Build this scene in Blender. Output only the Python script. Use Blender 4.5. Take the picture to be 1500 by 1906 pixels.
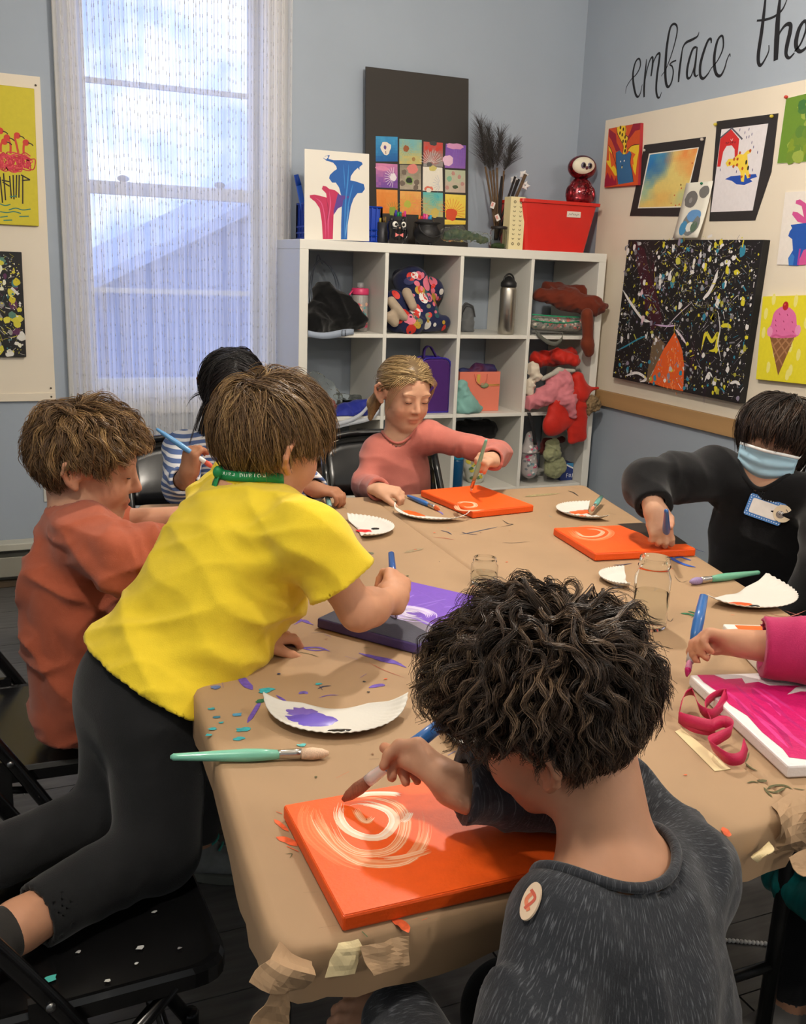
import bpy, bmesh, math, random
import numpy as np
from mathutils import Vector, Matrix, Quaternion

for _o in list(bpy.data.objects):
 bpy.data.objects.remove(_o, do_unlink=True)
scene = bpy.context.scene
COL = scene.collection
R = math.radians

# ------------------------------------------------------------------ camera
cam_data = bpy.data.cameras.new('camera')
cam = bpy.data.objects.new('camera', cam_data)
COL.objects.link(cam)
cam_data.sensor_fit = 'VERTICAL'
cam_data.sensor_height = 36.0
cam_data.lens = 1811.41 / 1906.0 * 36.0
cam_data.clip_start = 0.02
cam_data.clip_end = 200
_r = Vector((0.91879448, -0.39289792, 0.03805164))
_u = Vector((0.06210641, 0.23908368, 0.96901073))
_f = Vector((0.38981982, 0.88795846, -0.24407024))
cam.matrix_world = Matrix(((_r.x, _u.x, -_f.x, -1.20824), (_r.y, _u.y, -_f.y, -3.88551),
      (_r.z, _u.z, -_f.z, 1.37684), (0, 0, 0, 1)))
scene.camera = cam

# ------------------------------------------------------------------ world: overcast daylight sky
world = bpy.data.worlds.new('sky')
scene.world = world
world.use_nodes = True
nt = world.node_tree
nt.nodes.clear()
wo = nt.nodes.new('ShaderNodeOutputWorld')
bg = nt.nodes.new('ShaderNodeBackground')
tc = nt.nodes.new('ShaderNodeTexCoord')
nz = nt.nodes.new('ShaderNodeTexNoise')
nz.inputs['Scale'].default_value = 11.0
nz.inputs['Detail'].default_value = 4.0
rp = nt.nodes.new('ShaderNodeValToRGB')
rp.color_ramp.elements[0].position = 0.47
rp.color_ramp.elements[0].color = (0.26, 0.40, 0.95, 1)
rp.color_ramp.elements[1].position = 0.66
rp.color_ramp.elements[1].color = (0.85, 0.95, 1.0, 1)
nt.links.new(tc.outputs['Generated'], nz.inputs['Vector'])
nt.links.new(nz.outputs['Fac'], rp.inputs['Fac'])
nt.links.new(rp.outputs['Color'], bg.inputs['Color'])
bg.inputs['Strength'].default_value = 2.9
nt.links.new(bg.outputs['Background'], wo.inputs['Surface'])

# ------------------------------------------------------------------ point lights added to brighten the walls, modelled as unseen pendants
ADDED_LAMPS = [((0.05, -1.65, 2.42), 76), ((0.75, -3.55, 2.42), 42), ((-1.35, -3.1, 2.42), 42), ((-0.2, -5.2, 2.42), 36)]
for (lx, ly, lz), pw in ADDED_LAMPS:
 ld = bpy.data.lights.new('added_room_light', 'POINT')
 ld.energy = pw
 ld.shadow_soft_size = 0.06
 ld.color = (1.0, 0.91, 0.79)
 lo = bpy.data.objects.new('added_room_light', ld)
 lo.location = (lx, ly, lz - 0.16)
 COL.objects.link(lo)

scene.view_settings.view_transform = 'Standard'
scene.view_settings.look = 'None'
scene.view_settings.exposure = 0.0
scene.view_settings.gamma = 1.0
scene.view_settings.use_curve_mapping = False

# ================================================================== helpers
rng = np.random.default_rng(7)
random.seed(7)
V3 = lambda *a: np.array(a if len(a) > 1 else a[0], float)

def unit(v):
 v = np.asarray(v, float)
 return v / (np.linalg.norm(v) + 1e-12)

def lin(c):
 c = np.asarray(c, float) / 255.0
 return tuple(np.where(c <= 0.04045, c / 12.92, ((c + 0.055) / 1.055) ** 2.4)) 

def Q(s):
 """plane points stored in tenths of a millimetre"""
 return [tuple(int(c) / 1e4 for c in t.split(',')) for t in s.split()]

MATS = {}

def mat(name, col=(200, 200, 200), rough=0.6, var=0.0, vscale=12.0, bump=0.0, bscale=200.0, metal=0.0, spec=0.5,
  trans=0.0, ior=1.45, sheen=0.0, attr=False, coat=0.0, stretch=None, alpha=1.0, col2=None, sss=0.0, detail=3.0, aniso=0.0, ramp=(.38, .66)):
 """procedural principled material: base colour (optionally from the colour attribute) with noise variation and bump"""
 if name in MATS:
  return MATS[name]
 m = bpy.data.materials.new(name)
 MATS[name] = m
 m.use_nodes = True
 t = m.node_tree
 b = t.nodes['Principled BSDF']
 c = lin(col)
 b.inputs['Base Color'].default_value = (*c, 1)
 b.inputs['Roughness'].default_value = rough
 b.inputs['Metallic'].default_value = metal
 b.inputs['Specular IOR Level'].default_value = spec
 b.inputs['Transmission Weight'].default_value = trans
 b.inputs['IOR'].default_value = ior
 b.inputs['Sheen Weight'].default_value = sheen
 b.inputs['Coat Weight'].default_value = coat
 b.inputs['Alpha'].default_value = alpha
 b.inputs['Anisotropic'].default_value = aniso
 if sss:
  b.inputs['Subsurface Weight'].default_value = sss
  b.inputs['Subsurface Radius'].default_value = (0.010, 0.004, 0.002)
  b.inputs['Subsurface Scale'].default_value = 1.0
 src = None
 if attr:
  a = t.nodes.new('ShaderNodeVertexColor')
  a.layer_name = 'Col'
  src = a.outputs['Color']
 tcn = t.nodes.new('ShaderNodeTexCoord')
 vec = tcn.outputs['Object']
 if stretch is not None:
  mp = t.nodes.new('ShaderNodeMapping')
  mp.inputs['Scale'].default_value = stretch
  t.links.new(vec, mp.inputs['Vector'])
  vec = mp.outputs['Vector']
 if var > 0 or col2 is not None:
  n = t.nodes.new('ShaderNodeTexNoise')
  n.inputs['Scale'].default_value = vscale
  n.inputs['Detail'].default_value = detail
  t.links.new(vec, n.inputs['Vector'])
  if col2 is not None:
   rr = t.nodes.new('ShaderNodeValToRGB')
   rr.color_ramp.elements[0].position = ramp[0]
   rr.color_ramp.elements[1].position = ramp[1]
   rr.color_ramp.elements[0].color = (*c, 1)
   rr.color_ramp.elements[1].color = (*lin(col2), 1)
   t.links.new(n.outputs['Fac'], rr.inputs['Fac'])
   t.links.new(rr.outputs['Color'], b.inputs['Base Color'])
  else:
   mr = t.nodes.new('ShaderNodeMapRange')
   mr.inputs['From Min'].default_value = 0.3
   mr.inputs['From Max'].default_value = 0.7
   mr.inputs['To Min'].default_value = 1 - var
   mr.inputs['To Max'].default_value = 1 + var
   t.links.new(n.outputs['Fac'], mr.inputs['Value'])
   mx = t.nodes.new('ShaderNodeVectorMath')
   mx.operation = 'SCALE'
   if src is not None:
    t.links.new(src, mx.inputs[0])
   else:
    mx.inputs[0].default_value = c
   t.links.new(mr.outputs['Result'], mx.inputs['Scale'])
   t.links.new(mx.outputs['Vector'], b.inputs['Base Color'])
 elif src is not None:
  t.links.new(src, b.inputs['Base Color'])
 if bump > 0:
  n2 = t.nodes.new('ShaderNodeTexNoise')
  n2.inputs['Scale'].default_value = bscale
  n2.inputs['Detail'].default_value = 4
  t.links.new(vec, n2.inputs['Vector'])
  bp = t.nodes.new('ShaderNodeBump')
  bp.inputs['Strength'].default_value = bump
  bp.inputs['Distance'].default_value = 0.002
  t.links.new(n2.outputs['Fac'], bp.inputs['Height'])
  t.links.new(bp.outputs['Normal'], b.inputs['Normal'])
 return m

def emat(name, col, strength):
 if name in MATS:
  return MATS[name]
 m = bpy.data.materials.new(name)
 MATS[name] = m
 m.use_nodes = True
 b = m.node_tree.nodes['Principled BSDF']
 b.inputs['Base Color'].default_value = (*lin(col), 1)
 b.inputs['Emission Color'].default_value = (*lin(col), 1)
 b.inputs['Emission Strength'].default_value = strength
 return m

def tag(o, label=None, cat=None, group=None, kind=None):
 if label: o['label'] = label
 if cat: o['category'] = cat
 if group: o['group'] = group
 if kind: o['kind'] = kind
 return o

def thing(name, label, cat, loc, group=None, rotz=0.0):
 o = bpy.data.objects.new(name, None)
 o.empty_display_size = 0.05
 COL.objects.link(o)
 o.location = tuple(loc)
 o.rotation_euler = (0, 0, rotz)
 tag(o, label, cat, group)
 return o

def link_mesh(name, me, m, parent=None, local=False, recenter=True):
 o = bpy.data.objects.new(name, me)
 COL.objects.link(o)
 if m is not None:
  for mm in (m if isinstance(m, (list, tuple)) else [m]):
   me.materials.append(mm)
 if parent is not None:
  o.parent = parent
  if not local and parent.type == 'EMPTY':
   o.location = tuple(-Vector(parent.location))
  elif not local and parent.parent is None and parent.type == 'MESH':
   o.location = tuple(-Vector(parent.location))
 elif recenter and len(me.vertices):
  co = np.zeros(len(me.vertices) * 3, np.float32)
  me.vertices.foreach_get('co', co)
  co = co.reshape(-1, 3)
  b = (co.min(0) + co.max(0)) / 2
  b[2] = co[:, 2].min()
  me.vertices.foreach_set('co', (co - b).ravel())
  o.location = tuple(float(x) for x in b)
 return o

class MB:
 """collects polygons; build() links them as ONE mesh object (world coordinates unless local=True)"""
 def __init__(s):
  s.v = []; s.f = []; s.c = []; s.sm = []; s.mi = []
  s.col = None; s.smooth = False; s.mat_i = 0
 def add(s, vs, fs, col=None, smooth=None, mi=None):
  o = len(s.v)
  s.v.extend([tuple(float(c) for c in p) for p in vs])
  for f in fs:
   s.f.append(tuple(i + o for i in f))
   s.c.append(col if col is not None else s.col)
   s.sm.append(s.smooth if smooth is None else smooth)
   s.mi.append(s.mat_i if mi is None else mi)
  return s
 def box(s, lo, hi, M=None, **k):
  (a, b, c), (d, e, f) = lo, hi
  vs = [(a, b, c), (d, b, c), (d, e, c), (a, e, c), (a, b, f), (d, b, f), (d, e, f), (a, e, f)]
  if M is not None:
   vs = [tuple(M @ Vector(p)) for p in vs]
  return s.add(vs, [(3, 2, 1, 0), (4, 5, 6, 7), (0, 1, 5, 4), (1, 2, 6, 5), (2, 3, 7, 6), (3, 0, 4, 7)], **k)
 def tube(s, path, rad, n=8, cap=True, closed=False, flat=1.0, up=None, **k):
  P = np.asarray(path, float)
  m = len(P)
  rad = np.broadcast_to(np.asarray(rad, float), (m,))
  T = np.gradient(P, axis=0)
  if closed:
   T = np.roll(P, -1, 0) - np.roll(P, 1, 0)
  T /= np.linalg.norm(T, axis=1)[:, None] + 1e-12
  a = V3(up) if up is not None else (V3(0, 0, 1) if abs(T[0][2]) < 0.9 else V3(1, 0, 0))
  vs = []
  for i in range(m):
   x = np.cross(T[i], a); x /= np.linalg.norm(x) + 1e-12
   y = np.cross(x, T[i])
   if up is None: a = y
   for j in range(n):
    q = 2 * math.pi * j / n
    vs.append(P[i] + rad[i] * (math.cos(q) * x + math.sin(q) * y * flat))
  fs = []
  for i in range(m if closed else m - 1):
   i2 = (i + 1) % m
   for j in range(n):
    j2 = (j + 1) % n
    fs.append((i * n + j, i * n + j2, i2 * n + j2, i2 * n + j))
  if cap and not closed:
   fs.append(tuple(range(n - 1, -1, -1)))
   fs.append(tuple((m - 1) * n + j for j in range(n)))
  k.setdefault('smooth', True)
  return s.add(vs, fs, **k)
 def lathe(s, prof, n=20, M=None, cap=True, **k):
  """profile of (r, z) revolved about local z, optionally placed by matrix M"""
  vs = []; fs = []
  m = len(prof)
  for r, z in prof:
   for j in range(n):
    q = 2 * math.pi * j / n
    vs.append((r * math.cos(q), r * math.sin(q), z))
  for i in range(m - 1):
   for j in range(n):
    j2 = (j + 1) % n
    fs.append((i * n + j, i * n + j2, (i + 1) * n + j2, (i + 1) * n + j))
  if cap:
   if prof[0][0] > 1e-5: fs.append(tuple(range(n - 1, -1, -1)))
   if prof[-1][0] > 1e-5: fs.append(tuple((m - 1) * n + j for j in range(n)))
  if M is not None:
   vs = [tuple(M @ Vector(p)) for p in vs]
  k.setdefault('smooth', True)
  return s.add(vs, fs, **k)
 def ell(s, c, r, M=None, nu=14, nv=9, **k):
  prof = [(math.sin(math.pi * i / (nv - 1)), -math.cos(math.pi * i / (nv - 1))) for i in range(nv)]
  prof[0] = (1e-6, -1); prof[-1] = (1e-6, 1)
  r = (r, r, r) if np.isscalar(r) else r
  S = Matrix.Translation(Vector(c)) @ (M.to_4x4() if M is not None else Matrix.Identity(4)) @ Matrix.Diagonal((*r, 1))
  return s.lathe(prof, nu, S, cap=False, **k)
 def prism(s, poly, o, u, v, n, h, **k):
  """flat polygon poly (2D, metres) in plane o+u,v extruded by h along n"""
  o, u, v, n = map(V3, (o, u, v, n))
  m = len(poly)
  vs = [o + u * a + v * b for a, b in poly] + [o + u * a + v * b + n * h for a, b in poly]
  fs = [tuple(range(m - 1, -1, -1)), tuple(range(m, 2 * m))]
  for i in range(m):
   j = (i + 1) % m
   fs.append((i, j, m + j, m + i))
  return s.add(vs, fs, **k)
 def sheet(s, G, thick=0.0, **k):
  """grid of points G[i][j]; optional thickness along vertex normals"""
  G = np.asarray(G, float)
  a, b = G.shape[:2]
  k.setdefault('smooth', True)
  fs = [(i * b + j, (i + 1) * b + j, (i + 1) * b + j + 1, i * b + j + 1) for i in range(a - 1) for j in range(b - 1)]
  if thick == 0:
   return s.add(G.reshape(-1, 3), fs, **k)
  N = np.cross(np.gradient(G, axis=0), np.gradient(G, axis=1))
  N /= np.linalg.norm(N, axis=2)[..., None] + 1e-12
  top = (G + N * thick / 2).reshape(-1, 3); bot = (G - N * thick / 2).reshape(-1, 3)
  o = a * b
  fs2 = list(fs) + [tuple(o + i for i in reversed(f)) for f in fs]
  rim = [(i, 0) for i in range(a)] + [(a - 1, j) for j in range(1, b)] + [(i, b - 1) for i in range(a - 2, -1, -1)] + [(0, j) for j in range(b - 2, 0, -1)]
  rim = [i * b + j for i, j in rim]
  for q in range(len(rim)):
   p, r_ = rim[q], rim[(q + 1) % len(rim)]
   fs2.append((p, p + o, r_ + o, r_))
  return s.add(np.vstack([top, bot]), fs2, **k)
 def mesh(s, name):
  me = bpy.data.meshes.new(name)
  me.from_pydata(s.v, [], s.f)
  me.polygons.foreach_set('use_smooth', s.sm)
  if any(s.mi): me.polygons.foreach_set('material_index', s.mi)
  if any(c is not None for c in s.c):
   at = me.color_attributes.new('Col', 'FLOAT_COLOR', 'CORNER')
   arr = []
   for f, c in zip(s.f, s.c):
    cc = (*lin(c if c is not None else (200, 200, 200)), 1.0)
    arr.extend(cc * len(f))
   at.data.foreach_set('color', arr)
  me.update()
  return me
 def build(s, name, m, parent=None, local=False, bevel=0.0, seg=2, label=None, subsurf=0):
  o = link_mesh(name, s.mesh(name), m, parent, local)
  if bevel:
   b = o.modifiers.new('bevel', 'BEVEL')
   b.width = bevel; b.segments = seg; b.limit_method = 'ANGLE'; b.angle_limit = R(40)
  if subsurf:
   b = o.modifiers.new('sub', 'SUBSURF'); b.levels = subsurf; b.render_levels = subsurf
  if label: o['label'] = label
  return o

def basis(z, x=None):
 """4x4 rotation whose local z is the given direction"""
 z = Vector(z).normalized()
 x = Vector(x) if x is not None else (Vector((0, 0, 1)) if abs(z.z) < 0.9 else Vector((1, 0, 0)))
 y = z.cross(x).normalized()
 x = y.cross(z).normalized()
 return Matrix(((x.x, y.x, z.x, 0), (x.y, y.y, z.y, 0), (x.z, y.z, z.z, 0), (0, 0, 0, 1)))

def spline(pts, n=24, closed=False):
 """Catmull-Rom through the points"""
 P = np.asarray(pts, float)
 m = len(P)
 if closed:
  P = np.vstack([P[-1], P, P[0], P[1]])
  segs = m
 else:
  P = np.vstack([2 * P[0] - P[1], P, 2 * P[-1] - P[-2]])
  segs = m - 1
 out = []
 tt = np.linspace(0, segs, n, endpoint=not closed)
 for t in tt:
  i = min(int(t), segs - 1); f = t - i
  a, b, c, d = P[i], P[i + 1], P[i + 2], P[i + 3]
  out.append(0.5 * ((2 * b) + (c - a) * f + (2 * a - 5 * b + 4 * c - d) * f * f + (3 * b - a - 3 * c + d) * f ** 3))
 return np.array(out)

class Art:
 """flat marks (paint, print) on a plane: each mark is a thin polygon with its own colour, later marks lie over earlier ones"""
 def __init__(s, o, u, v, n, lift=0.0004, step=0.000004):
  s.o, s.u, s.v, s.n = map(V3, (o, u, v, n))
  s.mb = MB(); s.k = 0; s.lift = lift; s.step = step
 def poly(s, pts, col):
  h = s.lift + s.step * (s.k % 350); s.k += 1
  vs = [s.o + s.u * p[0] + s.v * p[1] + s.n * h for p in pts]
  s.mb.add(vs, [tuple(range(len(vs)))], col=col, smooth=False)
 def rect(s, x0, y0, x1, y1, col):
  s.poly([(x0, y0), (x1, y0), (x1, y1), (x0, y1)], col)
 def blob(s, x, y, rx, ry, col, n=12, j=0.0, rot=0.0):
  p = []
  for i in range(n):
   q = 2 * math.pi * i / n
   k = 1 + j * (random.random() - 0.5) * 2
   a, b = rx * k * math.cos(q), ry * k * math.sin(q)
   p.append((x + a * math.cos(rot) - b * math.sin(rot), y + a * math.sin(rot) + b * math.cos(rot)))
  s.poly(p, col)
 def shape(s, pts, col, n=None, closed=True):
  s.poly(spline(pts, n or len(pts) * 5, True), col)
 def stroke(s, pts, w, col, n=None, sm=True, taper=0.0):
  P = spline(pts, n or max(8, len(pts) * 5)) if sm and len(pts) > 2 else np.asarray(pts, float)
  T = np.gradient(P, axis=0); T /= np.linalg.norm(T, axis=1)[:, None] + 1e-12
  N = np.stack([-T[:, 1], T[:, 0]], 1)
  m = len(P)
  w = np.interp(np.linspace(0, 1, m), np.linspace(0, 1, len(w)), w) if np.ndim(w) else np.full(m, float(w))
  if taper: w = w * np.minimum(1, np.minimum(np.arange(m), np.arange(m)[::-1]) / (taper * m) + 0.15)
  L, Rr = P + N * w[:, None] / 2, P - N * w[:, None] / 2
  h = s.lift + s.step * (s.k % 350); s.k += 1
  to = lambda q: s.o + s.u * q[0] + s.v * q[1] + s.n * h
  vs = [to(q) for q in L] + [to(q) for q in Rr]
  s.mb.add(vs, [(i + 1, i, m + i, m + i + 1) for i in range(m - 1)], col=col, smooth=False)
 def wash(s, x0, y0, x1, y1, fn, nx=24, ny=24):
  """patch of blended colours fn(a,b) -> rgb"""
  h = s.lift + s.step * (s.k % 350); s.k += 1
  for i in range(nx):
   for j in range(ny):
    c = fn((i + .5) / nx, (j + .5) / ny)
    q = [(x0 + (x1 - x0) * (i + a) / nx, y0 + (y1 - y0) * (j + b) / ny) for a, b in ((0, 0), (1, 0), (1, 1), (0, 1))]
    s.mb.add([s.o + s.u * a + s.v * b + s.n * h for a, b in q], [(0, 1, 2, 3)], col=c, smooth=False)
 def build(s, name, parent=None, m=None, local=False):
  return s.mb.build(name, m or mat('acrylic_paint', attr=True, rough=0.5, bump=0.15, bscale=300, var=0.04, vscale=60), parent, local)

def vnoise(P, seed=0):
 P = np.asarray(P, np.float32)
 I = np.floor(P)
 F = P - I
 F = F * F * (3 - 2 * F)
 I = I.astype(np.int32).astype(np.uint32)
 X = [(I[:, 0] + np.uint32(a)) * np.uint32(374761393) for a in (0, 1)]
 Y = [(I[:, 1] + np.uint32(a)) * np.uint32(668265263) for a in (0, 1)]
 Z = [(I[:, 2] + np.uint32(a)) * np.uint32(2147483647) + np.uint32((seed * 974634777) & 0xffffffff) for a in (0, 1)]
 out = 0
 for a in (0, 1):
  wa = F[:, 0] if a else 1 - F[:, 0]
  for b in (0, 1):
   wb = wa * (F[:, 1] if b else 1 - F[:, 1])
   for c in (0, 1):
    n = X[a] + Y[b] + Z[c]
    n = (n ^ (n >> np.uint32(13))) * np.uint32(1274126177)
    n = ((n ^ (n >> np.uint32(16))) & np.uint32(0xffff)).astype(np.float32) * np.float32(1 / 32767.5) - np.float32(1)
    out = out + wb * (F[:, 2] if c else 1 - F[:, 2]) * n
 return out

def fbm2(a, b, sc, seed=0):
 P = np.array([[a * sc, b * sc, 0.5]]); Q = P * 2.1
 return float(vnoise(P, seed)[0] + 0.5 * vnoise(Q, seed + 1)[0])

def mixc(a, b, t):
 t = min(1, max(0, t))
 return tuple(x + (y - x) * t for x, y in zip(a, b))

# ------------------------------------------------------------------ organic shapes: smooth union of tapered limbs, meshed as one surface
def F32(a):
 return np.asarray(a, np.float32)

def cone(a, b, ra, rb=None, k=0.02, s=1, n=None, f=1.0):
 """tapered limb a->b; n,f: cross-section scaled by f along direction n; s=-1 carves"""
 return ('c', F32(a), F32(b), float(ra), float(ra if rb is None else rb), float(k), s, None if n is None else F32(unit(n)), float(f))

def ello(c, r, M=None, k=0.02, s=1):
 r = np.full(3, float(r)) if np.isscalar(r) else V3(r)
 return ('e', F32(c), F32(r), F32(np.eye(3) if M is None else M), float(k), s)

def sd(prims, P, off=0.0):
 P = np.asarray(P, np.float32)
 D = np.full(len(P), 9.0, np.float32)
 for q in prims:
  if q[0] == 'c':
   _, a, b, ra, rb, k, s, n, f = q
   pa, ba = P - a, b - a
   if n is not None:
    pa = pa + np.outer(pa @ n, n) * (1 / f - 1)
    ba = ba + n * (ba @ n) * (1 / f - 1)
   t = np.clip(pa @ ba / (ba @ ba + 1e-12), 0, 1)
   w_ = pa - t[:, None] * ba
   d = np.sqrt(np.einsum('ij,ij->i', w_, w_)) - (ra + t * (rb - ra))
   if n is not None and f < 1: d = d * (0.5 + 0.5 * f)
  elif q[0] == 'e':
   _, c, r, M, k, s = q
   p = (P - c) @ M
   p1 = p / r; p2 = p1 / r
   k0 = np.sqrt(np.einsum('ij,ij->i', p1, p1)); k1 = np.sqrt(np.einsum('ij,ij->i', p2, p2)) + 1e-9
   d = k0 * (k0 - 1) / k1
  else:
   d = q[1](P); k, s = q[2], q[3]
  if s > 0:
   d = d - off
   h = np.maximum(k - np.abs(D - d), 0)
   D = np.minimum(D, d) - h * h / (4 * k)
  else:
   d = -d
   h = np.maximum(k - np.abs(D - d), 0)
   D = np.maximum(D, d) + h * h / (4 * k)
 return D

def fn_prim(fn, k=0.004, s=-1):
 return ('f', fn, k, s)

def bounds(prims, pad=0.03):
 lo, hi = np.full(3, 9.0), np.full(3, -9.0)
 for q in prims:
  if q[0] == 'c' and q[6] > 0:
   for p, r in ((q[1], q[3]), (q[2], q[4])):
    lo = np.minimum(lo, p - r); hi = np.maximum(hi, p + r)
  elif q[0] == 'e' and q[5] > 0:
   r = q[2].max(); lo = np.minimum(lo, q[1] - r); hi = np.maximum(hi, q[1] + r)
 return lo - pad, hi + pad


def prim_dist(q, P):
 """lower-bound distance of one prim (no blending)"""
 if q[0] == 'c':
  _, a, b, ra, rb, k, s, n, f = q
  ba = b - a
  t = np.clip((P - a) @ ba / (ba @ ba + 1e-12), 0, 1)
  return np.sqrt((((P - a) - t[:, None] * ba) ** 2).sum(1)) - max(ra, rb)
 return np.sqrt(((P - q[1]) ** 2).sum(1)) - q[2].max()

def nets(prims, make_f, lo, hi, h, off=0.0):
 """surface nets of the blended prims in the box, sampled only near the surface and only with the prims near each block"""
 B = 6
 nb = np.maximum(1, np.ceil((hi - lo) / (h * B)).astype(int))
 n = nb * B + 1
 bi = np.stack(np.meshgrid(*[np.arange(k) for k in nb], indexing='ij'), -1).reshape(-1, 3)
 ctr = lo + (bi + 0.5) * B * h
 PD = np.stack([prim_dist(q, ctr) for q in prims], 1) - off
 pos = np.array([(q[6] if q[0] == 'c' else q[5]) > 0 for q in prims])
 rb = B * h * 0.87
 cand = PD[:, pos].min(1) < rb + 0.035
 D = np.ones(tuple(nb * B + 1), np.float32)
 loc = np.stack(np.meshgrid(*[np.arange(B + 1)] * 3, indexing='ij'), -1).reshape(-1, 3)
 # group blocks 2x2x2 so that each group evaluates a short list of prims
 gk = (bi // 3) @ np.array([1, 1000, 1000000])
 order = np.argsort(gk, kind='stable')
 order = order[cand[order]]
 fcache = {}
 splits = np.split(order, np.flatnonzero(np.diff(gk[order])) + 1) if len(order) else []
 def run(blk):
  m = PD[blk].min(0)
  dmin = PD[blk][:, pos].min(1).max()
  use = np.flatnonzero(m < max(dmin, 0) + 2 * rb + 0.05)
  if not len(use): return
  fg = make_f([prims[i] for i in use])
  fcache[int(gk[blk[0]])] = fg
  dc = fg(ctr[blk])
  inside = dc < -(rb * 1.15 + 0.010); close = np.abs(dc) <= rb * 1.15 + 0.010
  for i in blk[inside]:
   x, y, z = bi[i] * B
   D[x:x + B + 1, y:y + B + 1, z:z + B + 1] = np.minimum(D[x:x + B + 1, y:y + B + 1, z:z + B + 1], -1)
  nb_ = bi[blk[close]]
  if len(nb_):
   idx = (nb_[:, None, :] * B + loc[None]).reshape(-1, 3)
   D[idx[:, 0], idx[:, 1], idx[:, 2]] = fg(lo + idx * h)
 for blk in splits: run(blk)
 S = D < 0
 cnt = sum(S[a:n[0] - 1 + a, b:n[1] - 1 + b, c:n[2] - 1 + c].astype(np.int8) for a in (0, 1) for b in (0, 1) for c in (0, 1))
 act = np.argwhere((cnt > 0) & (cnt < 8))
 cid = -np.ones(cnt.shape, np.int64)
 cid[act[:, 0], act[:, 1], act[:, 2]] = np.arange(len(act))
 acc = np.zeros((len(act), 3)); num = np.zeros(len(act))
 cor = [(a, b, c) for a in (0, 1) for b in (0, 1) for c in (0, 1)]
 val = {c: D[act[:, 0] + c[0], act[:, 1] + c[1], act[:, 2] + c[2]] for c in cor}
 for c in cor:
  for ax in range(3):
   if c[ax] == 0:
    e = list(c); e[ax] = 1; e = tuple(e)
    x, y = val[c], val[e]
    m = (x < 0) != (y < 0)
    t = np.where(m, x / np.where(m, x - y, 1), 0)
    p = np.tile(np.array(c, float), (len(act), 1)); p[:, ax] = t
    acc[m] += p[m]; num[m] += 1
 vert = lo + (act + acc / num[:, None]) * h
 faces = []
 for ax in range(3):
  o1, o2 = [(1, 2), (2, 0), (0, 1)][ax]
  sl0 = [slice(1, -1)] * 3; sl0[ax] = slice(0, -1)
  sl1 = [slice(1, -1)] * 3; sl1[ax] = slice(1, None)
  A, Bq = S[tuple(sl0)], S[tuple(sl1)]
  for flip, m in ((False, A & ~Bq), (True, ~A & Bq)):
   e = np.argwhere(m)
   if not len(e): continue
   add = np.array([1, 1, 1]); add[ax] = 0
   e = e + add
   def c_(d1, d2):
    q = e.copy(); q[:, o1] -= d1; q[:, o2] -= d2
    return cid[q[:, 0], q[:, 1], q[:, 2]]
   qd = np.stack([c_(0, 0), c_(1, 0), c_(1, 1), c_(0, 1)], 1)
   faces.append(qd[:, ::-1] if flip else qd)
 faces = np.vstack(faces)
 faces = faces[(faces >= 0).all(1)]
 e = 0.0008
 vk = ((act // B) // 3) @ np.array([1, 1000, 1000000])
 vo = np.argsort(vk, kind='stable')
 def newton(grp):
  fg = fcache.get(int(vk[grp[0]]))
  if fg is None: return
  p = vert[grp]
  for _ in range(2):
   m = len(p)
   dd = fg(np.vstack([p] + [p + np.eye(3)[i] * e for i in range(3)]))
   d = dd[:m]
   g = np.stack([dd[m * (i + 1):m * (i + 2)] - d for i in range(3)], 1) / e
   gl = (g ** 2).sum(1)
   st = np.clip(d / np.maximum(gl, 0.2), -0.4 * h, 0.4 * h)
   p = p - st[:, None] * g
  vert[grp] = p
 for grp in np.split(vo, np.flatnonzero(np.diff(vk[vo])) + 1): newton(grp)
 return vert, faces

def fast_mesh(name, verts, faces, cols=None, smooth=True):
 me = bpy.data.meshes.new(name)
 verts = np.asarray(verts, np.float32); faces = np.asarray(faces, np.int32)
 k = faces.shape[1]
 me.vertices.add(len(verts)); me.vertices.foreach_set('co', verts.ravel())
 me.loops.add(faces.size); me.loops.foreach_set('vertex_index', faces.ravel())
 me.polygons.add(len(faces))
 me.polygons.foreach_set('loop_start', np.arange(0, faces.size, k, dtype=np.int32))
 me.polygons.foreach_set('use_smooth', np.full(len(faces), smooth))
 if cols is not None:
  at = me.color_attributes.new('Col', 'FLOAT_COLOR', 'POINT')
  c4 = np.ones((len(verts), 4), np.float32); c4[:, :3] = cols
  at.data.foreach_set('color', c4.ravel())
 me.update(calc_edges=True)
 me.validate()
 return me

def biggest(v, q):
 """drop stray islands left by a cut (smaller than 4 % of the surface)"""
 lab = np.arange(len(v))
 a = q.ravel(); b = np.roll(q, 1, 1).ravel()
 for _ in range(200):
  old = lab.copy()
  m = np.minimum(lab[a], lab[b])
  np.minimum.at(lab, a, m); np.minimum.at(lab, b, m)
  lab = lab[lab]; lab = lab[lab]
  if (lab == old).all(): break
 fl = lab[q[:, 0]]
 ids, cnt = np.unique(fl, return_counts=True)
 keep = np.isin(fl, ids[cnt > .04 * len(q)])
 q = q[keep]
 used = np.unique(q); mp = np.zeros(len(v), int); mp[used] = np.arange(len(used))
 return v[used], mp[q]

def organic(name, prims, m, parent=None, h=0.006, disp=None, cut=None, colfn=None, off=0.0, label=None, pad=0.03):
 """mesh object from smooth-union prims, with optional displacement disp(P) and cut(P) (>0 removes)"""
 def make_f(sub):
  def f(P):
   d = sd(sub, P, off)
   if disp is not None: d = d - (np.maximum(disp(P), -off * .6) if off > 0 else disp(P))
   if cut is not None: d = np.maximum(d, cut(P))
   return d
  return f
 lo, hi = bounds(prims, pad + off)
 v, q = nets(prims, make_f, lo, hi, h, off)
 if cut is not None: v, q = biggest(v, q)
 o = link_mesh(name, fast_mesh(name, v, q, colfn(v) if colfn else None), m, parent)
 if label: o['label'] = label
 return o

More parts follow.
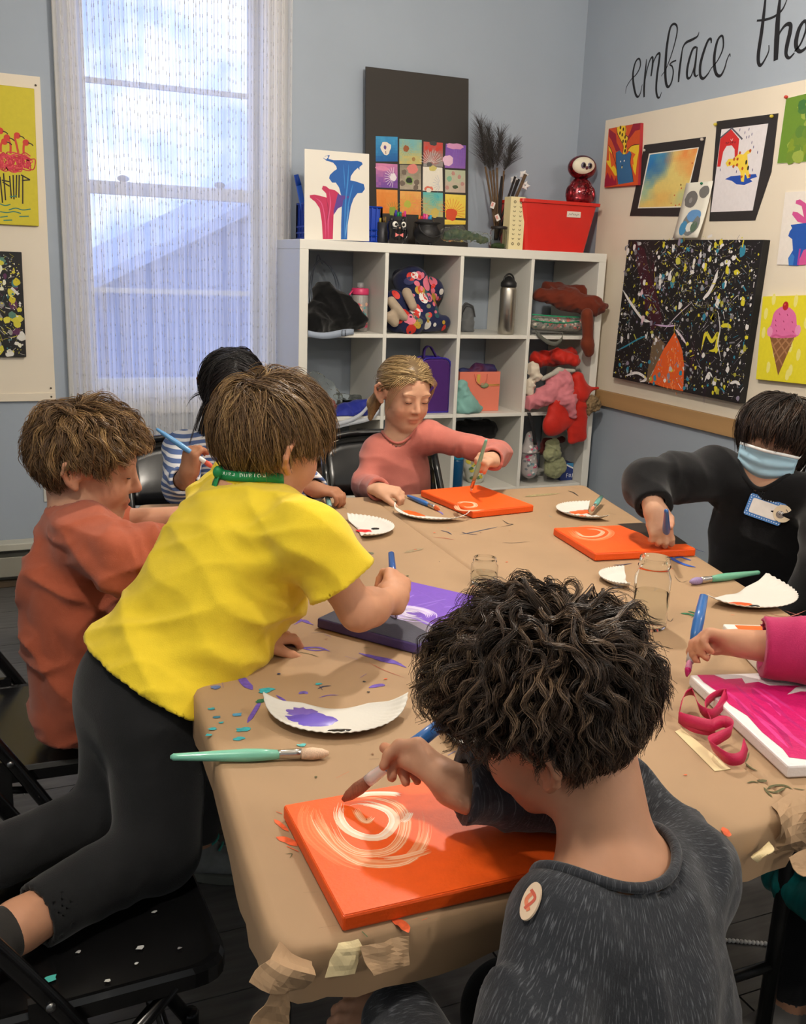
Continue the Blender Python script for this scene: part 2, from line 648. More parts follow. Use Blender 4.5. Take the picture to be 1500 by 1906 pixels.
# ================================================================== the room
WALL = mat('wall_paint', (160, 170, 182), rough=0.62, var=0.035, vscale=2.2, bump=0.08, bscale=60)
WHITE = mat('white_trim_paint', (226, 224, 218), rough=0.45, var=0.02, vscale=5)
YB, XR, XL, YF, ZC = 0.40, 1.52, -2.7, -6.2, 2.86

fl = MB(); fl.box((XL, YF, -0.08), (XR, YB, -0.006))
floor = tag(fl.build('floor', mat('subfloor', (26, 26, 27), 0.8)), kind='structure')
pl = MB(); pl.box((0, 0, -0.008), (1.195, 0.177, 0.0))
plank_me = pl.mesh('plank')
plank_me.materials.append(mat('dark_vinyl_plank', (92, 90, 88), rough=0.42, var=0.22, vscale=6, bump=0.12, bscale=30, stretch=(1, 9, 1)))
row = 0
y = YB - 0.18
while y > YF - 0.1:
 x = XL - (row % 3) * 0.4
 while x < XR:
  if x > XL - 0.9 and x + 1.195 < XR + 1.2:
   o = bpy.data.objects.new('plank', plank_me)
   COL.objects.link(o); o.parent = floor
   xx = max(XL, x); 
   o.location = (xx - floor.location.x, max(YF, y) - floor.location.y, -floor.location.z)
   L = min(x + 1.195, XR) - xx
   o.scale = (L / 1.195, 1, 1)
  x += 1.2
 y -= 0.18; row += 1

ce = MB(); ce.box((XL, YF, ZC), (XR, YB, ZC + 0.1))
tag(ce.build('ceiling', mat('ceiling_paint', (225, 222, 214), 0.8)), kind='structure')
# back wall with the window opening
WX0, WX1, WZ0, WZ1 = -0.79, -0.05, 0.80, 2.52
w = MB()
w.box((XL - 0.12, YB, 0), (WX0, YB + 0.12, ZC)); w.box((WX1, YB, 0), (XR + 0.12, YB + 0.12, ZC))
w.box((WX0, YB, 0), (WX1, YB + 0.12, WZ0)); w.box((WX0, YB, WZ1), (WX1, YB + 0.12, ZC))
tag(w.build('wall_back', WALL), kind='structure')
w = MB(); w.box((XR, YF - 0.12, 0), (XR + 0.12, YB, ZC)); tag(w.build('wall_right', WALL), kind='structure')
w = MB(); w.box((XL - 0.12, YF - 0.12, 0), (XL, YB, ZC)); tag(w.build('wall_left', WALL), kind='structure')
w = MB(); w.box((XL, YF - 0.12, 0), (XR, YF, ZC)); tag(w.build('wall_front', WALL), kind='structure')
# low baseboard cover along the back wall
b = bpy.data.objects.new('baseboard_back', None); COL.objects.link(b); b['kind'] = 'structure'; b.location = (-1.3, YB, 0)
BB = mat('baseboard_cream', (196, 194, 180), 0.5, var=0.04, vscale=8)
m_ = MB(); m_.box((XL, YB - 0.075, 0.165), (-0.02, YB, 0.195)); m_.build('top_cover', BB, b, bevel=0.004)
m_ = MB(); m_.box((XL, YB - 0.035, 0.03), (-0.02, YB, 0.165)); m_.build('back_panel', mat('baseboard_grey', (126, 124, 114), 0.55), b)
m_ = MB(); m_.box((XL, YB - 0.085, 0.055), (-0.02, YB - 0.075, 0.140)); m_.build('front_panel', mat('baseboard_olive', (150, 147, 134), 0.55, var=.05), b, bevel=0.003)
m_ = MB(); m_.box((XL, YB - 0.055, 0.0), (-0.02, YB, 0.03)); m_.build('base_strip', mat('brown_strip', (92, 76, 58), 0.6, var=.1), b, bevel=0.004)

# ------------------------------------------------------------------ window
wd = bpy.data.objects.new('window_1', None); COL.objects.link(wd); wd['kind'] = 'structure'; wd.location = (-0.42, YB, WZ0)
def bar(lo, hi, name, bev=0.004):
 q = MB(); q.box(lo, hi); return q.build(name, WHITE, wd, bevel=bev)
bar((-0.875, YB - 0.022, 0.74), (WX0, YB + 0.01, 2.60), 'casing'); bar((WX1, YB - 0.022, 0.74), (0.055, YB + 0.01, 2.60), 'casing')
bar((-0.875, YB - 0.022, WZ1), (0.055, YB + 0.01, 2.62), 'casing')
bar((-0.865, YB - 0.03, 0.79), (0.05, YB + 0.11, 0.815), 'window_sill'); bar((-0.875, YB - 0.02, 0.72), (0.055, YB, 0.79), 'apron')
for (z0, z1, yo, nm) in ((1.622, 2.50, 0.075, 'upper_sash'), (0.815, 1.672, 0.045, 'lower_sash')):
 q = MB()
 y0, y1 = YB + yo, YB + yo + 0.03
 bt = 0.05
 q.box((WX0, y0, z0), (WX0 + 0.037, y1, z1)); q.box((WX1 - 0.037, y0, z0), (WX1, y1, z1))
 q.box((WX0 + 0.037, y0, z0), (WX1 - 0.037, y1, z0 + bt)); q.box((WX0 + 0.037, y0, z1 - bt), (WX1 - 0.037, y1, z1))
 sash = q.build(nm, WHITE, wd)
 zm = 2.056 if nm == 'upper_sash' else 1.235
 q = MB(); q.box((WX0 + 0.037, y0 + 0.004, zm - 0.010), (WX1 - 0.037, y1 - 0.004, zm + 0.010)); q.build('muntin', WHITE, sash)
 for a, c in ((z0 + bt, zm - 0.010), (zm + 0.010, z1 - bt)):
  q = MB(); q.box((WX0 + 0.037, y0 + 0.013, a), (WX1 - 0.037, y0 + 0.016, c))
  gm = mat('window_glass', (255, 255, 255), rough=0.0, trans=1.0, ior=1.01, spec=0.3)
  q.build('pane', gm, sash)
for lx in (-0.62, -0.22):
 q = MB(); q.ell((lx, YB + 0.05, 1.685), (0.024, 0.012, 0.014)); q.build('sash_lock', mat('lock_grey', (120, 122, 130), 0.4, metal=.6), wd)

# outside: ground and the neighbouring house whose roof slope shows through the lower sash
g = MB(); g.box((-14, 0.6, -0.6), (14, 30, -0.5)); tag(g.build('ground_outside', mat('wet_asphalt', (120, 126, 138), .8, var=.2, vscale=1)), kind='structure')
nh = thing('neighbour_house', 'grey-blue neighbouring house seen blurred through the sheer curtain', 'house', (2.0, 6.0, -0.5))
A0, A1 = V3((.0336, 6.0000, 1.1563)), V3((1.4274, 6.0000, 1.8647))
sl = (A1[2] - A0[2]) / (A1[0] - A0[0])
px = A0[0]; pk = px + 3.2
q = MB(); q.prism([(px, -0.5), (pk + 3.2, -0.5), (pk + 3.2, A0[2]), (pk, A0[2] + 3.2 * sl), (px, A0[2])], (0, 6.0, 0), (1, 0, 0), (0, 0, 1), (0, 1, 0), 5.0)
q.build('wall', mat('slate_siding', (98, 112, 150), 0.7, var=.1, vscale=2), nh)
for sx in (1, -1):
 q = MB()
 e0 = V3(pk, 5.8, A0[2] + 3.2 * sl + .02); e1 = V3(pk - sx * 3.45, 5.8, A0[2] - .25 * sl + .02)
 q.prism([(0, 0), (np.linalg.norm(e1 - e0), 0), (np.linalg.norm(e1 - e0), 0.12), (0, 0.12)], e0, unit(e1 - e0), V3(0, 0, 1), (0, 1, 0), 5.4)
 q.build('roof_slope', mat('pale_roof', (170, 180, 200), 0.6, var=.1), nh)

# ------------------------------------------------------------------ sheer curtain
cm = bpy.data.materials.new('sheer_curtain'); cm.use_nodes = True
t = cm.node_tree; t.nodes.clear()
out = t.nodes.new('ShaderNodeOutputMaterial')
df = t.nodes.new('ShaderNodeBsdfDiffuse'); df.inputs['Color'].default_value = (0.92, 0.90, 0.88, 1)
tl = t.nodes.new('ShaderNodeBsdfTranslucent'); tl.inputs['Color'].default_value = (0.95, 0.95, 0.98, 1)
tr = t.nodes.new('ShaderNodeBsdfTransparent')
m1 = t.nodes.new('ShaderNodeMixShader'); m1.inputs['Fac'].default_value = 0.5
m2 = t.nodes.new('ShaderNodeMixShader')
tc = t.nodes.new('ShaderNodeTexCoord'); mp = t.nodes.new('ShaderNodeMapping'); mp.inputs['Scale'].default_value = (1, 1, 0.02)
n1 = t.nodes.new('ShaderNodeTexNoise'); n1.inputs['Scale'].default_value = 160; n1.inputs['Detail'].default_value = 3
mr = t.nodes.new('ShaderNodeMapRange'); mr.inputs['From Min'].default_value = 0.3; mr.inputs['From Max'].default_value = 0.7
mr.inputs['To Min'].default_value = 0.52; mr.inputs['To Max'].default_value = 0.80
t.links.new(tc.outputs['Object'], mp.inputs['Vector']); t.links.new(mp.outputs['Vector'], n1.inputs['Vector'])
t.links.new(n1.outputs['Fac'], mr.inputs['Value']); t.links.new(mr.outputs['Result'], m2.inputs['Fac'])
t.links.new(df.outputs[0], m1.inputs[1]); t.links.new(tl.outputs[0], m1.inputs[2])
t.links.new(tr.outputs[0], m2.inputs[1]); t.links.new(m1.outputs[0], m2.inputs[2]); t.links.new(m2.outputs[0], out.inputs['Surface'])
ct = thing('sheer_curtain', 'sheer white curtain with fine vertical threads hanging over the window', 'curtain', (-0.4, 0.33, 0.14))
nx = 420
xs = np.linspace(-0.865, 0.06, nx); zs = np.linspace(2.76, 0.14, 14)
def cur_y(x, z):
 a = 0.011 * math.sin(x * 95 + 1.2 * math.sin(x * 13)) + 0.008 * math.sin(x * 41 + z * .5) + 0.004 * math.sin(x * 190 + z)
 side = 0.016 * (math.exp(-((x + .83) / .05) ** 2) + math.exp(-((x - .03) / .05) ** 2)) * math.sin(x * 260)
 return 0.325 + a + side
G = [[(x + 0.02 * (2.76 - z) * 0.25 * math.sin(7 * x), cur_y(x, z), z) for z in zs] for x in xs]
q = MB(); q.sheet(G); q.build('fabric', cm, ct)
q = MB(); q.smooth = True
for k in range(60):
 x = -0.85 + 0.9 * (k + 0.6 * random.random()) / 60
 path = [(x + 0.02 * (2.76 - z) * 0.25 * math.sin(7 * x), cur_y(x, z) - 0.004, z) for z in zs]
 q.tube(path, 0.0006, 4, cap=False)
 for j in range(46):
  z = 2.7 - 2.5 * (j + random.random() * .5) / 46
  q.box((x + 0.02 * (2.76 - z) * 0.25 * math.sin(7 * x) - .0011, cur_y(x, z) - .006, z - .006), (x + 0.02 * (2.76 - z) * 0.25 * math.sin(7 * x) + .0011, cur_y(x, z) - .003, z + .006))
tag(q.build('slub_threads', mat('thread_grey', (196, 194, 196), 0.8), ct), kind='stuff')

# ------------------------------------------------------------------ pendant bodies added around those point lights, above the frame
for i, ((lx, ly, lz), pw) in enumerate(ADDED_LAMPS):
 f = thing('added_pendant', ['added unseen round white pendant light nearest the shelf wall', 'added unseen round white pendant light along the right wall', 'added unseen round white pendant light over the left side of the room', 'added unseen round white pendant light at the far end behind the camera'][i], 'ceiling light', (lx, ly, lz), 'added pendant lights')
 q = MB(); q.tube([(lx, ly, lz + .02), (lx, ly, ZC - .03)], .006, 8); q.build('rod', mat('rod_white', (220, 220, 216), .4), f)
 q = MB(); q.lathe([(.05, -.03), (.06, -.002)], 20, Matrix.Translation((lx, ly, ZC))); q.build('canopy', WHITE, f)
 q = MB(); q.lathe([(.001, .045), (.03, .04), (.10, .012), (.15, -.03), (.148, -.034), (.098, .006), (.03, .030), (.001, .034)], 28, Matrix.Translation((lx, ly, lz)), cap=False); q.build('shade', WHITE, f)
 q = MB(); q.ell((lx, ly, lz - .02), (.03, .03, .04)); q.build('bulb', emat('bulb_glow', (255, 236, 205), 6.0), f)

# ------------------------------------------------------------------ wall outlet
ot = thing('wall_outlet', 'white double wall outlet low on the wall behind the orange-shirted boy', 'outlet', (-0.955, YB, 0.36))
q = MB(); q.box((-0.995, YB - 0.006, 0.35), (-0.915, YB, 0.475)); q.build('cover_plate', mat('outlet_plate', (206, 204, 196), .4), ot, bevel=.003)
for z in (0.385, 0.44):
 q = MB(); q.lathe([(0.0001, 0), (0.017, 0), (0.017, 0.004), (0.0001, 0.004)], 20, Matrix.Translation((-0.955, YB - 0.006, z)) @ basis((0, -1, 0))); sk = q.build('socket', mat('outlet_socket', (214, 212, 205), .4), ot)
 q = MB(); q.box((-0.964, YB - .0112, z - .001), (-0.961, YB - .0098, z + .009)); q.box((-0.949, YB - .0112, z - .001), (-0.946, YB - .0098, z + .007)); q.ell((-0.955, YB - .0105, z - .008), (.003, .0012, .003)); q.build('slots', mat('slot_black', (20, 20, 20), .6), sk)

# ------------------------------------------------------------------ white cube shelf unit
SH = mat('white_laminate', (224, 221, 212), rough=0.38, var=0.015, vscale=6)
shf = thing('cube_shelf', 'white open cube shelf unit with sixteen compartments against the back wall', 'shelf', (0.735, 0.2, 0))
T_, C_, D_ = 0.038, 0.335, 0.0165
def brd(lo, hi, nm):
 q = MB(); q.box(lo, hi); q.build(nm, SH, shf, bevel=0.0015, seg=1)
SY0, SY1 = 0.0, 0.39
brd((0, SY0, 1.47 - T_), (1.47, SY1, 1.47), 'top_panel'); brd((0, SY0, 0), (1.47, SY1, T_), 'bottom_panel')
brd((0, SY0, T_), (T_, SY1, 1.47 - T_), 'side_panel'); brd((1.47 - T_, SY0, T_), (1.47, SY1, 1.47 - T_), 'side_panel')
CX = [T_ + i * (C_ + D_) for i in range(4)]       # left inner edges of the columns
CZ = [1.47 - T_ - C_ - i * (C_ + D_) for i in range(4)]   # compartment floors, top row first
for i in range(1, 4):
 brd((CX[i] - D_, SY0 + .001, T_), (CX[i], SY1, 1.47 - T_), 'divider')
for j in range(3):
 for i in range(4):
  brd((CX[i], SY0 + .001, CZ[j] - D_), (CX[i] + C_, SY1, CZ[j]), 'shelf_board')

# ================================================================== the two tables and their paper covers
TZ = 0.742
KRAFT = mat('kraft_paper', (164, 134, 102), rough=0.72, var=0.06, vscale=5, bump=0.25, bscale=14)
TW = mat('table_plastic', (214, 214, 216), 0.5)
LEGM = mat('black_powder_metal', (22, 22, 23), 0.38, spec=.5, bump=.05)

def rounded(poly, rad, n=6):
 out = []
 m = len(poly)
 for i in range(m):
  p, a, b = V3(*poly[i]), V3(*poly[i - 1]), V3(*poly[(i + 1) % m])
  r = rad[i]
  if r <= 0: out.append(p); continue
  e0, e1 = unit(a - p), unit(b - p)
  s0, s1 = p + e0 * r, p + e1 * r
  for k in range(n + 1):
   t = k / n
   out.append((1 - t) ** 2 * s0 + 2 * t * (1 - t) * p + t * t * s1)
 return np.array(out)

def resample(P, step):
 out = []
 for i in range(len(P)):
  a, b = P[i], P[(i + 1) % len(P)]
  k = max(1, int(np.linalg.norm(b - a) / step))
  for j in range(k): out.append(a + (b - a) * j / k)
 return np.array(out)

def table(poly, rad, skip, label, plabel, seed, legs, torn=None):
 P = resample(rounded(poly, rad), 0.03)
 c = P.mean(0)
 t = thing('folding_table', label, 'table', (c[0], c[1], 0), 'folding tables pushed together')
 q = MB(); q.prism([tuple(c + (p - c) * .985) for p in P], (0, 0, TZ - 0.045), (1, 0, 0), (0, 1, 0), (0, 0, 1), 0.040); q.build('table_top', TW, t)
 for (a, b_) in legs:
  q = MB(); q.tube([(a[0], a[1], 0.012), (a[0], a[1], TZ - .05)], 0.014, 10); q.build('leg', LEGM, t)
  q = MB(); q.lathe([(0.017, 0), (0.018, .03), (0.0155, .035)], 12, Matrix.Translation((a[0], a[1], 0))); q.build('foot_cap', LEGM, t)
  q = MB(); q.tube([(b_[0], b_[1], 0.012), (b_[0], b_[1], TZ - .05)], 0.014, 10); q.build('leg', LEGM, t)
  q = MB(); q.lathe([(0.017, 0), (0.018, .03), (0.0155, .035)], 12, Matrix.Translation((b_[0], b_[1], 0))); q.build('foot_cap', LEGM, t)
  q = MB(); q.tube([(a[0], a[1], .20), (b_[0], b_[1], .20)], 0.010, 8); q.build('crossbar', LEGM, t)
 # paper: top face, bend over the edge, hanging strip with an uneven lower edge
 N = np.roll(P, -1, 0) - np.roll(P, 1, 0)
 N = np.stack([N[:, 1], -N[:, 0]], 1); N /= np.linalg.norm(N, axis=1)[:, None]
 if (N * (P - c)).sum() < 0: N = -N
 m = len(P)
 rs = np.random.default_rng(seed)
 nz = np.convolve(np.tile(rs.normal(size=m), 3), np.ones(5) / 5, 'same')[m:2 * m]
 hang = 0.058 + 0.008 * nz + rs.normal(size=m) * 0.0015
 for i in range(m):
  if skip(P[i], N[i]): hang[i] = 0.004
  if torn is not None: hang[i] = torn(P[i], hang[i])
 rings = [(-0.012, 0.0015), (-0.003, 0.0008), (0.0035, -0.005)]
 vs = []; rows = []
 for o, z in rings:
  rows.append([(P[i][0] + N[i][0] * o, P[i][1] + N[i][1] * o, TZ - .0015 + z) for i in range(m)])
 for fr in (0.4, 1.0):
  rows.append([(P[i][0] + N[i][0] * (0.005 + 0.004 * fr * nz[i]), P[i][1] + N[i][1] * (0.005 + 0.004 * fr * nz[i]), TZ - 0.007 - hang[i] * fr) for i in range(m)])
 q = MB()
 V = [p for r_ in rows for p in r_]
 F = [tuple(range(m))]
 for k in range(len(rows) - 1):
  for i in range(m):
   j = (i + 1) % m
   F.append((k * m + i, (k + 1) * m + i, (k + 1) * m + j, k * m + j))
 q.add(V, F, smooth=True)
 pc = thing('paper_table_cover', plabel, 'table cover', (c[0], c[1], TZ), 'brown paper table covers')
 o = q.build('paper_sheet', KRAFT, pc)
 return t, pc

LT = [(-0.848, -1.322), (-0.214, -1.385), (-0.302, -3.10), (-0.985, -3.125)]
RT = [(-0.212, -1.385), (0.495, -1.397), (0.105, -3.06), (-0.300, -3.10)]
def sk1(p, n): return n[0] > 0.7
def sk2(p, n): return n[0] < -0.7
lt, lpaper = table(LT[::-1], [0.05, 0.0, 0.0, 0.03], sk1, 'long folding table on the left under brown kraft paper', 'brown kraft paper covering the left table, torn at its front corner', 3,
    [((-0.90, -2.85), (-0.42, -2.83)), ((-0.80, -1.6), (-0.32, -1.6))])
rt, rpaper = table(RT[::-1], [0.0, 0.04, 0.03, 0.0], sk2, 'long folding table on the right under brown kraft paper, beside the masked boy', 'brown kraft paper covering the right table, crumpled at the front seam', 5,
    [((-0.20, -2.80), (0.02, -2.80)), ((-0.12, -1.6), (0.34, -1.6))])

# ================================================================== people: bodies, clothes, hair
def frame(yaw, pitch=0.0, roll=0.0):
 """columns: right, forward, up. yaw 0 looks along +Y, positive turns towards +X; pitch positive looks up"""
 y, p, r = R(yaw), R(pitch), R(roll)
 F = V3(math.sin(y) * math.cos(p), math.cos(y) * math.cos(p), math.sin(p))
 rt = V3(math.cos(y), -math.sin(y), 0)
 up = np.cross(rt, F)
 rt2 = rt * math.cos(r) + up * math.sin(r)
 return np.stack([rt2, F, np.cross(rt2, F)], 1)

def head_prims(H, Mx, s=1.0, face=True, ears=(1, 1)):
 W = lambda x, y, z: V3(H) + Mx @ (V3(x, y, z) * s)
 e = lambda c, r, k=0.02, sg=1: ello(W(*c), V3(r) * s, Mx, k * s, sg)
 p = [e((0, -0.008, 0.024), (0.073, 0.090, 0.081)), e((0, 0.022, -0.030), (0.056, 0.063, 0.070), .03),
  e((0, 0.056, -0.086), (0.021, 0.017, 0.016), .025), e((0.030, 0.050, -0.036), (0.028, 0.030, 0.030), .02), e((-0.030, 0.050, -0.036), (0.028, 0.030, 0.030), .02),
  cone(W(0.036, 0.005, -0.066), W(0.012, 0.058, -0.084), .014 * s, .014 * s, .03), cone(W(-0.036, 0.005, -0.066), W(-0.012, 0.058, -0.084), .014 * s, .014 * s, .03)]
 if face:
  for sx in (1, -1):
   p.append(e((sx * 0.030, 0.095, 0.003), (0.017, 0.012, 0.010), .018, -1))
   p.append(e((sx * 0.030, 0.070, 0.003), (0.0145, 0.0145, 0.0125), .004))
   p.append(e((sx * 0.030, 0.073, 0.022), (0.020, 0.006, 0.005), .014))
   p.append(e((sx * 0.0085, 0.088, -0.031), (0.006, 0.008, 0.0055), .006))
  p.append(cone(W(0, 0.082, 0.006), W(0, 0.099, -0.025), .0055 * s, .0085 * s, .010 * s))
  p.append(e((0, 0.082, -0.056), (0.019, 0.0085, 0.0052), .006)); p.append(e((0, 0.081, -0.0665), (0.016, 0.0085, 0.006), .006))
  p.append(e((0, 0.0925, -0.0608), (0.019, 0.006, 0.0012), .003, -1))
 for sx, on in zip((1, -1), ears):
  if not on: continue
  pts = [(.069, .014, -.006), (.074, .013, .010), (.081, .003, .024), (.089, -.013, .026), (.094, -.024, .012), (.092, -.024, -.006), (.084, -.014, -.021), (.076, -.001, -.030)]
  pts = [W(sx * a, b - .004, c - .004) for a, b, c in pts]
  rad = [.0045, .0042, .0042, .0044, .0046, .0048, .0055, .0075]
  for i in range(len(pts) - 1):
   p.append(cone(pts[i], pts[i + 1], rad[i] * s, rad[i + 1] * s, .004 * s))
  p.append(cone(W(sx * .072, -.004, .012), W(sx * .073, -.006, -.016), .010 * s, .009 * s, .010 * s))
  p.append(cone(W(sx * .080, -.017, .006), W(sx * .078, -.012, -.010), .008 * s, .008 * s, .006 * s))
  p.append(ello(W(sx * .087, -.007, -.003), V3(.010, .0075, .0115) * s, Mx, .006 * s, -1))
 return p

def rotv(v, ax, a):
 return np.asarray(Matrix.Rotation(a, 3, Vector(ax)) @ Vector(v))

def hand_prims(Wr, f, pn, side, curl=(20, 30, 20), s=1.0, spread=6, thumb=(35, 20), curls=None, thumb_to=None):
 """wrist, direction wrist->knuckles, palm normal, side=+1 when the thumb lies along cross(f, pn)"""
 f = unit(f); pn = unit(V3(pn) - f * (V3(pn) @ f)); t = np.cross(f, pn) * side
 p = []
 L = 0.058 * s
 Wr = V3(Wr)
 p.append(cone(Wr - f * 0.02 * s, Wr + f * 0.012 * s, 0.0195 * s, 0.021 * s, .012, n=pn, f=.75))
 p.append(cone(Wr + f * .012 * s + t * .006 * s, Wr + f * L * .93 + t * .014 * s, .0165 * s, .0125 * s, .014, n=pn, f=.80))
 p.append(cone(Wr + f * .012 * s - t * .006 * s, Wr + f * L * .86 - t * .014 * s, .0155 * s, .0115 * s, .014, n=pn, f=.80))
 fl = [0.049, 0.055, 0.051, 0.040]
 tips = []
 for i in range(4):
  o = (1.5 - i) * 0.0135
  k = Wr + f * (L * (1.0 - 0.04 * abs(i - 1))) * 1.0 + t * o * s
  c = curls[i] if curls else curl
  d = rotv(f, np.cross(f, t), R(0)); d = unit(f + t * math.tan(R(spread * (1.5 - i) / 1.5)))
  ax = np.cross(d, pn)
  a = 0; q = k
  seg = [fl[i] * .45, fl[i] * .32, fl[i] * .28]
  r = [.0078, .0072, .0066, .0056]
  if i == 3: r = [x * .88 for x in r]
  p.append(cone(k - f * .02 * s, k, .0085 * s, r[0] * s, .006))
  for j in range(3):
   a += c[j]
   dd = d * math.cos(R(a)) + unit(pn) * math.sin(R(a))
   q2 = q + dd * seg[j] * s
   p.append(cone(q, q2, r[j] * s, r[j + 1] * s, .0035))
   q = q2
  tips.append(q)
 b = Wr + f * .012 * s + t * .019 * s + pn * .004 * s
 if thumb_to is None:
  d1 = unit(f * math.cos(R(thumb[0])) + t * math.sin(R(thumb[0])) + pn * .25)
  k1 = b + d1 * .027 * s
  d2 = unit(f * math.cos(R(thumb[1])) + t * math.sin(R(thumb[1])) + pn * .45)
  k2 = k1 + d2 * .024 * s; k3 = k2 + d2 * .017 * s
 else:
  tt = V3(thumb_to)
  mid = (b + tt) / 2 + unit(t * .8 + pn * .2) * .010 * s
  k1 = b + (mid - b) * .9; k2 = mid + (tt - mid) * .55; k3 = tt
 p += [cone(b - f * .004 * s, k1, .0125 * s, .0095 * s, .012), cone(k1, k2, .0092 * s, .0082 * s, .004), cone(k2, k3, .0082 * s, .0066 * s, .004)]
 return p, tips, k3

def project(prims, pts, off=0.0):
 P = np.array(pts, float)
 for _ in range(4):
  d = sd(prims, P); g = np.stack([sd(prims, P + np.eye(3)[i] * 5e-4) - d for i in range(3)], 1) / 5e-4
  P -= ((d - off) / np.maximum((g ** 2).sum(1), .3))[:, None] * g
 return P

def wrinkle(dirv, fa, fb, amp, seed, ridge=True):
 dirv = unit(dirv)
 def w(P):
  al = P @ dirv
  Q = P * fb + np.outer(al * (fa - fb), dirv)
  n = vnoise(Q, seed)
  return amp * (0.6 - 1.6 * np.abs(n)) if ridge else amp * n
 return w

def fade(w, c, r0, r1):
 """displacement switched off within r0 of c"""
 c = V3(c)
 return lambda P: w(P) * np.clip((np.linalg.norm(P - c, axis=1) - r0) / (r1 - r0), 0, 1)

def add_fn(*fs):
 return lambda P: sum(f(P) for f in fs)

def near(c, r):
 """weight 1 near point c fading to 0 at r"""
 c = V3(c)
 return lambda P: np.clip(1 - np.linalg.norm(P - c, axis=1) / r, 0, 1)

def scaled(w, f):
 return lambda P: w(P) * f(P)

def cuff_cut(c, d, r=0.07, hollow=None, depth=0.03):
 c, d = V3(c), unit(d)
 def f(P):
  q = P - c
  a = q @ d
  v = np.minimum(a, r - np.linalg.norm(q, axis=1))
  if hollow:
   rad = np.linalg.norm(q - np.outer(a, d), axis=1)
   v = np.maximum(v, np.minimum(np.minimum(hollow - rad, a + depth), r - np.linalg.norm(q, axis=1)))
  return v
 return f

def neck_cut(c, ax, r, n=None, f=1.0, depth=0.02):
 c, ax = V3(c), unit(ax)
 def g(P):
  q = P - c; a = q @ ax
  q = q - np.outer(a, ax)
  if n is not None: q = q + np.outer(q @ unit(n), unit(n)) * (1 / f - 1)
  return np.minimum(r - np.linalg.norm(q, axis=1), a + depth)
 return g

def plane_cut(c, d):
 c, d = V3(c), unit(d)
 return lambda P: (P - c) @ d

def cuts(*fs):
 def f(P):
  v = fs[0](P)
  for g in fs[1:]: v = np.maximum(v, g(P))
  return v
 return f

def limb(a, b, c, ra, rb, rc, k=.02):
 return [cone(a, b, ra, rb, k), cone(b, c, rb * .98, rc, k)]

def foot_prims(A, d, s=1.0):
 A, d = V3(A), unit(V3(d) * V3(1, 1, 0))
 return [cone(A, A + V3(0, 0, -.04 * s), .032 * s, .030 * s), cone(A + V3(0, 0, -.045 * s) - d * .03 * s, A + d * .11 * s + V3(0, 0, -.058 * s), .032 * s, .024 * s, .02)]

def torso_prims(J, s=1.0, wide=1.0):
 F = unit(J['F'])
 P, K, N, SL, SR = (V3(J[k]) for k in ('P', 'K', 'N', 'SL', 'SR'))
 up = unit(N - P)
 r = unit(SR - SL)
 W1, W2 = .108 * s * wide, .112 * s * wide
 return [cone(P, P + (K - P) * .5, W1, W1 * .96, .05, n=F, f=.76), cone(P + (K - P) * .5, K, W1 * .96, W2, .05, n=F, f=.76),
   cone(K, K + (N - K) * .35, W2 * .95, W2 * .74, .05, n=F, f=.74),
   cone(SL + r * .012, SR - r * .012, .041 * s, .041 * s, .04), cone(N - up * .045, SL, .034 * s, .038 * s, .04), cone(N - up * .045, SR, .034 * s, .038 * s, .04)]

SKINS = {}
def skin_mat(name, col):
 return mat(name, col, rough=0.55, attr=True, spec=.3, var=.05, vscale=40, bump=.05, bscale=300, sss=0.06)

def skin_colors(base, H, Mx, s, lips=True, blush=1.0, hands=()):
 base = np.array(lin(base))
 def f(v):
  L = ((v - V3(H)) @ Mx) / s
  c = np.tile(base, (len(v), 1))
  g = lambda cx, cy, cz, r: np.exp(-(((L - V3(cx, cy, cz)) / r) ** 2).sum(1))
  red = base * V3(1.10, .78, .72)
  w = np.clip(.8 * blush * (.55 * (g(.04, .07, -.03, .024) + g(-.04, .07, -.03, .024)) + .5 * g(0, .1, -.025, .016) + .7 * (g(.086, -.012, 0, .024) + g(-.086, -.012, 0, .024))), 0, 1)
  for hp in hands:
   w = np.maximum(w, .5 * np.exp(-(np.linalg.norm(v - V3(hp), axis=1) / .022) ** 2))
  c = c * (1 - w[:, None]) + red * w[:, None]
  if lips:
   lp = np.clip(1.6 * np.exp(-((L[:, 0] / .019) ** 4) - ((L[:, 2] + .061) / .0085) ** 4) * (L[:, 1] > .075), 0, 1)[:, None]
   c = c * (1 - lp) + base * V3(.90, .60, .58) * lp
   eye = np.clip(.5 * (np.exp(-(((L - V3(.03, .08, .0)) / V3(.02, .03, .012)) ** 2).sum(1)) + np.exp(-(((L - V3(-.03, .08, .0)) / V3(.02, .03, .012)) ** 2).sum(1))), 0, 1)[:, None]
   c = c * (1 - .35 * eye)
  return c
 return f

HL_A = [0, 35, 60, 78, 95, 112, 130, 155, 180]
HL_Z = [.064, .060, .042, .002, .016, .010, -.045, -.066, -.072]
E_C, E_R = V3(0, -.008, .022), V3(.0765, .0945, .086)

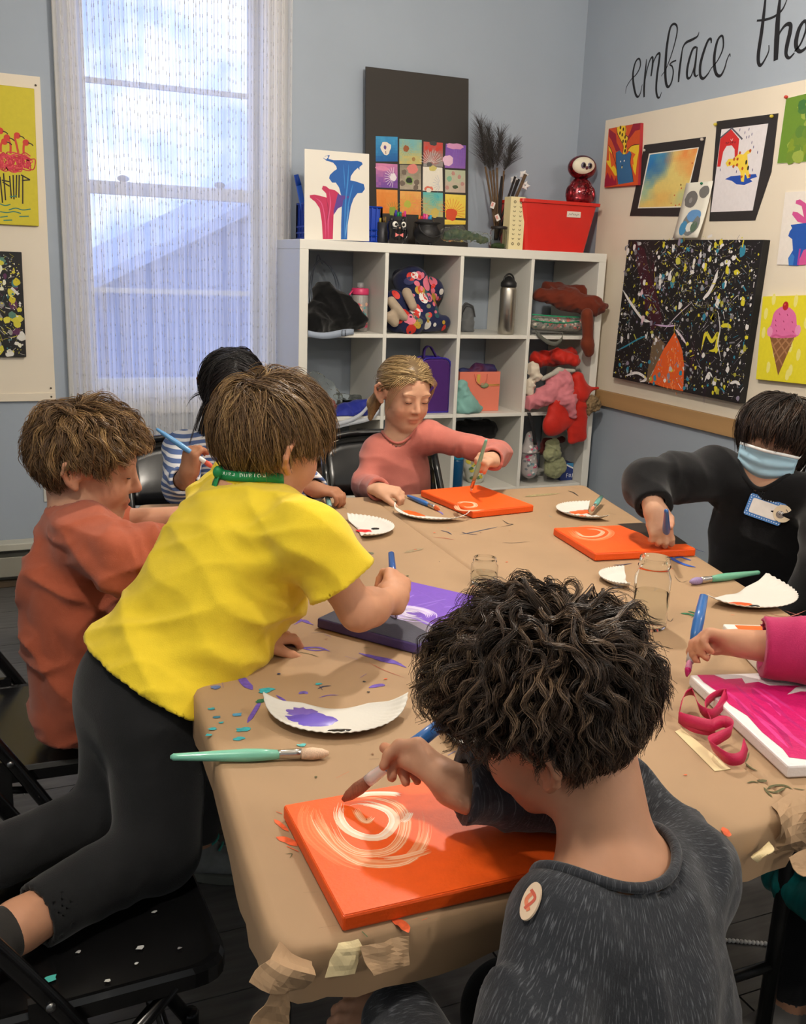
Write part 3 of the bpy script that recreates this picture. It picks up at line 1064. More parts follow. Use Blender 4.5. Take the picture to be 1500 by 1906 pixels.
def hair(name, parent, H, Mx, s, cols, guides=300, per=14, length=.06, whorl=(0.012, -.052, .10), lift=.014, rise=1.0, curl=0.0, wl=.035, clump=.75,
  rad=.0008, seg=8, seed=1, hl_z=None, spread=.011, flow=None, hang=0.0, lenfn=None, frizz=.001, thick=.006, sides=3, grav=.25, liftfn=None, cap_lift=.45, rough=.42, release=None, vol=(1, 1, 1), trim=None, swirl=.0, fringe=None, chaos=.12):
 rs = np.random.default_rng(seed)
 hl_z = hl_z or HL_Z
 er = E_R * V3(vol)
 # roots
 n0 = guides * 3
 i = np.arange(n0) + .5
 ph = np.arccos(1 - 2 * i / n0); th = np.pi * (1 + 5 ** .5) * i
 d = np.stack([np.cos(th) * np.sin(ph), np.sin(th) * np.sin(ph), np.cos(ph)], 1)
 d += rs.normal(size=d.shape) * .03; d /= np.linalg.norm(d, axis=1)[:, None]
 q = E_C + d * er
 az = np.degrees(np.abs(np.arctan2(q[:, 0], q[:, 1])))
 keep = q[:, 2] > np.interp(az, HL_A, hl_z) * vol[2]
 q = q[keep]; G = len(q)
 W = V3(whorl)
 g_loc = Mx.T @ V3(0, 0, -1)
 zline = lambda q: np.interp(np.degrees(np.abs(np.arctan2(q[:, 0], q[:, 1]))), HL_A, hl_z) * vol[2]
 L = np.full(G, length) * rs.uniform(.8, 1.15, G)
 if lenfn is not None: L = L * lenfn(q)
 if trim is not None:
  azr = np.degrees(np.abs(np.arctan2(q[:, 0], q[:, 1])))
  L = np.where(azr > 62, np.minimum(L, np.maximum(q[:, 2] - zline(q), 0) * 1.3 + trim), L)
 if fringe is not None:
  azr = np.degrees(np.abs(np.arctan2(q[:, 0], q[:, 1])))
  L = np.where(azr <= 62, np.minimum(L, np.maximum(q[:, 2] - zline(q), 0) * 1.3 + fringe), L)
 lf = np.full(G, lift) * rs.uniform(.6, 1.25, G)
 if liftfn is not None: lf = lf * liftfn(q)
 root = q.copy(); path = []; nor = []
 rdir = rs.normal(size=(G, 3)); rdir /= np.linalg.norm(rdir, axis=1)[:, None]
 rdir *= chaos * (1 + 7 * np.exp(-(np.linalg.norm(q - W, axis=1)[:, None] / .042) ** 2))
 p = q.copy(); rel = np.zeros(G, bool); dprev = np.zeros((G, 3)); hgt = np.zeros(G); off = np.zeros((G, 3))
 for k in range(seg + 1):
  n = (q - E_C) / er ** 2; n /= np.linalg.norm(n, axis=1)[:, None]
  hgt = lf * (1 - np.exp(-3.2 * rise * (k / seg)))
  tgt = q + n * hgt[:, None]
  p = np.where(rel[:, None], p + dprev * (L / seg)[:, None], tgt)
  path.append(p.copy()); nor.append(n.copy())
  t = flow(q) if flow is not None else q - W
  t = t - n * (t * n).sum(1)[:, None]; t /= np.linalg.norm(t, axis=1)[:, None] + 1e-9
  if swirl:
   dw = np.linalg.norm(q - W, axis=1)[:, None]
   t = t + np.cross(n, t) * swirl * np.exp(-(dw / .05) ** 2); t /= np.linalg.norm(t, axis=1)[:, None] + 1e-9
  t = t + rdir - n * (rdir * n).sum(1)[:, None]; t /= np.linalg.norm(t, axis=1)[:, None] + 1e-9
  gt = g_loc - n * (n @ g_loc)[:, None]
  t = t + gt * grav; t /= np.linalg.norm(t, axis=1)[:, None] + 1e-9
  newrel = q[:, 2] < (zline(q) - .004 if release is None else release)
  dprev = np.where(rel[:, None], dprev * .7 + g_loc * .3 * (hang + .0) + dprev * .3 * (1 - hang), t)
  dprev /= np.linalg.norm(dprev, axis=1)[:, None] + 1e-9
  rel = rel | newrel
  q2 = q + t * (L / seg)[:, None]
  v = (q2 - E_C) / er; v /= np.linalg.norm(v, axis=1)[:, None]
  q = np.where(rel[:, None], q, E_C + v * er)
 path = np.stack(path, 1); nor = np.stack(nor, 1)             # G, S+1, 3
 S1 = seg + 1
 tau = np.linspace(0, 1, S1)
 T = np.gradient(path, axis=1); T /= np.linalg.norm(T, axis=2)[..., None] + 1e-9
 Bn = np.cross(nor, T)
 if curl > 0:
  w = 2 * np.pi * tau[None] * (L / wl)[:, None] * rs.uniform(.7, 1.3, G)[:, None] + rs.uniform(0, 6.28, G)[:, None]
  amp = curl * np.clip(tau * 2.2, 0, 1)[None] * rs.uniform(.5, 1.3, G)[:, None] * (np.clip(liftfn(root), .2, 1)[:, None] if liftfn is not None else 1)
  sg = np.where(rs.random(G) < .5, 1, -1)[:, None]
  path = path + Bn * (amp * np.cos(w) * sg)[..., None] + nor * (amp * .9 * (np.sin(w) + .5))[..., None]
 else:
  bend = rs.normal(size=G)[:, None] * (tau ** 2)[None] * (.12 * L)[:, None]
  path = path + Bn * bend[..., None]
 # children
 Nn = G * per
 gi = np.repeat(np.arange(G), per)
 a, b = rs.normal(size=(2, Nn)) * spread * .6
 cl = 1 - clump * tau ** .6
 f = rs.uniform(.7, 1.0, Nn)
 x = tau[None] * f[:, None] * seg
 i0 = np.clip(x.astype(int), 0, seg - 1); fr = (x - i0)[..., None]
 gp = path[gi]; ar = np.arange(Nn)[:, None]
 pc = gp[ar, i0] * (1 - fr) + gp[ar, i0 + 1] * fr
 nc = nor[gi]; tc_ = T[gi]; bc = Bn[gi]
 pc = pc + tc_[:, :1] * (a[:, None] * cl[None])[..., None] + bc[:, :1] * (b[:, None] * cl[None])[..., None]
 pc = pc + nc * (rs.uniform(-.9, .35, Nn) * thick)[:, None, None] * np.clip(tau * 3, 0, 1)[None, :, None]
 pc = pc + np.cumsum(rs.normal(size=pc.shape), 1) * frizz * .5
 Tc = np.gradient(pc, axis=1); Tc /= np.linalg.norm(Tc, axis=2)[..., None] + 1e-9
 X = np.cross(Tc, nc); X /= np.linalg.norm(X, axis=2)[..., None] + 1e-9
 Y = np.cross(X, Tc)
 r = rad * (1 - .7 * tau ** 2)[None, :, None] * rs.uniform(.7, 1.35, Nn)[:, None, None]
 rings = [pc + r * (math.cos(q_) * X + math.sin(q_) * Y) for q_ in np.arange(sides) * 2 * np.pi / sides + .5]
 V = np.stack(rings, 2).reshape(-1, 3)
 base = (np.arange(Nn) * S1 * sides)[:, None, None] + (np.arange(seg) * sides)[None, :, None]
 j = np.arange(sides)[None, None]; j2 = (j + 1) % sides
 Fq = np.stack([base + j, base + j2, base + sides + j2, base + sides + j], -1).reshape(-1, 4)
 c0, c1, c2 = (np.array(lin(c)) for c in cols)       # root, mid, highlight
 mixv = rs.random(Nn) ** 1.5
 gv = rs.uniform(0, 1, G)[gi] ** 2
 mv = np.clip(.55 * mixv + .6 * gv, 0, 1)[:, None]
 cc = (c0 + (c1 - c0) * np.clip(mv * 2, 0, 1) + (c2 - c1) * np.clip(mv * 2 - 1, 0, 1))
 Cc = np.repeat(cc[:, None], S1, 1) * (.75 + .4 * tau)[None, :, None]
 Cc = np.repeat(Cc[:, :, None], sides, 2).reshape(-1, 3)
 # scalp cap under the strands
 nu, nv = 72, 40
 uu, vv = np.meshgrid(np.linspace(0, 2 * np.pi, nu, endpoint=False), np.linspace(.0, np.pi * .93, nv), indexing='ij')
 dd = np.stack([np.sin(uu) * np.sin(vv), np.cos(uu) * np.sin(vv), np.cos(vv)], -1).reshape(-1, 3)
 qc = E_C + dd * er
 okv = qc[:, 2] > zline(qc) - .002
 n = (qc - E_C) / er ** 2; n /= np.linalg.norm(n, axis=1)[:, None]
 edge = np.clip((qc[:, 2] - zline(qc)) / .03, 0, 1)
 lc = lift * cap_lift * (liftfn(qc) if liftfn is not None else 1)
 wh = 1 - np.exp(-(np.linalg.norm(qc - W, axis=1) / .05) ** 2)
 qc = qc + n * (-.002 + lc * edge * wh)[:, None]
 ii = np.arange(nu)[:, None] * nv; jj = np.arange(nv - 1)[None]
 i2 = ((np.arange(nu) + 1) % nu)[:, None] * nv
 Fc = np.stack([ii + jj, i2 + jj, i2 + jj + 1, ii + jj + 1], -1).reshape(-1, 4)
 Fc = Fc[okv[Fc].all(1)][:, ::-1]
 Vall = np.vstack([V, qc]); Fall = np.vstack([Fq, Fc + len(V)])
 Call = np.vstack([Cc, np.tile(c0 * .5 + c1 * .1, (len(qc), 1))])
 Vw = V3(H) + (Vall * s) @ Mx.T
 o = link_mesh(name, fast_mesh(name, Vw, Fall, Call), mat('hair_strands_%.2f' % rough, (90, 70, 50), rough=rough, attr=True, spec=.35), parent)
 return o

def lashes(H, Mx, s, parent, prims, brow=(96, 74, 52), lash=(52, 38, 32), el=-24):
 W = lambda x, y, z: V3(H) + Mx @ (V3(x, y, z) * s)
 for sx in (1, -1):
  pts = []
  for k in range(9):
   a = R(-52 + 104 * k / 8); e = R(el + 9 * math.cos(a * 1.4) * -1 + 9)
   pts.append(W(sx * .030 + .0146 * math.sin(a) * math.cos(e), .070 + .0146 * math.cos(a) * math.cos(e), .003 + .0146 * math.sin(e)))
  q = MB(); q.tube(project(prims, pts, .0003), [.0004 * s] + [.0012 * s] * 7 + [.0004 * s], 5); q.build('eyelashes', mat('lash_dark', lash, .6), parent)
  pts = [W(sx * (.012 + .036 * k / 7), .09 - .012 * (k / 7) ** 2, .021 + .006 * math.sin(k / 7 * 2.4)) for k in range(8)]
  q = MB(); q.tube(project(prims, pts, -.0002), [.0007 * s, .0012 * s, .0014 * s, .0014 * s, .0013 * s, .0011 * s, .0008 * s, .0004 * s], 5, flat=.5); q.build('eyebrow', mat('brow_%d' % brow[0], brow, .8), parent)

def neckband(parent, prims, off, c, ax, r, m, rad=.005, n=None, f=1.0, name='neckband', k=44):
 """ribbed band along the neck opening, resting on the garment surface"""
 c, ax = V3(c), unit(ax)
 e1 = unit(np.cross(ax, (0, 1, .1))); e2 = np.cross(ax, e1)
 P = np.array([c + r * (math.cos(a) * e1 + math.sin(a) * e2) + ax * .06 for a in np.linspace(0, 2 * math.pi, k, endpoint=False)])
 if n is not None:
  nn = unit(n); d = (P - c) @ nn; P = P + np.outer(d * (f - 1), nn)
 for _ in range(30):
  P = P - np.outer((sd(prims, P) - off) * .7, ax)
 for _ in range(4): P = (np.roll(P, 1, 0) + 2 * P + np.roll(P, -1, 0)) / 4
 q = MB(); q.tube(P, rad, 8, closed=True, flat=1.0, up=ax); q.build(name, m, parent)
 return P

# ------------------------------------------------------------------ boy in the grey top (foreground, seen from behind)
def cloth(name, col, **k):
 k.setdefault('rough', .85); k.setdefault('bump', .25); k.setdefault('bscale', 500); k.setdefault('var', .06); k.setdefault('vscale', 30)
 return mat(name, col, sheen=.15, spec=.2, **k)

def person_grey():
 H = V3((-.6772, -3.0945, .9239)); Mx = frame(-37, -22, 12); s = .95
 J = dict(F=(-.33, .94, .05), N=(-.6609, -3.1850, .8252), SL=(-.7380, -3.2218, .7731), SR=(-.5512, -3.1827, .7629))
 J['K'] = (V3(J['SL']) + V3(J['SR'])) / 2 + V3(-.006, -.02, -.085); J['P'] = J['K'] + V3(-.03, -.10, -.235)
 ER, WR = V3(-.575, -3.06, .80), V3((-.7587, -3.0264, .8250))
 EL, WL = V3(-.865, -3.345, .645), V3((-.8504, -3.1250, .6182))
 root = thing('person', 'curly-haired child in a dark grey heathered top painting an orange canvas, seen from behind', 'person', (-.735, -3.40, 0.0))
 nb = H + Mx @ (V3(0, -.026, -.055) * s)
 tor = torso_prims(J, .93)
 neck = [cone(V3(J['N']) - V3(0, 0, .02), nb, .050, .044, .03)]
 hp, tips, th = hand_prims(WR, V3((-.7762, -2.9698, .8500)) - WR, V3(-.62, -.25, -.75), 1, s=.98, curls=[(48, 42, 25), (55, 55, 30), (62, 62, 35), (68, 62, 35)], thumb_to=(-.8021, -2.9343, .8320))
 hl, _, _ = hand_prims(WL, V3((-.8939, -3.0645, .6049)) - WL, (.2, .2, -1), -1, curl=(15, 25, 20))
 arms = [cone(J['SR'], ER, .044, .036), cone(ER, WR, .035, .023)]
 armsL = [cone(J['SL'], EL, .044, .036), cone(EL, WL, .035, .023)]
 KL, KR = V3(-.86, -3.06, .50), V3(-.66, -3.03, .50)
 legs = [cone((-.83, -3.44, .52), KL, .075, .055), cone((-.70, -3.43, .52), KR, .075, .055), cone(KL, (-.86, -3.08, .08), .052, .035), cone(KR, (-.66, -3.05, .08), .052, .035)]
 feet = foot_prims((-.86, -3.08, .08), (0, 1, 0)) + foot_prims((-.66, -3.05, .08), (0, 1, 0))
 head = head_prims(H, Mx, s)
 sk = (184, 136, 107)
 allp = tor + neck + head + arms + armsL + hp + hl + legs + feet
 body = organic('body', allp, skin_mat('skin_tan', sk), root, h=.0042, colfn=skin_colors(sk, H, Mx, s, hands=tips + [th]))
 lashes(H, Mx, s, root, head, brow=(50, 38, 30))
 # top
 GREY = mat('grey_heather_jersey', (46, 48, 53), rough=.9, bump=.3, bscale=420, spec=.15, sheen=.2)
 t = GREY.node_tree; nn, lk = t.nodes.new, t.links.new
 tcn = nn('ShaderNodeTexCoord'); sb = nn('ShaderNodeVectorMath'); sb.operation = 'SUBTRACT'; sb.inputs[1].default_value = tuple(V3(J['N']))
 ln = nn('ShaderNodeVectorMath'); ln.operation = 'LENGTH'; sx = nn('ShaderNodeSeparateXYZ'); at_ = nn('ShaderNodeMath'); at_.operation = 'ARCTAN2'
 m1_ = nn('ShaderNodeMath'); m1_.operation = 'MULTIPLY'; m1_.inputs[1].default_value = 85; m2_ = nn('ShaderNodeMath'); m2_.operation = 'MULTIPLY'; m2_.inputs[1].default_value = 75
 cx = nn('ShaderNodeCombineXYZ'); nz_ = nn('ShaderNodeTexNoise'); nz_.inputs['Scale'].default_value = 1.0; nz_.inputs['Detail'].default_value = 3.5
 rr = nn('ShaderNodeValToRGB'); rr.color_ramp.elements[0].position = .54; rr.color_ramp.elements[1].position = .86; rr.color_ramp.elements[0].color = (*lin((44, 46, 51)), 1); rr.color_ramp.elements[1].color = (*lin((124, 127, 133)), 1)
 lk(tcn.outputs['Object'], sb.inputs[0]); lk(sb.outputs['Vector'], ln.inputs[0]); lk(sb.outputs['Vector'], sx.inputs[0]); lk(sx.outputs['Y'], at_.inputs[0]); lk(sx.outputs['X'], at_.inputs[1])
 lk(at_.outputs[0], m1_.inputs[0]); lk(ln.outputs['Value'], m2_.inputs[0]); lk(m1_.outputs[0], cx.inputs['X']); lk(m2_.outputs[0], cx.inputs['Y']); lk(cx.outputs[0], nz_.inputs['Vector']); lk(nz_.outputs['Fac'], rr.inputs['Fac']); lk(rr.outputs['Color'], t.nodes['Principled BSDF'].inputs['Base Color'])
 cw = WR + unit(ER - WR) * .012
 sl = tor + [cone(J['SR'], ER, .044, .040), cone(ER, WR, .040, .033), cone(J['SL'], EL, .047, .042), cone(EL, WL, .041, .034)]
 dsp = add_fn(fade(wrinkle((.3, .3, .9), 8, 20, .008, 3), J['N'], .07, .14), fade(wrinkle((1, .2, -.4), 26, 9, .006, 5), J['N'], .07, .14), scaled(wrinkle(ER - WR, 46, 12, .006, 9), near((ER + WR) / 2, .16)))
 NC, NA = V3(J['N']) + V3(-.006, .004, -.012), unit(V3(-.14, .22, 1.0))
 organic('top', sl, GREY, root, h=.0046, off=.008, disp=dsp,
   cut=cuts(cuff_cut(cw, WR - ER, .06, .029), neck_cut(NC, NA, .072, depth=.07), plane_cut((-.77, -3.45, .50), (0, 0, -1))))
 neckband(root, sl, .0105, NC, NA, .074, GREY, .0055)
 organic('trousers', legs + [cone((-.83, -3.45, .53), (-.70, -3.44, .53), .088, .088)], cloth('black_trousers', (20, 20, 22)), root, h=.008, off=.006, cut=plane_cut((-.75, -3.4, .60), (0, 0, 1)))
 for fp in (feet[:2], feet[2:]): organic('shoe', fp, mat('dark_shoe', (40, 40, 44), .6), root, h=.008, off=.006)
 # hair: thick brown curls
 lft = lambda q: np.interp(q[:, 2], [-.08, -.02, .025, .07, .105], [.12, .14, .20, .72, 1.30]) * np.interp(q[:, 1], [-.1, .0, .08], [.8, 1.0, 1.15])
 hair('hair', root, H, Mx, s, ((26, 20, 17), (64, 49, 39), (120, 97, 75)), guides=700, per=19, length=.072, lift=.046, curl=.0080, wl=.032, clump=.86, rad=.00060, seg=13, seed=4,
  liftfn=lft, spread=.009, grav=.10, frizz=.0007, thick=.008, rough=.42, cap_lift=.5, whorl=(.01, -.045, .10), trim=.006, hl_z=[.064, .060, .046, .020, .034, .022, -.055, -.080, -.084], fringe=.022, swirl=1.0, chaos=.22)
 # round paper sticker on the left shoulder
 q = MB()
 c = project(sl, [(-.7772, -3.2254, .8203)], .0090)[0]
 n = unit(c - V3(J['K']) + V3(-.05, -.03, .05))
 M_ = Matrix.Translation(Vector(c)) @ basis(n, (.1, .3, 1))
 pts = [(.018 * math.cos(a), .009 * math.sin(a)) for a in np.linspace(0, 2 * math.pi, 24, endpoint=False)]
 X, Y = V3(M_.col[0][:3]), V3(M_.col[1][:3])
 q.prism(pts, c - n * .002, X, Y, n, .0026); stk = q.build('sticker', mat('sticker_cream', (222, 196, 168), .5), root, label='cream oval sticker with an orange scribble')
 a = Art(c + n * .0006, X, Y, n, .0003); a.stroke([(-.009, -.002), (0, .004), (.009, -.001)], .004, (214, 120, 86)); a.stroke([(-.008, .003), (.003, -.004), (.010, .003)], .003, (200, 90, 70)); a.build('sticker_print', stk)
 return root, tips, th
GREY_P = person_grey()

# ------------------------------------------------------------------ boy in the yellow T-shirt, kneeling on a chair and leaning over the table
def person_yellow():
 H = V3((-.7599, -2.2941, 1.0812)); Mx = frame(72, -14, -6); s = .99
 J = dict(F=(.75, .25, -.6), P=(-.990, -2.380, .665), K=(-.845, -2.335, .88), N=(-.8013, -2.2988, .9981), SL=(-.8194, -2.2003, .9590), SR=(-.7494, -2.4682, .9565))
 root = thing('person', 'child in a bright yellow T-shirt kneeling on a folding chair and leaning over the table', 'person', (-1.0, -2.40, 0.45))
 nb = H + Mx @ (V3(0, -.026, -.060) * s)
 tor = torso_prims(J, 1.0)
 neck = [cone(V3(J['N']) - V3(.02, 0, .02), nb, .050, .044, .03)]
 ER, WR = V3((-.6732, -2.5062, .8373)), V3((-.5719, -2.4204, .8220))
 EL, WL = V3(-.80, -2.28, .80), V3((-.8196, -2.4083, .7680))
 hp, tips, th = hand_prims(WR, V3((-.5505, -2.3755, .8350)) - WR + V3(0, 0, .01), V3(-.35, .3, -.75), 1, s=.95, curls=[(50, 60, 30), (58, 65, 30), (62, 68, 30), (64, 68, 30)], thumb_to=(-.5677, -2.3736, .8200))
 hl, tl, _ = hand_prims(WL, V3((-.7712, -2.3903, .7650)) - WL, (.1, .1, -1), -1, s=.95, curl=(18, 40, 35), thumb=(45, 25))
 KR, KL = V3(-1.005, -2.545, .508), V3(-1.048, -2.42, .508)
 HR, HL_ = V3(-.985, -2.44, .66), V3(-1.005, -2.33, .66)
 AR, AL = V3((-1.2098, -2.6572, .5169)), V3((-1.2716, -2.5039, .4842))
 AR[2] = .50; AL[2] = .505
 legs = [cone(HR, KR, .070, .054), cone(HL_, KL, .070, .054), cone(KR, AR, .050, .032), cone(KL, AL, .050, .032)]
 feet = [cone(AR, AR + unit(AR - KR) * .11 + V3(0, 0, -.01), .032, .022), cone(AL, AL + unit(AL - KL) * .11 + V3(0, 0, -.01), .032, .022)]
 arms = [cone(J['SR'], ER, .036, .029), cone(ER, ER + (WR - ER) * .3, .029, .0295), cone(ER + (WR - ER) * .3, WR, .0295, .019), cone(J['SL'], EL, .036, .029), cone(EL, WL, .030, .019)]
 head = head_prims(H, Mx, s)
 sk = (194, 142, 112)
 body = organic('body', tor + neck + head + arms + hp + hl + legs + feet, skin_mat('skin_warm', sk), root, h=.0046, colfn=skin_colors(sk, H, Mx, s, hands=tips + tl + [th]))
 lashes(H, Mx, s, root, head, brow=(120, 96, 66))
 up = unit(V3(J['N']) - V3(J['P']))
 YEL = cloth('yellow_cotton', (228, 200, 50), var=.04)
 sEnd = V3(J['SR']) + (ER - V3(J['SR'])) * .62
 sEndL = V3(J['SL']) + (EL - V3(J['SL'])) * .70
 Hd = V3(J['P']) + up * .046
 st = tor + [cone(J['SR'], sEnd + (ER - sEnd) * .3, .046, .054, .03), cone(J['SL'], sEndL, .048, .056, .03), cone(V3(J['P']) - up * .07, V3(J['K']), .122, .118, .05, n=V3(J['F']), f=.82),
    cone(V3(J['P']) + V3(.06, 0, .0), V3(J['K']) + V3(.07, 0, -.05), .07, .06, .06),
    cone(HR + V3(0, 0, .03), HL_ + V3(0, 0, .03), .090, .090, .03), cone(V3(J['P']) + V3(0, 0, .05), V3(J['P']), .096, .103, .04)]
 rt = unit(V3(J['SR']) - V3(J['SL']))
 dsp = add_fn(wrinkle(up + rt * .5, 19, 7, .011, 12), wrinkle(up - rt * .6, 30, 9, .007, 15), scaled(wrinkle(up, 28, 6, .016, 19), near(V3(J['P']) + up * .05, .17)))
 organic('t_shirt', st, YEL, root, h=.0052, off=.007, disp=dsp,
   cut=cuts(cuff_cut(sEnd, ER - V3(J['SR']), .10, .040, .022), cuff_cut(sEndL, EL - V3(J['SL']), .10, .038, .02), neck_cut(V3(J['N']) + V3(.006, 0, 0), unit(nb - V3(J['N'])) + V3(.1, 0, .2), .056, depth=.03),
     plane_cut(Hd, -up + rt * -.16)))
 organic('trousers', legs + [cone(HR + V3(0, 0, .02), HL_ + V3(0, 0, .02), .080, .080, .03), cone(V3(J['P']) + V3(0, 0, .04), V3(J['P']), .088, .094, .04)], cloth('black_sweatpants', (27, 28, 30), var=.1), root, h=.0055, off=.009,
   disp=add_fn(wrinkle((0, 0, 1), 12, 9, .005, 31), scaled(wrinkle((-.9, -.3, .2), 24, 8, .006, 33), near(KR + V3(-.08, 0, 0), .2))),
   cut=cuts(plane_cut(V3(J['P']) + up * .075, up), cuff_cut(AR - unit(AR - KR) * .03, AR - KR, .07, .036), cuff_cut(AL - unit(AL - KL) * .03, AL - KL, .07, .036)))
 q_feet = feet
 organic('socks', [cone(AR + unit(AR - KR) * .02, AR + unit(AR - KR) * .11 + V3(0, 0, -.01), .033, .024), cone(AL + unit(AL - KL) * .02, AL + unit(AL - KL) * .11 + V3(0, 0, -.01), .033, .024)], cloth('dark_socks', (44, 42, 40)), root, h=.005, off=.004)
 lft = lambda q: np.interp(q[:, 2], [-.08, -.02, .03, .10], [.22, .40, .85, 1.1])
 hair('hair', root, H, Mx, s, ((70, 52, 36), (122, 94, 64), (178, 146, 98)), guides=440, per=16, length=.088, lift=.020, clump=.62, rad=.0007, seg=8, seed=21, liftfn=lft, whorl=(-.005, -.060, .10), grav=.28, hang=.6, spread=.012, frizz=.0012, thick=.008, cap_lift=.45, trim=.012, swirl=1.2, fringe=.045)
 # green lanyard round the neck with a knot at the back
 ax = unit(unit(nb - V3(J['N'])) + V3(.1, 0, .2)); c = V3(J['N']) + V3(.006, 0, 0)
 neckband(root, st, .008, c, ax, .058, YEL, .0045)
 GRN = mat('green_ribbon', (22, 132, 74), .55, var=.05)
 lan = thing('lanyard', "green neck lanyard with white lettering on the yellow-shirted child", 'lanyard', tuple(c))
 e1 = unit(np.cross(ax, V3(0, 0, 1))); e2 = np.cross(ax, e1)
 ring = np.array([c + (math.cos(a_) * e1 + math.sin(a_) * e2) * .061 + ax * .06 for a_ in np.linspace(0, 2 * math.pi, 40, endpoint=False)])
 for _ in range(30): ring = ring - np.outer((sd(st, ring) - .019) * .7, ax)
 for _ in range(3): ring = (np.roll(ring, 1, 0) + 2 * ring + np.roll(ring, -1, 0)) / 4
 rows = []
 for pnt in ring:
  rows.append([pnt + ax * .008, pnt - ax * .010 + unit(pnt - c) * .003])
 rows.append(rows[0])
 q = MB(); q.sheet(rows, .0014)
 q.build('ribbon', GRN, lan)
 bk = V3((-.8275, -2.3662, 1.0182)); 
 ki = int(np.argmin((ring - bk) @ V3(0.919, -.393, .038) * .9 + (ring - bk) @ V3(.39, .888, -.244) * .6)); kp = ring[ki] + unit(ring[ki] - c) * .006
 q = MB(); q.ell(kp, (.010, .009, .011)); q.build('knot', GRN, lan)
 dn = unit(V3(0, 0, -1) + unit(ring[ki] - c) * .35)
 wd_ = unit(np.cross(dn, ring[ki] - c))
 q = MB(); q.sheet([[kp + dn * t_ - wd_ * w_ , kp + dn * t_ + wd_ * w_] for t_, w_ in ((0, .005), (.015, .007), (.035, .009), (.05, .007), (.056, .002))], .002); q.build('tail', GRN, lan)
 # lettering on the ribbon (upside down as worn), placed glyph by glyph along the curve
 txt = 'Roland Park'
 k0 = ki
 dirn = 1
 nxt = ring[(ki + 1) % 40]
 if (nxt - kp) @ V3(0.919, -.393, .038) < 0: dirn = -1
 arc = [ring[(ki + dirn * j) % 40] for j in range(0, 16)]
 arcl = np.concatenate([[0], np.cumsum([np.linalg.norm(arc[j + 1] - arc[j]) for j in range(15)])])
 fw = .0072
 for gi, ch in enumerate(reversed(txt)):
  if ch == ' ': continue
  d0 = .010 + gi * fw
  pp = V3(*[np.interp(d0, arcl, [x[i] for x in arc]) for i in range(3)])
  tg = V3(*[np.interp(d0 + .003, arcl, [x[i] for x in arc]) for i in range(3)]) - pp
  tg = unit(tg); on = unit(pp - c - ax * ((pp - c) @ ax)); vy = -np.cross(on, tg); vy = vy if vy @ ax < 0 else -vy
  cu = bpy.data.curves.new('glyph', 'FONT'); cu.body = ch; cu.size = .0135; cu.extrude = .0002; cu.align_x = 'CENTER'
  to = bpy.data.objects.new('glyph', cu); COL.objects.link(to)
  me = bpy.data.meshes.new_from_object(to.evaluated_get(bpy.context.evaluated_depsgraph_get()))
  bpy.data.objects.remove(to)
  tx = -tg
  Mg = Matrix(((tx[0], vy[0], on[0], 0), (tx[1], vy[1], on[1], 0), (tx[2], vy[2], on[2], 0), (0, 0, 0, 1)))
  base_p = pp + on * .0018 - vy * .005
  me.transform(Matrix.Translation(Vector(base_p)) @ Mg)
  link_mesh('letter', me, mat('letter_white', (230, 238, 230), .5), lan)
 return root, tips, th
YEL_P = person_yellow()

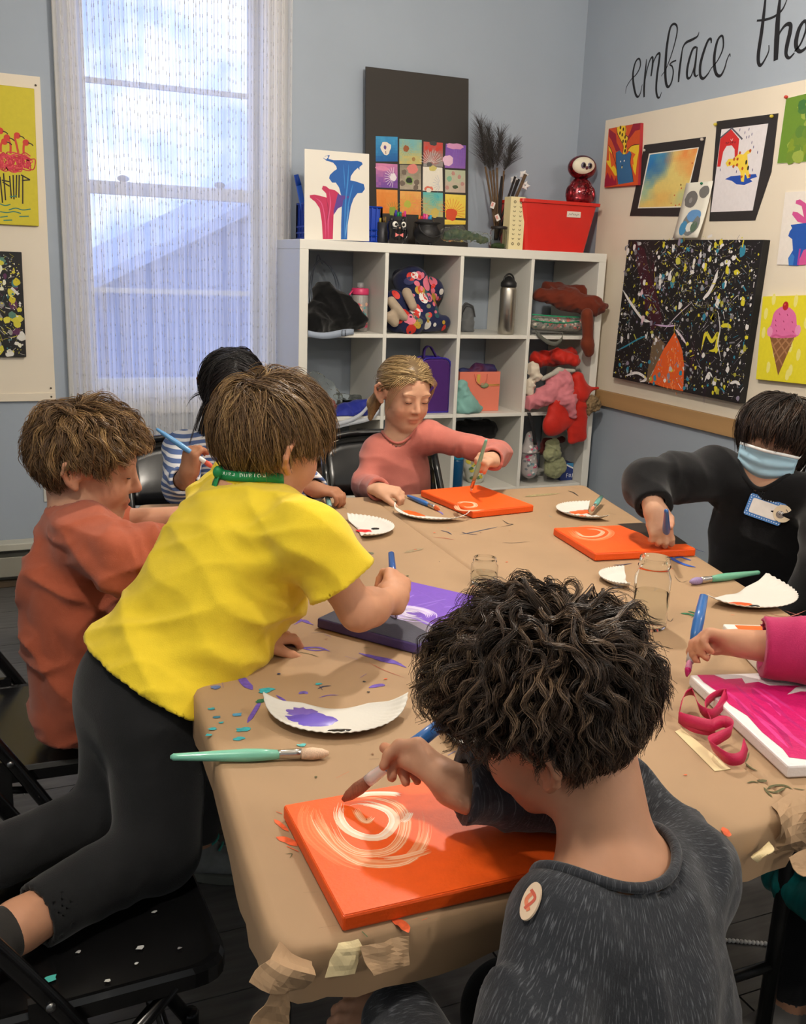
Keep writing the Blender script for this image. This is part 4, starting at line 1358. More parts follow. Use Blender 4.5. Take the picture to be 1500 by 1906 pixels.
# ------------------------------------------------------------------ boy in the rust-orange shirt at the left end of the table
def person_orange():
 H = V3((-1.0264, -1.9554, .9864)); Mx = frame(106, -14, 0); s = 1.0
 J = dict(F=(.97, -.15, 0), P=(-1.065, -2.03, .545), K=(-1.062, -1.995, .755), N=(-1.0548, -1.9670, .8990), SL=(-1.0187, -1.8924, .8595), SR=(-1.0461, -2.0929, .8643))
 root = thing('person', 'child in a rust-orange long-sleeved shirt seen in profile looking down at the table', 'person', (-1.12, -2.02, 0))
 nb = H + Mx @ (V3(0, -.026, -.055) * s)
 tor = torso_prims(J, 1.0)
 neck = [cone(V3(J['N']) - V3(0, 0, .03), nb, .050, .044, .03)]
 ER, WR = V3((-.9950, -2.2067, .8599)), V3((-.8879, -2.1841, .8673))
 EL, WL = V3((-.9700, -1.8854, .8396)), V3((-.8472, -1.9332, .8618))
 EL[2] = max(EL[2], .79); WL[2] = max(WL[2], .775)
 hr, tr, _ = hand_prims(WR, V3((-.8303, -2.1665, .8598)) - WR, (0, .2, -1), 1, s=.9)
 hl, tl, _ = hand_prims(WL, V3((-.7796, -1.9390, .8668)) - WL, (0, 0, -1), -1, s=.9)
 arms = [cone(J['SR'], ER, .040, .034), cone(ER, WR, .033, .021), cone(J['SL'], EL, .040, .034), cone(EL, WL, .034, .022)]
 KR, KL = V3(-.80, -2.09, .50), V3(-.79, -1.93, .50)
 AR, AL = V3(-.815, -1.90, .088), V3(-.86, -1.74, .085)
 legs = [cone((-1.04, -2.09, .53), KR, .066, .052), cone((-1.04, -1.96, .53), KL, .066, .052), cone(KR, AR, .050, .034), cone(KL, AL, .050, .034)]
 fR, fL = foot_prims(AR, (.88, -.45, 0)), foot_prims(AL, (1, .2, 0))
 head = head_prims(H, Mx, s)
 sk = (198, 148, 120)
 organic('body', tor + neck + head + arms + hr + hl + legs + fR + fL, skin_mat('skin_fair', sk), root, h=.0050, colfn=skin_colors(sk, H, Mx, s, hands=tl, blush=1.2))
 lashes(H, Mx, s, root, head, brow=(134, 104, 74))
 RUST = cloth('rust_jersey', (168, 86, 60))
 up = V3(0, 0, 1)
 sh = tor + [cone(J['SR'], ER, .048, .045, .03), cone(ER, WR, .045, .040), cone(J['SL'], EL, .047, .044, .03),
    cone(V3(J['P']) + V3(.0, 0, -.04), J['K'], .112, .104, .05, n=V3(J['F']), f=.74)]
 dsp = add_fn(wrinkle((.55, .1, .8), 20, 7, .013, 41), wrinkle((-.4, 0, .9), 30, 10, .009, 43), scaled(wrinkle(WR - ER, 50, 10, .008, 45), near((ER + WR) / 2, .15)))
 organic('shirt', sh, RUST, root, h=.0056, off=.007, disp=dsp,
   cut=cuts(cuff_cut(WR - unit(WR - ER) * .02, WR - ER, .07, .03), neck_cut(V3(J['N']) + V3(.004, 0, .004), (.12, -.02, 1), .054, depth=.03), plane_cut((-1.1, -2, .488), (0, 0, -1))))
 neckband(root, sh, .009, V3(J['N']) + V3(.004, 0, .004), (.12, -.02, 1), .055, RUST, .0045)
 # dark block print on the chest, wrapped to the shirt surface
 q = MB()
 for (u0, w0, ww, hh) in ((.0, .70, .05, .016), (.0, .675, .05, .012), (.0, .62, .016, .045), (.028, .62, .012, .045), (-.03, .63, .014, .03), (.0, .585, .05, .014), (.0, .56, .04, .012), (-.035, .575, .02, .012), (.0, .535, .05, .012)):
  c0 = V3(J['K']) * V3(1, 1, 0)
  G = []
  for uu in np.linspace(-ww / 2, ww / 2, 4):
   pts = [c0 + V3(.13, -(u0 + uu) - .05, w0 + dv) for dv in (-hh / 2, hh / 2)]
   G.append(project(sh, pts, .0135))
  q.sheet(G)
 tag(q.build('chest_print', mat('print_brown', (62, 38, 34), .8), root, label='dark faded block lettering on the chest'), kind='stuff')
 organic('trousers', legs + [cone((-1.055, -2.07, .54), (-1.055, -1.98, .54), .076, .076)], cloth('charcoal_trousers', (48, 46, 46)), root, h=.008, off=.006, cut=cuts(plane_cut((-1.1, -2, .60), (0, 0, 1)), plane_cut((-.9, -1.9, .10), (0, 0, -1))))
 # grey trainers with teal laces
 for A_, d_, fp in ((AR, unit(V3(.88, -.45, 0)), fR), (AL, unit(V3(1, .2, 0)), fL)):
  SHOE = mat('grey_trainer', (128, 130, 128), .75, var=.15, vscale=40)
  o = organic('shoe', fp, SHOE, root, h=.006, off=.008, cut=cuts(plane_cut((0, 0, .022), (0, 0, -1)), plane_cut((0, 0, .098), (0, 0, 1))))
  side = V3(-d_[1], d_[0], 0)
  q = MB(); pts = []
  for a_ in np.linspace(0, 2 * math.pi, 28, endpoint=False):
   pts.append((.105 * math.cos(a_), .042 * math.sin(a_) * (1 + .12 * math.cos(a_))))
  q.prism(pts, A_ * V3(1, 1, 0) + d_ * .045, d_, side, (0, 0, 1), .024); q.build('sole', mat('sole_grey', (104, 106, 98), .8), o, bevel=.004)
  q = MB()
  for j in range(4):
   bb = A_ * V3(1, 1, 0) + d_ * (.035 + .022 * j) + V3(0, 0, .092 - .011 * j)
   q.tube(project(fp, [bb + side * w_ for w_ in (-.022, -.01, 0, .01, .022)], .012), .0028, 6)
  q.build('laces', mat('teal_lace', (62, 168, 158), .7), o)
 lft = lambda q: np.interp(q[:, 2], [-.08, -.02, .03, .10], [.2, .35, .85, 1.15])
 hair('hair', root, H, Mx, s, ((72, 52, 36), (118, 90, 60), (170, 136, 90)), guides=420, per=15, length=.078, lift=.022, curl=.0055, wl=.05, clump=.78, rad=.0008, seg=9, seed=31, liftfn=lft, whorl=(.01, -.05, .10), grav=.25, hang=.5, spread=.012, frizz=.001, thick=.008, cap_lift=.45, trim=.010, swirl=1.0, fringe=.026)
person_orange()

# ------------------------------------------------------------------ girl in the dusty-pink top behind the table
def person_pink():
 H = V3((-.0098, -1.1359, 1.0028)); Mx = frame(174, -16, 2); s = .97
 J = dict(F=(.05, -1, -.05), P=(.0, -1.09, .52), K=(-.02, -1.10, .735), N=(-.02, -1.115, .862), SL=(.0571, -1.1791, .8706), SR=(-.0790, -1.1110, .8191))
 root = thing('person', 'fair-haired child in a dusty-pink long-sleeved top holding a green brush over an orange canvas', 'person', (0, -1.08, 0))
 nb = H + Mx @ (V3(0, -.026, -.055) * s)
 tor = torso_prims(J, .86)
 neck = [cone(V3(J['N']) - V3(0, 0, .03), nb, .040, .039, .03)]
 EL, WL = V3((.2114, -1.3445, .8431)), V3((.1079, -1.4978, .8575))
 ER, WR = V3((-.1473, -1.1745, .7248)), V3((-.2129, -1.4494, .7750))
 grip = V3((.0396, -1.5553, .8670))
 hl, tl, th = hand_prims(WL, grip + V3(0, 0, .012) - WL, V3(-.35, .1, -.8), 1, s=.92, curls=[(45, 55, 30), (52, 62, 35), (60, 66, 35), (64, 66, 35)], thumb_to=grip)
 hr, tr, thr = hand_prims(WR, V3((-.1807, -1.4572, .7750)) - WR + V3(0, -.02, 0), V3(.2, .1, -1), -1, s=.92, curls=[(45, 60, 40)] * 4)
 arms = [cone(J['SL'], EL, .032, .028), cone(EL, WL, .027, .019), cone(J['SR'], ER, .032, .028), cone(ER, WR, .027, .019)]
 KL, KR = V3(.09, -1.42, .50), V3(-.10, -1.42, .50)
 legs = [cone((.07, -1.09, .53), KL, .072, .054), cone((-.07, -1.09, .53), KR, .072, .054), cone(KL, (.09, -1.40, .09), .05, .034), cone(KR, (-.10, -1.40, .09), .05, .034)]
 feet = foot_prims((.09, -1.40, .09), (0, -1, 0)) + foot_prims((-.10, -1.40, .09), (0, -1, 0))
 head = head_prims(H, Mx, s)
 sk = (200, 154, 125)
 organic('body', tor + neck + head + arms + hl + hr + legs + feet, skin_mat('skin_light', sk), root, h=.0048, colfn=skin_colors(sk, H, Mx, s, hands=tl + tr))
 lashes(H, Mx, s, root, head, brow=(128, 98, 70), lash=(92, 66, 52))
 PINK = cloth('dusty_pink_jersey', (182, 106, 94))
 tp = tor + [cone(J['SL'], EL, .034, .033, .03), cone(EL, WL, .032, .028), cone(J['SR'], ER, .035, .033, .03), cone(ER, WR, .032, .026), cone(V3(J['P']), J['K'], .102, .096, .05, n=V3(J['F']), f=.78)]
 dsp = add_fn(wrinkle((.3, 0, .9), 17, 8, .007, 51), scaled(wrinkle(EL - V3(J['SL']), 40, 9, .010, 53), near((EL + V3(J['SL'])) / 2, .14)), scaled(wrinkle((0, 0, 1), 40, 9, .006, 55), near(ER, .13)))
 organic('top', tp, PINK, root, h=.0056, off=.006, disp=dsp, cut=cuts(cuff_cut(WL - unit(WL - EL) * .012, WL - EL, .06, .025), cuff_cut(WR - unit(WR - ER) * .012, WR - ER, .06, .023), neck_cut(V3(J['N']) + V3(.0, -.012, .0), (.02, -.35, 1), .056, depth=.03), plane_cut((0, -1.1, .49), (0, 0, -1))))
 neckband(root, tp, .007, V3(J['N']) + V3(.0, -.012, .0), (.02, -.35, 1), .057, PINK, .0042)
 organic('trousers', legs + [cone((.07, -1.08, .54), (-.07, -1.08, .54), .085, .085)], cloth('navy_leggings', (34, 36, 48)), root, h=.009, off=.006, cut=plane_cut((0, -1.1, .60), (0, 0, 1)))
 for sx in (.09, -.10): organic('shoe', foot_prims((sx, -1.40, .09), (0, -1, 0)), mat('white_shoe', (200, 198, 194), .6), root, h=.009, off=.006, cut=plane_cut((0, 0, .10), (0, 0, 1)))
 # hair drawn back from a middle parting into a low tail
 def flow(q):
  sgn = np.where(q[:, 0] >= 0.006, 1.0, -1.0)
  return np.stack([sgn * np.clip(.75 - np.abs(q[:, 0]) * 9, 0, .75), np.full(len(q), -1.0), np.clip(-.35 - q[:, 1] * 3, -1, .1)], 1)
 c3 = ((112, 88, 58), (166, 138, 94), (206, 180, 134))
 hair('hair', root, H, Mx, s, c3, guides=420, per=12, length=.125, lift=.009, clump=.5, rad=.0009, seg=8, seed=51, flow=flow, grav=.12, hang=.9, spread=.010, frizz=.0007, thick=.005, cap_lift=.6,
  hl_z=[.070, .062, .040, .016, .022, .012, -.040, -.058, -.062])
 W = lambda x, y, z: H + Mx @ (V3(x, y, z) * s)
 tail = [cone(W(.030, -.085, -.03), W(.055, -.085, -.075), .020, .017), cone(W(.055, -.085, -.075), W(.062, -.075, -.125), .017, .008)]
 organic('hair_tail', tail, mat('fair_hair_tail', (150, 122, 82), .5, var=.25, vscale=60, stretch=(6, 6, 1)), root, h=.005, disp=wrinkle((0, 0, 1), 8, 140, .003, 5))
 q = MB()
 for sx in (1, -1):
  for k_ in range(7):
   a0 = .052 + .004 * k_
   pts = [W(sx * (.018 + .006 * k_), .072 - .004 * k_, .074), W(sx * (a0 + .006), .070 - .004 * k_, .045), W(sx * (.068 + .001 * k_), .050 - .005 * k_, .0), W(sx * (.066 + .001 * k_), .030 - .002 * k_, -.045 - .006 * (k_ % 3))]
   q.tube(spline(pts, 12), [.0012 * (1 - .6 * t_) for t_ in np.linspace(0, 1, 12)], 4)
 tag(q.build('loose_strands', mat('fair_hair_loose', (176, 148, 104), .5), root), kind='stuff')
 return grip
PINK_GRIP = person_pink()

# ------------------------------------------------------------------ dark-haired girl in the striped top, half hidden behind the yellow-shirted boy
def person_striped():
 H = V3((-.5604, -1.1800, 1.0284)); Mx = frame(192, -36, 0); s = 1.0
 J = dict(F=(0, -1, 0), P=(-.60, -1.05, .52), K=(-.58, -1.10, .75), N=(-.575, -1.13, .875), SL=(-.455, -1.12, .845), SR=(-.695, -1.14, .845))
 root = thing('person', 'dark-haired child in a blue and white striped top, half hidden behind the yellow T-shirt', 'person', (-.60, -1.05, 0))
 nb = H + Mx @ (V3(0, -.026, -.055) * s)
 tor = torso_prims(J, .98)
 neck = [cone(V3(J['N']) - V3(0, 0, .03), nb, .045, .040, .03)]
 ER, WR = V3((-.7301, -1.3083, .7820)), V3((-.7422, -1.4640, .8518))
 EL, WL = V3(-.40, -1.26, .785), V3((-.3972, -1.4490, .7850))
 g = V3((-.7367, -1.4741, .9060))
 hr, tr, th = hand_prims(WR, g - WR, V3(.5, .25, .1), -1, s=.95, curls=[(45, 60, 35), (55, 65, 35), (60, 68, 35), (64, 68, 35)], thumb_to=g + V3(.01, 0, .005))
 hl, tl, thl = hand_prims(WL, V3((-.3612, -1.4775, .7850)) - WL, V3(.1, 0, -1), 1, s=.95, curls=[(35, 50, 35)] * 4)
 arms = [cone(J['SR'], ER, .038, .033), cone(ER, WR, .032, .022), cone(J['SL'], EL, .038, .033), cone(EL, WL, .032, .022)]
 KL, KR = V3(-.50, -1.40, .50), V3(-.70, -1.40, .50)
 legs = [cone((-.53, -1.07, .53), KL, .072, .054), cone((-.67, -1.07, .53), KR, .072, .054), cone(KL, (-.50, -1.38, .09), .05, .034), cone(KR, (-.70, -1.38, .09), .05, .034)]
 feet = foot_prims((-.50, -1.38, .09), (0, -1, 0)) + foot_prims((-.70, -1.38, .09), (0, -1, 0))
 head = head_prims(H, Mx, s)
 sk = (160, 112, 84)
 organic('body', tor + neck + head + arms + hl + hr + legs + feet, skin_mat('skin_brown', sk), root, h=.0064, colfn=skin_colors(sk, H, Mx, s, hands=tl + tr))
 lashes(H, Mx, s, root, head, brow=(40, 32, 28))
 m = bpy.data.materials.new('striped_jersey'); m.use_nodes = True
 t = m.node_tree; b = t.nodes['Principled BSDF']; b.inputs['Roughness'].default_value = .85
 tcn = t.nodes.new('ShaderNodeTexCoord'); nz_ = t.nodes.new('ShaderNodeTexNoise'); nz_.inputs['Scale'].default_value = 9
 mxv = t.nodes.new('ShaderNodeVectorMath'); mxv.operation = 'MULTIPLY_ADD'; mxv.inputs[1].default_value = (.012, .012, .012)
 wv = t.nodes.new('ShaderNodeTexWave'); wv.wave_type = 'BANDS'; wv.bands_direction = 'Z'; wv.inputs['Scale'].default_value = 19
 rr = t.nodes.new('ShaderNodeValToRGB'); rr.color_ramp.interpolation = 'CONSTANT'
 rr.color_ramp.elements[0].color = (*lin((206, 206, 208)), 1); rr.color_ramp.elements[1].position = .38; rr.color_ramp.elements[1].color = (*lin((74, 96, 142)), 1)
 t.links.new(tcn.outputs['Object'], nz_.inputs['Vector']); t.links.new(nz_.outputs['Color'], mxv.inputs[0]); t.links.new(tcn.outputs['Object'], mxv.inputs[2])
 t.links.new(mxv.outputs['Vector'], wv.inputs['Vector']); t.links.new(wv.outputs['Fac'], rr.inputs['Fac']); t.links.new(rr.outputs['Color'], b.inputs['Base Color'])
 tp = tor + [cone(J['SR'], ER, .045, .042, .03), cone(ER, WR, .041, .032), cone(J['SL'], EL, .045, .042, .03), cone(EL, WL, .041, .032)]
 organic('striped_top', tp, m, root, h=.006, off=.006, disp=wrinkle((.3, 0, 1), 18, 8, .005, 61), cut=cuts(cuff_cut(WR - unit(WR - ER) * .085, WR - ER, .09, .030), cuff_cut(WL - unit(WL - EL) * .012, WL - EL, .06, .028), neck_cut(V3(J['N']), (0, -.3, 1), .054, depth=.01), plane_cut((0, -1.1, .49), (0, 0, -1))))
 organic('trousers', legs + [cone((-.53, -1.06, .54), (-.67, -1.06, .54), .085, .085)], cloth('dark_leggings', (40, 38, 44)), root, h=.009, off=.006, cut=plane_cut((0, -1.1, .60), (0, 0, 1)))
 for fx in (-.50, -.70): organic('shoe', foot_prims((fx, -1.38, .09), (0, -1, 0)), mat('black_shoe', (34, 34, 36), .6), root, h=.009, off=.006, cut=plane_cut((0, 0, .10), (0, 0, 1)))
 def flow(q):
  sgn = np.where(q[:, 0] >= 0, 1.0, -1.0)
  return np.stack([sgn * np.clip(1.1 - np.abs(q[:, 0]) * 8, .0, 1.1), np.full(len(q), -.15), np.full(len(q), -.8)], 1)
 hair('hair', root, H, Mx, s, ((14, 12, 13), (24, 21, 22), (52, 46, 46)), guides=460, per=13, length=.20, lift=.012, clump=.45, rad=.0010, seg=9, seed=61, flow=flow, grav=.5, hang=1.0, spread=.011, frizz=.0008, thick=.006, cap_lift=.25, rough=.45, release=-.03)
 return g, V3((-.3512, -1.4358, .7750))
STR_G = person_striped()

# ------------------------------------------------------------------ masked boy in the black sweatshirt on the right
def person_mask():
 H = V3((.5558, -2.1042, 1.0058)); Mx = frame(236, -10, 8); s = 1.0
 J = dict(F=(-.92, -.39, 0), P=(.60, -2.10, .52), K=(.575, -2.10, .77), N=(.5465, -2.1101, .8873), SL=(.5956, -2.2462, .8802), SR=(.4593, -2.0204, .9104))
 root = thing('person', 'child in a blue face mask and black sweatshirt painting at the right', 'person', (.6, -2.1, 0))
 nb = H + Mx @ (V3(0, -.026, -.055) * s)
 tor = torso_prims(J, 1.05)
 neck = [cone(V3(J['N']) - V3(0, 0, .03), nb, .048, .044, .03)]
 ER, WR = V3((.2484, -2.0216, .8969)), V3((.2085, -2.1062, .8535))
 grip = V3((.2129, -2.1518, .8173))
 hp, tips, th = hand_prims(WR, V3((.2119, -2.1304, .8118)) - WR, V3(.30, .75, -.1), 1, s=1.0, curls=[(22, 38, 20), (28, 45, 25), (34, 50, 30), (40, 52, 30)], thumb_to=grip + V3(.012, .0, .004))
 EL, WL = V3(.50, -2.36, .76), V3(.42, -2.33, .62)
 hl, _, _ = hand_prims(WL, (-.6, .2, -.3), (0, 0, -1), -1)
 arms = [cone(J['SR'], ER, .042, .036), cone(ER, WR, .035, .023), cone(J['SL'], EL, .042, .036), cone(EL, WL, .035, .023)]
 KL, KR = V3(.27, -2.27, .50), V3(.26, -2.08, .50)
 legs = [cone((.58, -2.18, .53), KL, .076, .056), cone((.58, -2.03, .53), KR, .076, .056), cone(KL, (.30, -2.25, .09), .052, .035), cone(KR, (.28, -2.06, .09), .052, .035)]
 f1, f2 = foot_prims((.30, -2.25, .09), (-1, 0, 0)), foot_prims((.28, -2.06, .09), (-1, 0, 0))
 head = head_prims(H, Mx, s)
 sk = (202, 156, 128)
 organic('body', tor + neck + head + arms + hp + hl + legs + f1 + f2, skin_mat('skin_rosy', sk), root, h=.0052, colfn=skin_colors(sk, H, Mx, s, hands=tips + [th]))
 lashes(H, Mx, s, root, head, brow=(56, 40, 30))
 BLK = cloth('black_sweatshirt', (17, 17, 19), var=.1, rough=.9)
 tp = tor + [cone(J['SR'], ER, .056, .054, .03), cone(ER, WR, .052, .034), cone(J['SL'], EL, .054, .05, .03), cone(EL, WL, .048, .036), cone(V3(J['P']), J['K'], .13, .122, .05, n=V3(J['F']), f=.82)]
 dsp = add_fn(wrinkle((.3, .3, .9), 16, 8, .008, 71), scaled(wrinkle(ER - V3(J['SR']), 26, 7, .011, 73), near((ER + V3(J['SR'])) / 2, .17)))
 organic('sweatshirt', tp, BLK, root, h=.006, off=.007, disp=dsp, cut=cuts(cuff_cut(WR - unit(WR - ER) * .012, WR - ER, .07, .030), cuff_cut(WL - unit(WL - EL) * .012, WL - EL, .07, .03), neck_cut(V3(J['N']) + V3(-.012, -.004, 0), (-.3, -.12, 1), .062, depth=.04), plane_cut((.6, -2.1, .50), (0, 0, -1))))
 neckband(root, tp, .009, V3(J['N']) + V3(-.012, -.004, 0), (-.3, -.12, 1), .063, BLK, .006)
 organic('trousers', legs + [cone((.60, -2.17, .54), (.60, -2.03, .54), .09, .09)], cloth('dark_jeans', (30, 32, 40)), root, h=.009, off=.006, cut=plane_cut((.6, -2.1, .60), (0, 0, 1)))
 for fp in (f1, f2): organic('shoe', fp, mat('black_shoe2', (34, 34, 36), .6), root, h=.009, off=.006, cut=plane_cut((0, 0, .10), (0, 0, 1)))
 lfn = lambda q: np.interp(q[:, 1] + np.abs(q[:, 0]) * .4, [-.05, .0, .03, .09], [1.0, 1.0, .62, .40])
 hair('hair', root, H, Mx, s, ((20, 15, 13), (44, 32, 26), (84, 64, 50)), guides=400, per=15, length=.135, lift=.018, clump=.5, rad=.0010, seg=10, seed=71, lenfn=lfn, whorl=(0, -.03, .11), grav=.35, hang=.8, spread=.012, frizz=.0008, thick=.007, cap_lift=.45, rough=.42, release=-.005)
 # pleated face mask
 W = lambda x, y, z: H + Mx @ (V3(x, y, z) * s)
 nu, nv = 25, 23
 G = np.zeros((nu, nv, 3))
 for i in range(nu):
  x = -1 + 2 * i / (nu - 1)
  for j in range(nv):
   z = j / (nv - 1)
   zz = .006 - z * (.094 - .020 * abs(x) ** 2) - .012 * abs(x) ** 2 * (1 - z)
   pl = .0022 * math.sin(z * 2 * math.pi * 3.5) * (1 - .3 * abs(x))
   bul = .106 - .034 * abs(x) ** 1.8 - .004 * (z - .35) ** 2 * 8 - .016 * max(0, z - .7) / .3
   if z < .12: bul -= .004 * (.12 - z) / .12 * (1 - abs(x)) * -1.5
   G[i, j] = W(.068 * x * (1 - .05 * z), bul + pl, zz)
 m_ = organic  # noqa
 mk = thing('face_mask', 'light blue pleated disposable face mask worn by the child in black', 'mask', tuple(W(0, .1, -.05)))
 q = MB(); q.sheet(G, .0015); q.build('pleated_panel', mat('mask_blue', (166, 204, 224), .8, var=.03), mk)
 q = MB(); q.sheet(np.stack([G[:, 0] + (G[:, 0] - G[:, 1]) * .6, G[:, 1] + Mx[:, 1] * .0012], 1), .0022); q.build('white_edge', mat('mask_white', (232, 232, 232), .8), mk)
 for sx, col_ in ((-1, 0), (1, nu - 1)):
  for jj, zt in ((1, .012), (nv - 2, -.022)):
   q = MB(); q.tube(spline([G[col_, jj], W(sx * .076, .030, (G[col_, jj] - H) @ Mx[:, 2] / s * .6 + zt * .5), W(sx * .083, -.002, zt)], 10), .0014, 6); q.build('ear_loop', mat('mask_white', (232, 232, 232), .8), mk)
 # name tag and round badge on the chest
 c, c1_ = V3((.1823, -2.4749, .9451)), V3((.6946, -1.9552, .7860)); dr = unit(c1_ - c)
 for _ in range(60): c = c + dr * (float(sd(tp, c[None])[0]) - .011) * .8
 g_ = np.array([sd(tp, np.array([c + np.eye(3)[i] * .004]))[0] - sd(tp, np.array([c - np.eye(3)[i] * .004]))[0] for i in range(3)])
 n = unit(unit(g_) + V3(-.3, -.5, .2)); X = unit(np.cross((0, 0, 1), n)); X = unit(X - V3(0, 0, .22)); X = unit(X - n * (X @ n)); Y = np.cross(n, X)
 if Y[2] < 0: Y = -Y
 tg = thing('name_tag', 'white name sticker with a blue dotted border on the black sweatshirt', 'name tag', tuple(c))
 q = MB(); q.prism(rounded([(-.043, -.027), (.043, -.027), (.043, .027), (-.043, .027)], [.006] * 4, 4), c - n * .004, X, Y, n, .0062); q.build('tag_card', mat('tag_blue', (74, 128, 196), .5), tg)
 a = Art(c + n * .0024, X, Y, n, .0003)
 a.poly(rounded([(-.034, -.018), (.034, -.018), (.034, .018), (-.034, .018)], [.005] * 4, 4), (232, 226, 220))
 for i in range(-7, 8):
  for sy in (-.0225, .0225): a.blob(i * .0058, sy, .0014, .0014, (226, 234, 244), 8)
 for j in range(-3, 4):
  for sx in (-.0385, .0385): a.blob(sx, j * .0056, .0014, .0014, (226, 234, 244), 8)
 a.build('dotted_border', tg)
 bd = thing('round_badge', 'round cream sticker with a grey owl face overlapping the name tag', 'sticker', tuple(c + X * .035))
 q = MB(); cc = c + X * .040 + Y * .004 + n * .0028
 q.prism([(.021 * math.cos(a_), .021 * math.sin(a_)) for a_ in np.linspace(0, 2 * math.pi, 28, endpoint=False)], cc, X, Y, n, .0012); q.build('badge_disc', mat('badge_cream', (226, 208, 178), .5), bd)
 a = Art(cc + n * .0012, X, Y, n, .0003)
 a.blob(-.004, -.004, .010, .009, (128, 118, 112)); a.blob(-.007, .001, .0026, .0026, (240, 240, 240), 10); a.blob(-.001, .001, .0026, .0026, (240, 240, 240), 10)
 a.blob(-.007, .001, .0012, .0012, (20, 20, 20), 8); a.blob(-.001, .001, .0012, .0012, (20, 20, 20), 8); a.stroke([(.004, .012), (.010, .007), (.013, .0)], .002, (110, 96, 90))
 a.build('badge_print', bd)
 return grip
MASK_GRIP = person_mask()

# ------------------------------------------------------------------ child at the right edge: only the magenta sleeve, hand and teal skirt reach into the frame
def person_magenta():
 root = thing('person', 'child in a magenta top reaching in from the right edge with a brush', 'person', (.40, -2.86, 0))
 H = V3(.42, -2.86, 1.02); Mx = frame(265, -18, 0)
 J = dict(F=(-1, .1, 0), P=(.42, -2.88, .53), K=(.43, -2.87, .75), N=(.425, -2.865, .88), SL=(.40, -3.00, .845), SR=(.40, -2.74, .845))
 tor = torso_prims(J, .96)
 nb = H + Mx @ V3(0, -.026, -.055)
 neck = [cone(V3(J['N']) - V3(0, 0, .03), nb, .045, .040, .03)]
 WR = V3((-.1217, -2.7688, .8150)); ER = V3((-.0096, -2.8445, .8150))
 grip = V3((-.1822, -2.7401, .8050))
 hp, tips, th = hand_prims(WR, V3((-.1599, -2.7363, .8220)) - WR, V3(-.25, -.45, -.75), -1, s=.95, curls=[(42, 40, 20), (50, 52, 28), (58, 60, 30), (64, 62, 30)], thumb_to=grip)
 EL, WL = V3(.36, -3.04, .66), V3(.24, -2.95, .60)
 hl, _, _ = hand_prims(WL, (-1, .1, 0), (0, 0, -1), 1)
 arms = [cone(J['SR'], ER, .038, .033), cone(ER, WR, .033, .0225), cone(J['SL'], EL, .038, .033), cone(EL, WL, .032, .022)]
 KL, KR = V3(.10, -2.95, .50), V3(.08, -2.80, .50)
 legs = [cone((.40, -2.95, .53), KL, .07, .054), cone((.40, -2.81, .53), KR, .07, .054), cone(KL, (.12, -2.93, .09), .05, .034), cone(KR, (.10, -2.78, .09), .05, .034)]
 f1, f2 = foot_prims((.12, -2.93, .09), (-1, 0, 0)), foot_prims((.10, -2.78, .09), (-1, 0, 0))
 sk = (194, 144, 114)
 head = head_prims(H, Mx, 1)
 organic('body', tor + neck + head + arms + hp + hl + legs + f1 + f2, skin_mat('skin_mid', sk), root, h=.0066, colfn=skin_colors(sk, H, Mx, 1, hands=tips + [th]))
 lashes(H, Mx, 1, root, head)
 MAG = cloth('magenta_jersey', (172, 40, 90))
 tp = tor + [cone(J['SR'], ER, .045, .046, .03), cone(ER, WR, .046, .041), cone(J['SL'], EL, .045, .042, .03), cone(EL, WL, .041, .034)]
 organic('top', tp, MAG, root, h=.006, off=.006, disp=wrinkle(ER - WR, 22, 9, .005, 81), cut=cuts(cuff_cut(V3((-.0876, -2.7773, .8150)), WR - ER, .09, .036), cuff_cut(WL, WL - EL, .06, .028), neck_cut(J['N'], (-.2, 0, 1), .054, depth=.01), plane_cut((.4, -2.86, .50), (0, 0, -1))))
 organic('skirt', [cone((.42, -2.88, .54), (.13, -2.875, .535), .13, .10, n=(0, 0, 1), f=.8), cone((.10, -2.97, .50), (.10, -2.79, .50), .078, .078), cone((.075, -2.97, .47), (.075, -2.79, .47), .06, .06), cone((.05, -2.98, .36), (.05, -2.78, .36), .045, .045, .06)], mat('teal_satin', (20, 128, 126), .28, var=.15, vscale=14, stretch=(14, 14, 1)), root, h=.007, disp=wrinkle((0, 1, 0), 40, 5, .008, 83), cut=plane_cut((.4, -2.9, .62), (0, 0, 1)))
 organic('leggings', legs, cloth('black_leggings', (24, 24, 27)), root, h=.009, off=.004, cut=plane_cut((0, 0, .10), (0, 0, -1)))
 for fp in (f1, f2): organic('shoe', fp, mat('pale_shoe', (120, 116, 112), .6), root, h=.009, off=.006, cut=plane_cut((0, 0, .10), (0, 0, 1)))
 hair('hair', root, H, Mx, 1, ((60, 44, 34), (100, 76, 54), (140, 110, 80)), guides=200, per=10, length=.16, lift=.012, clump=.5, rad=.0013, seg=8, seed=81, grav=.5, hang=1.0, release=-.03, cap_lift=.6)
 return grip
MAG_GRIP = person_magenta()

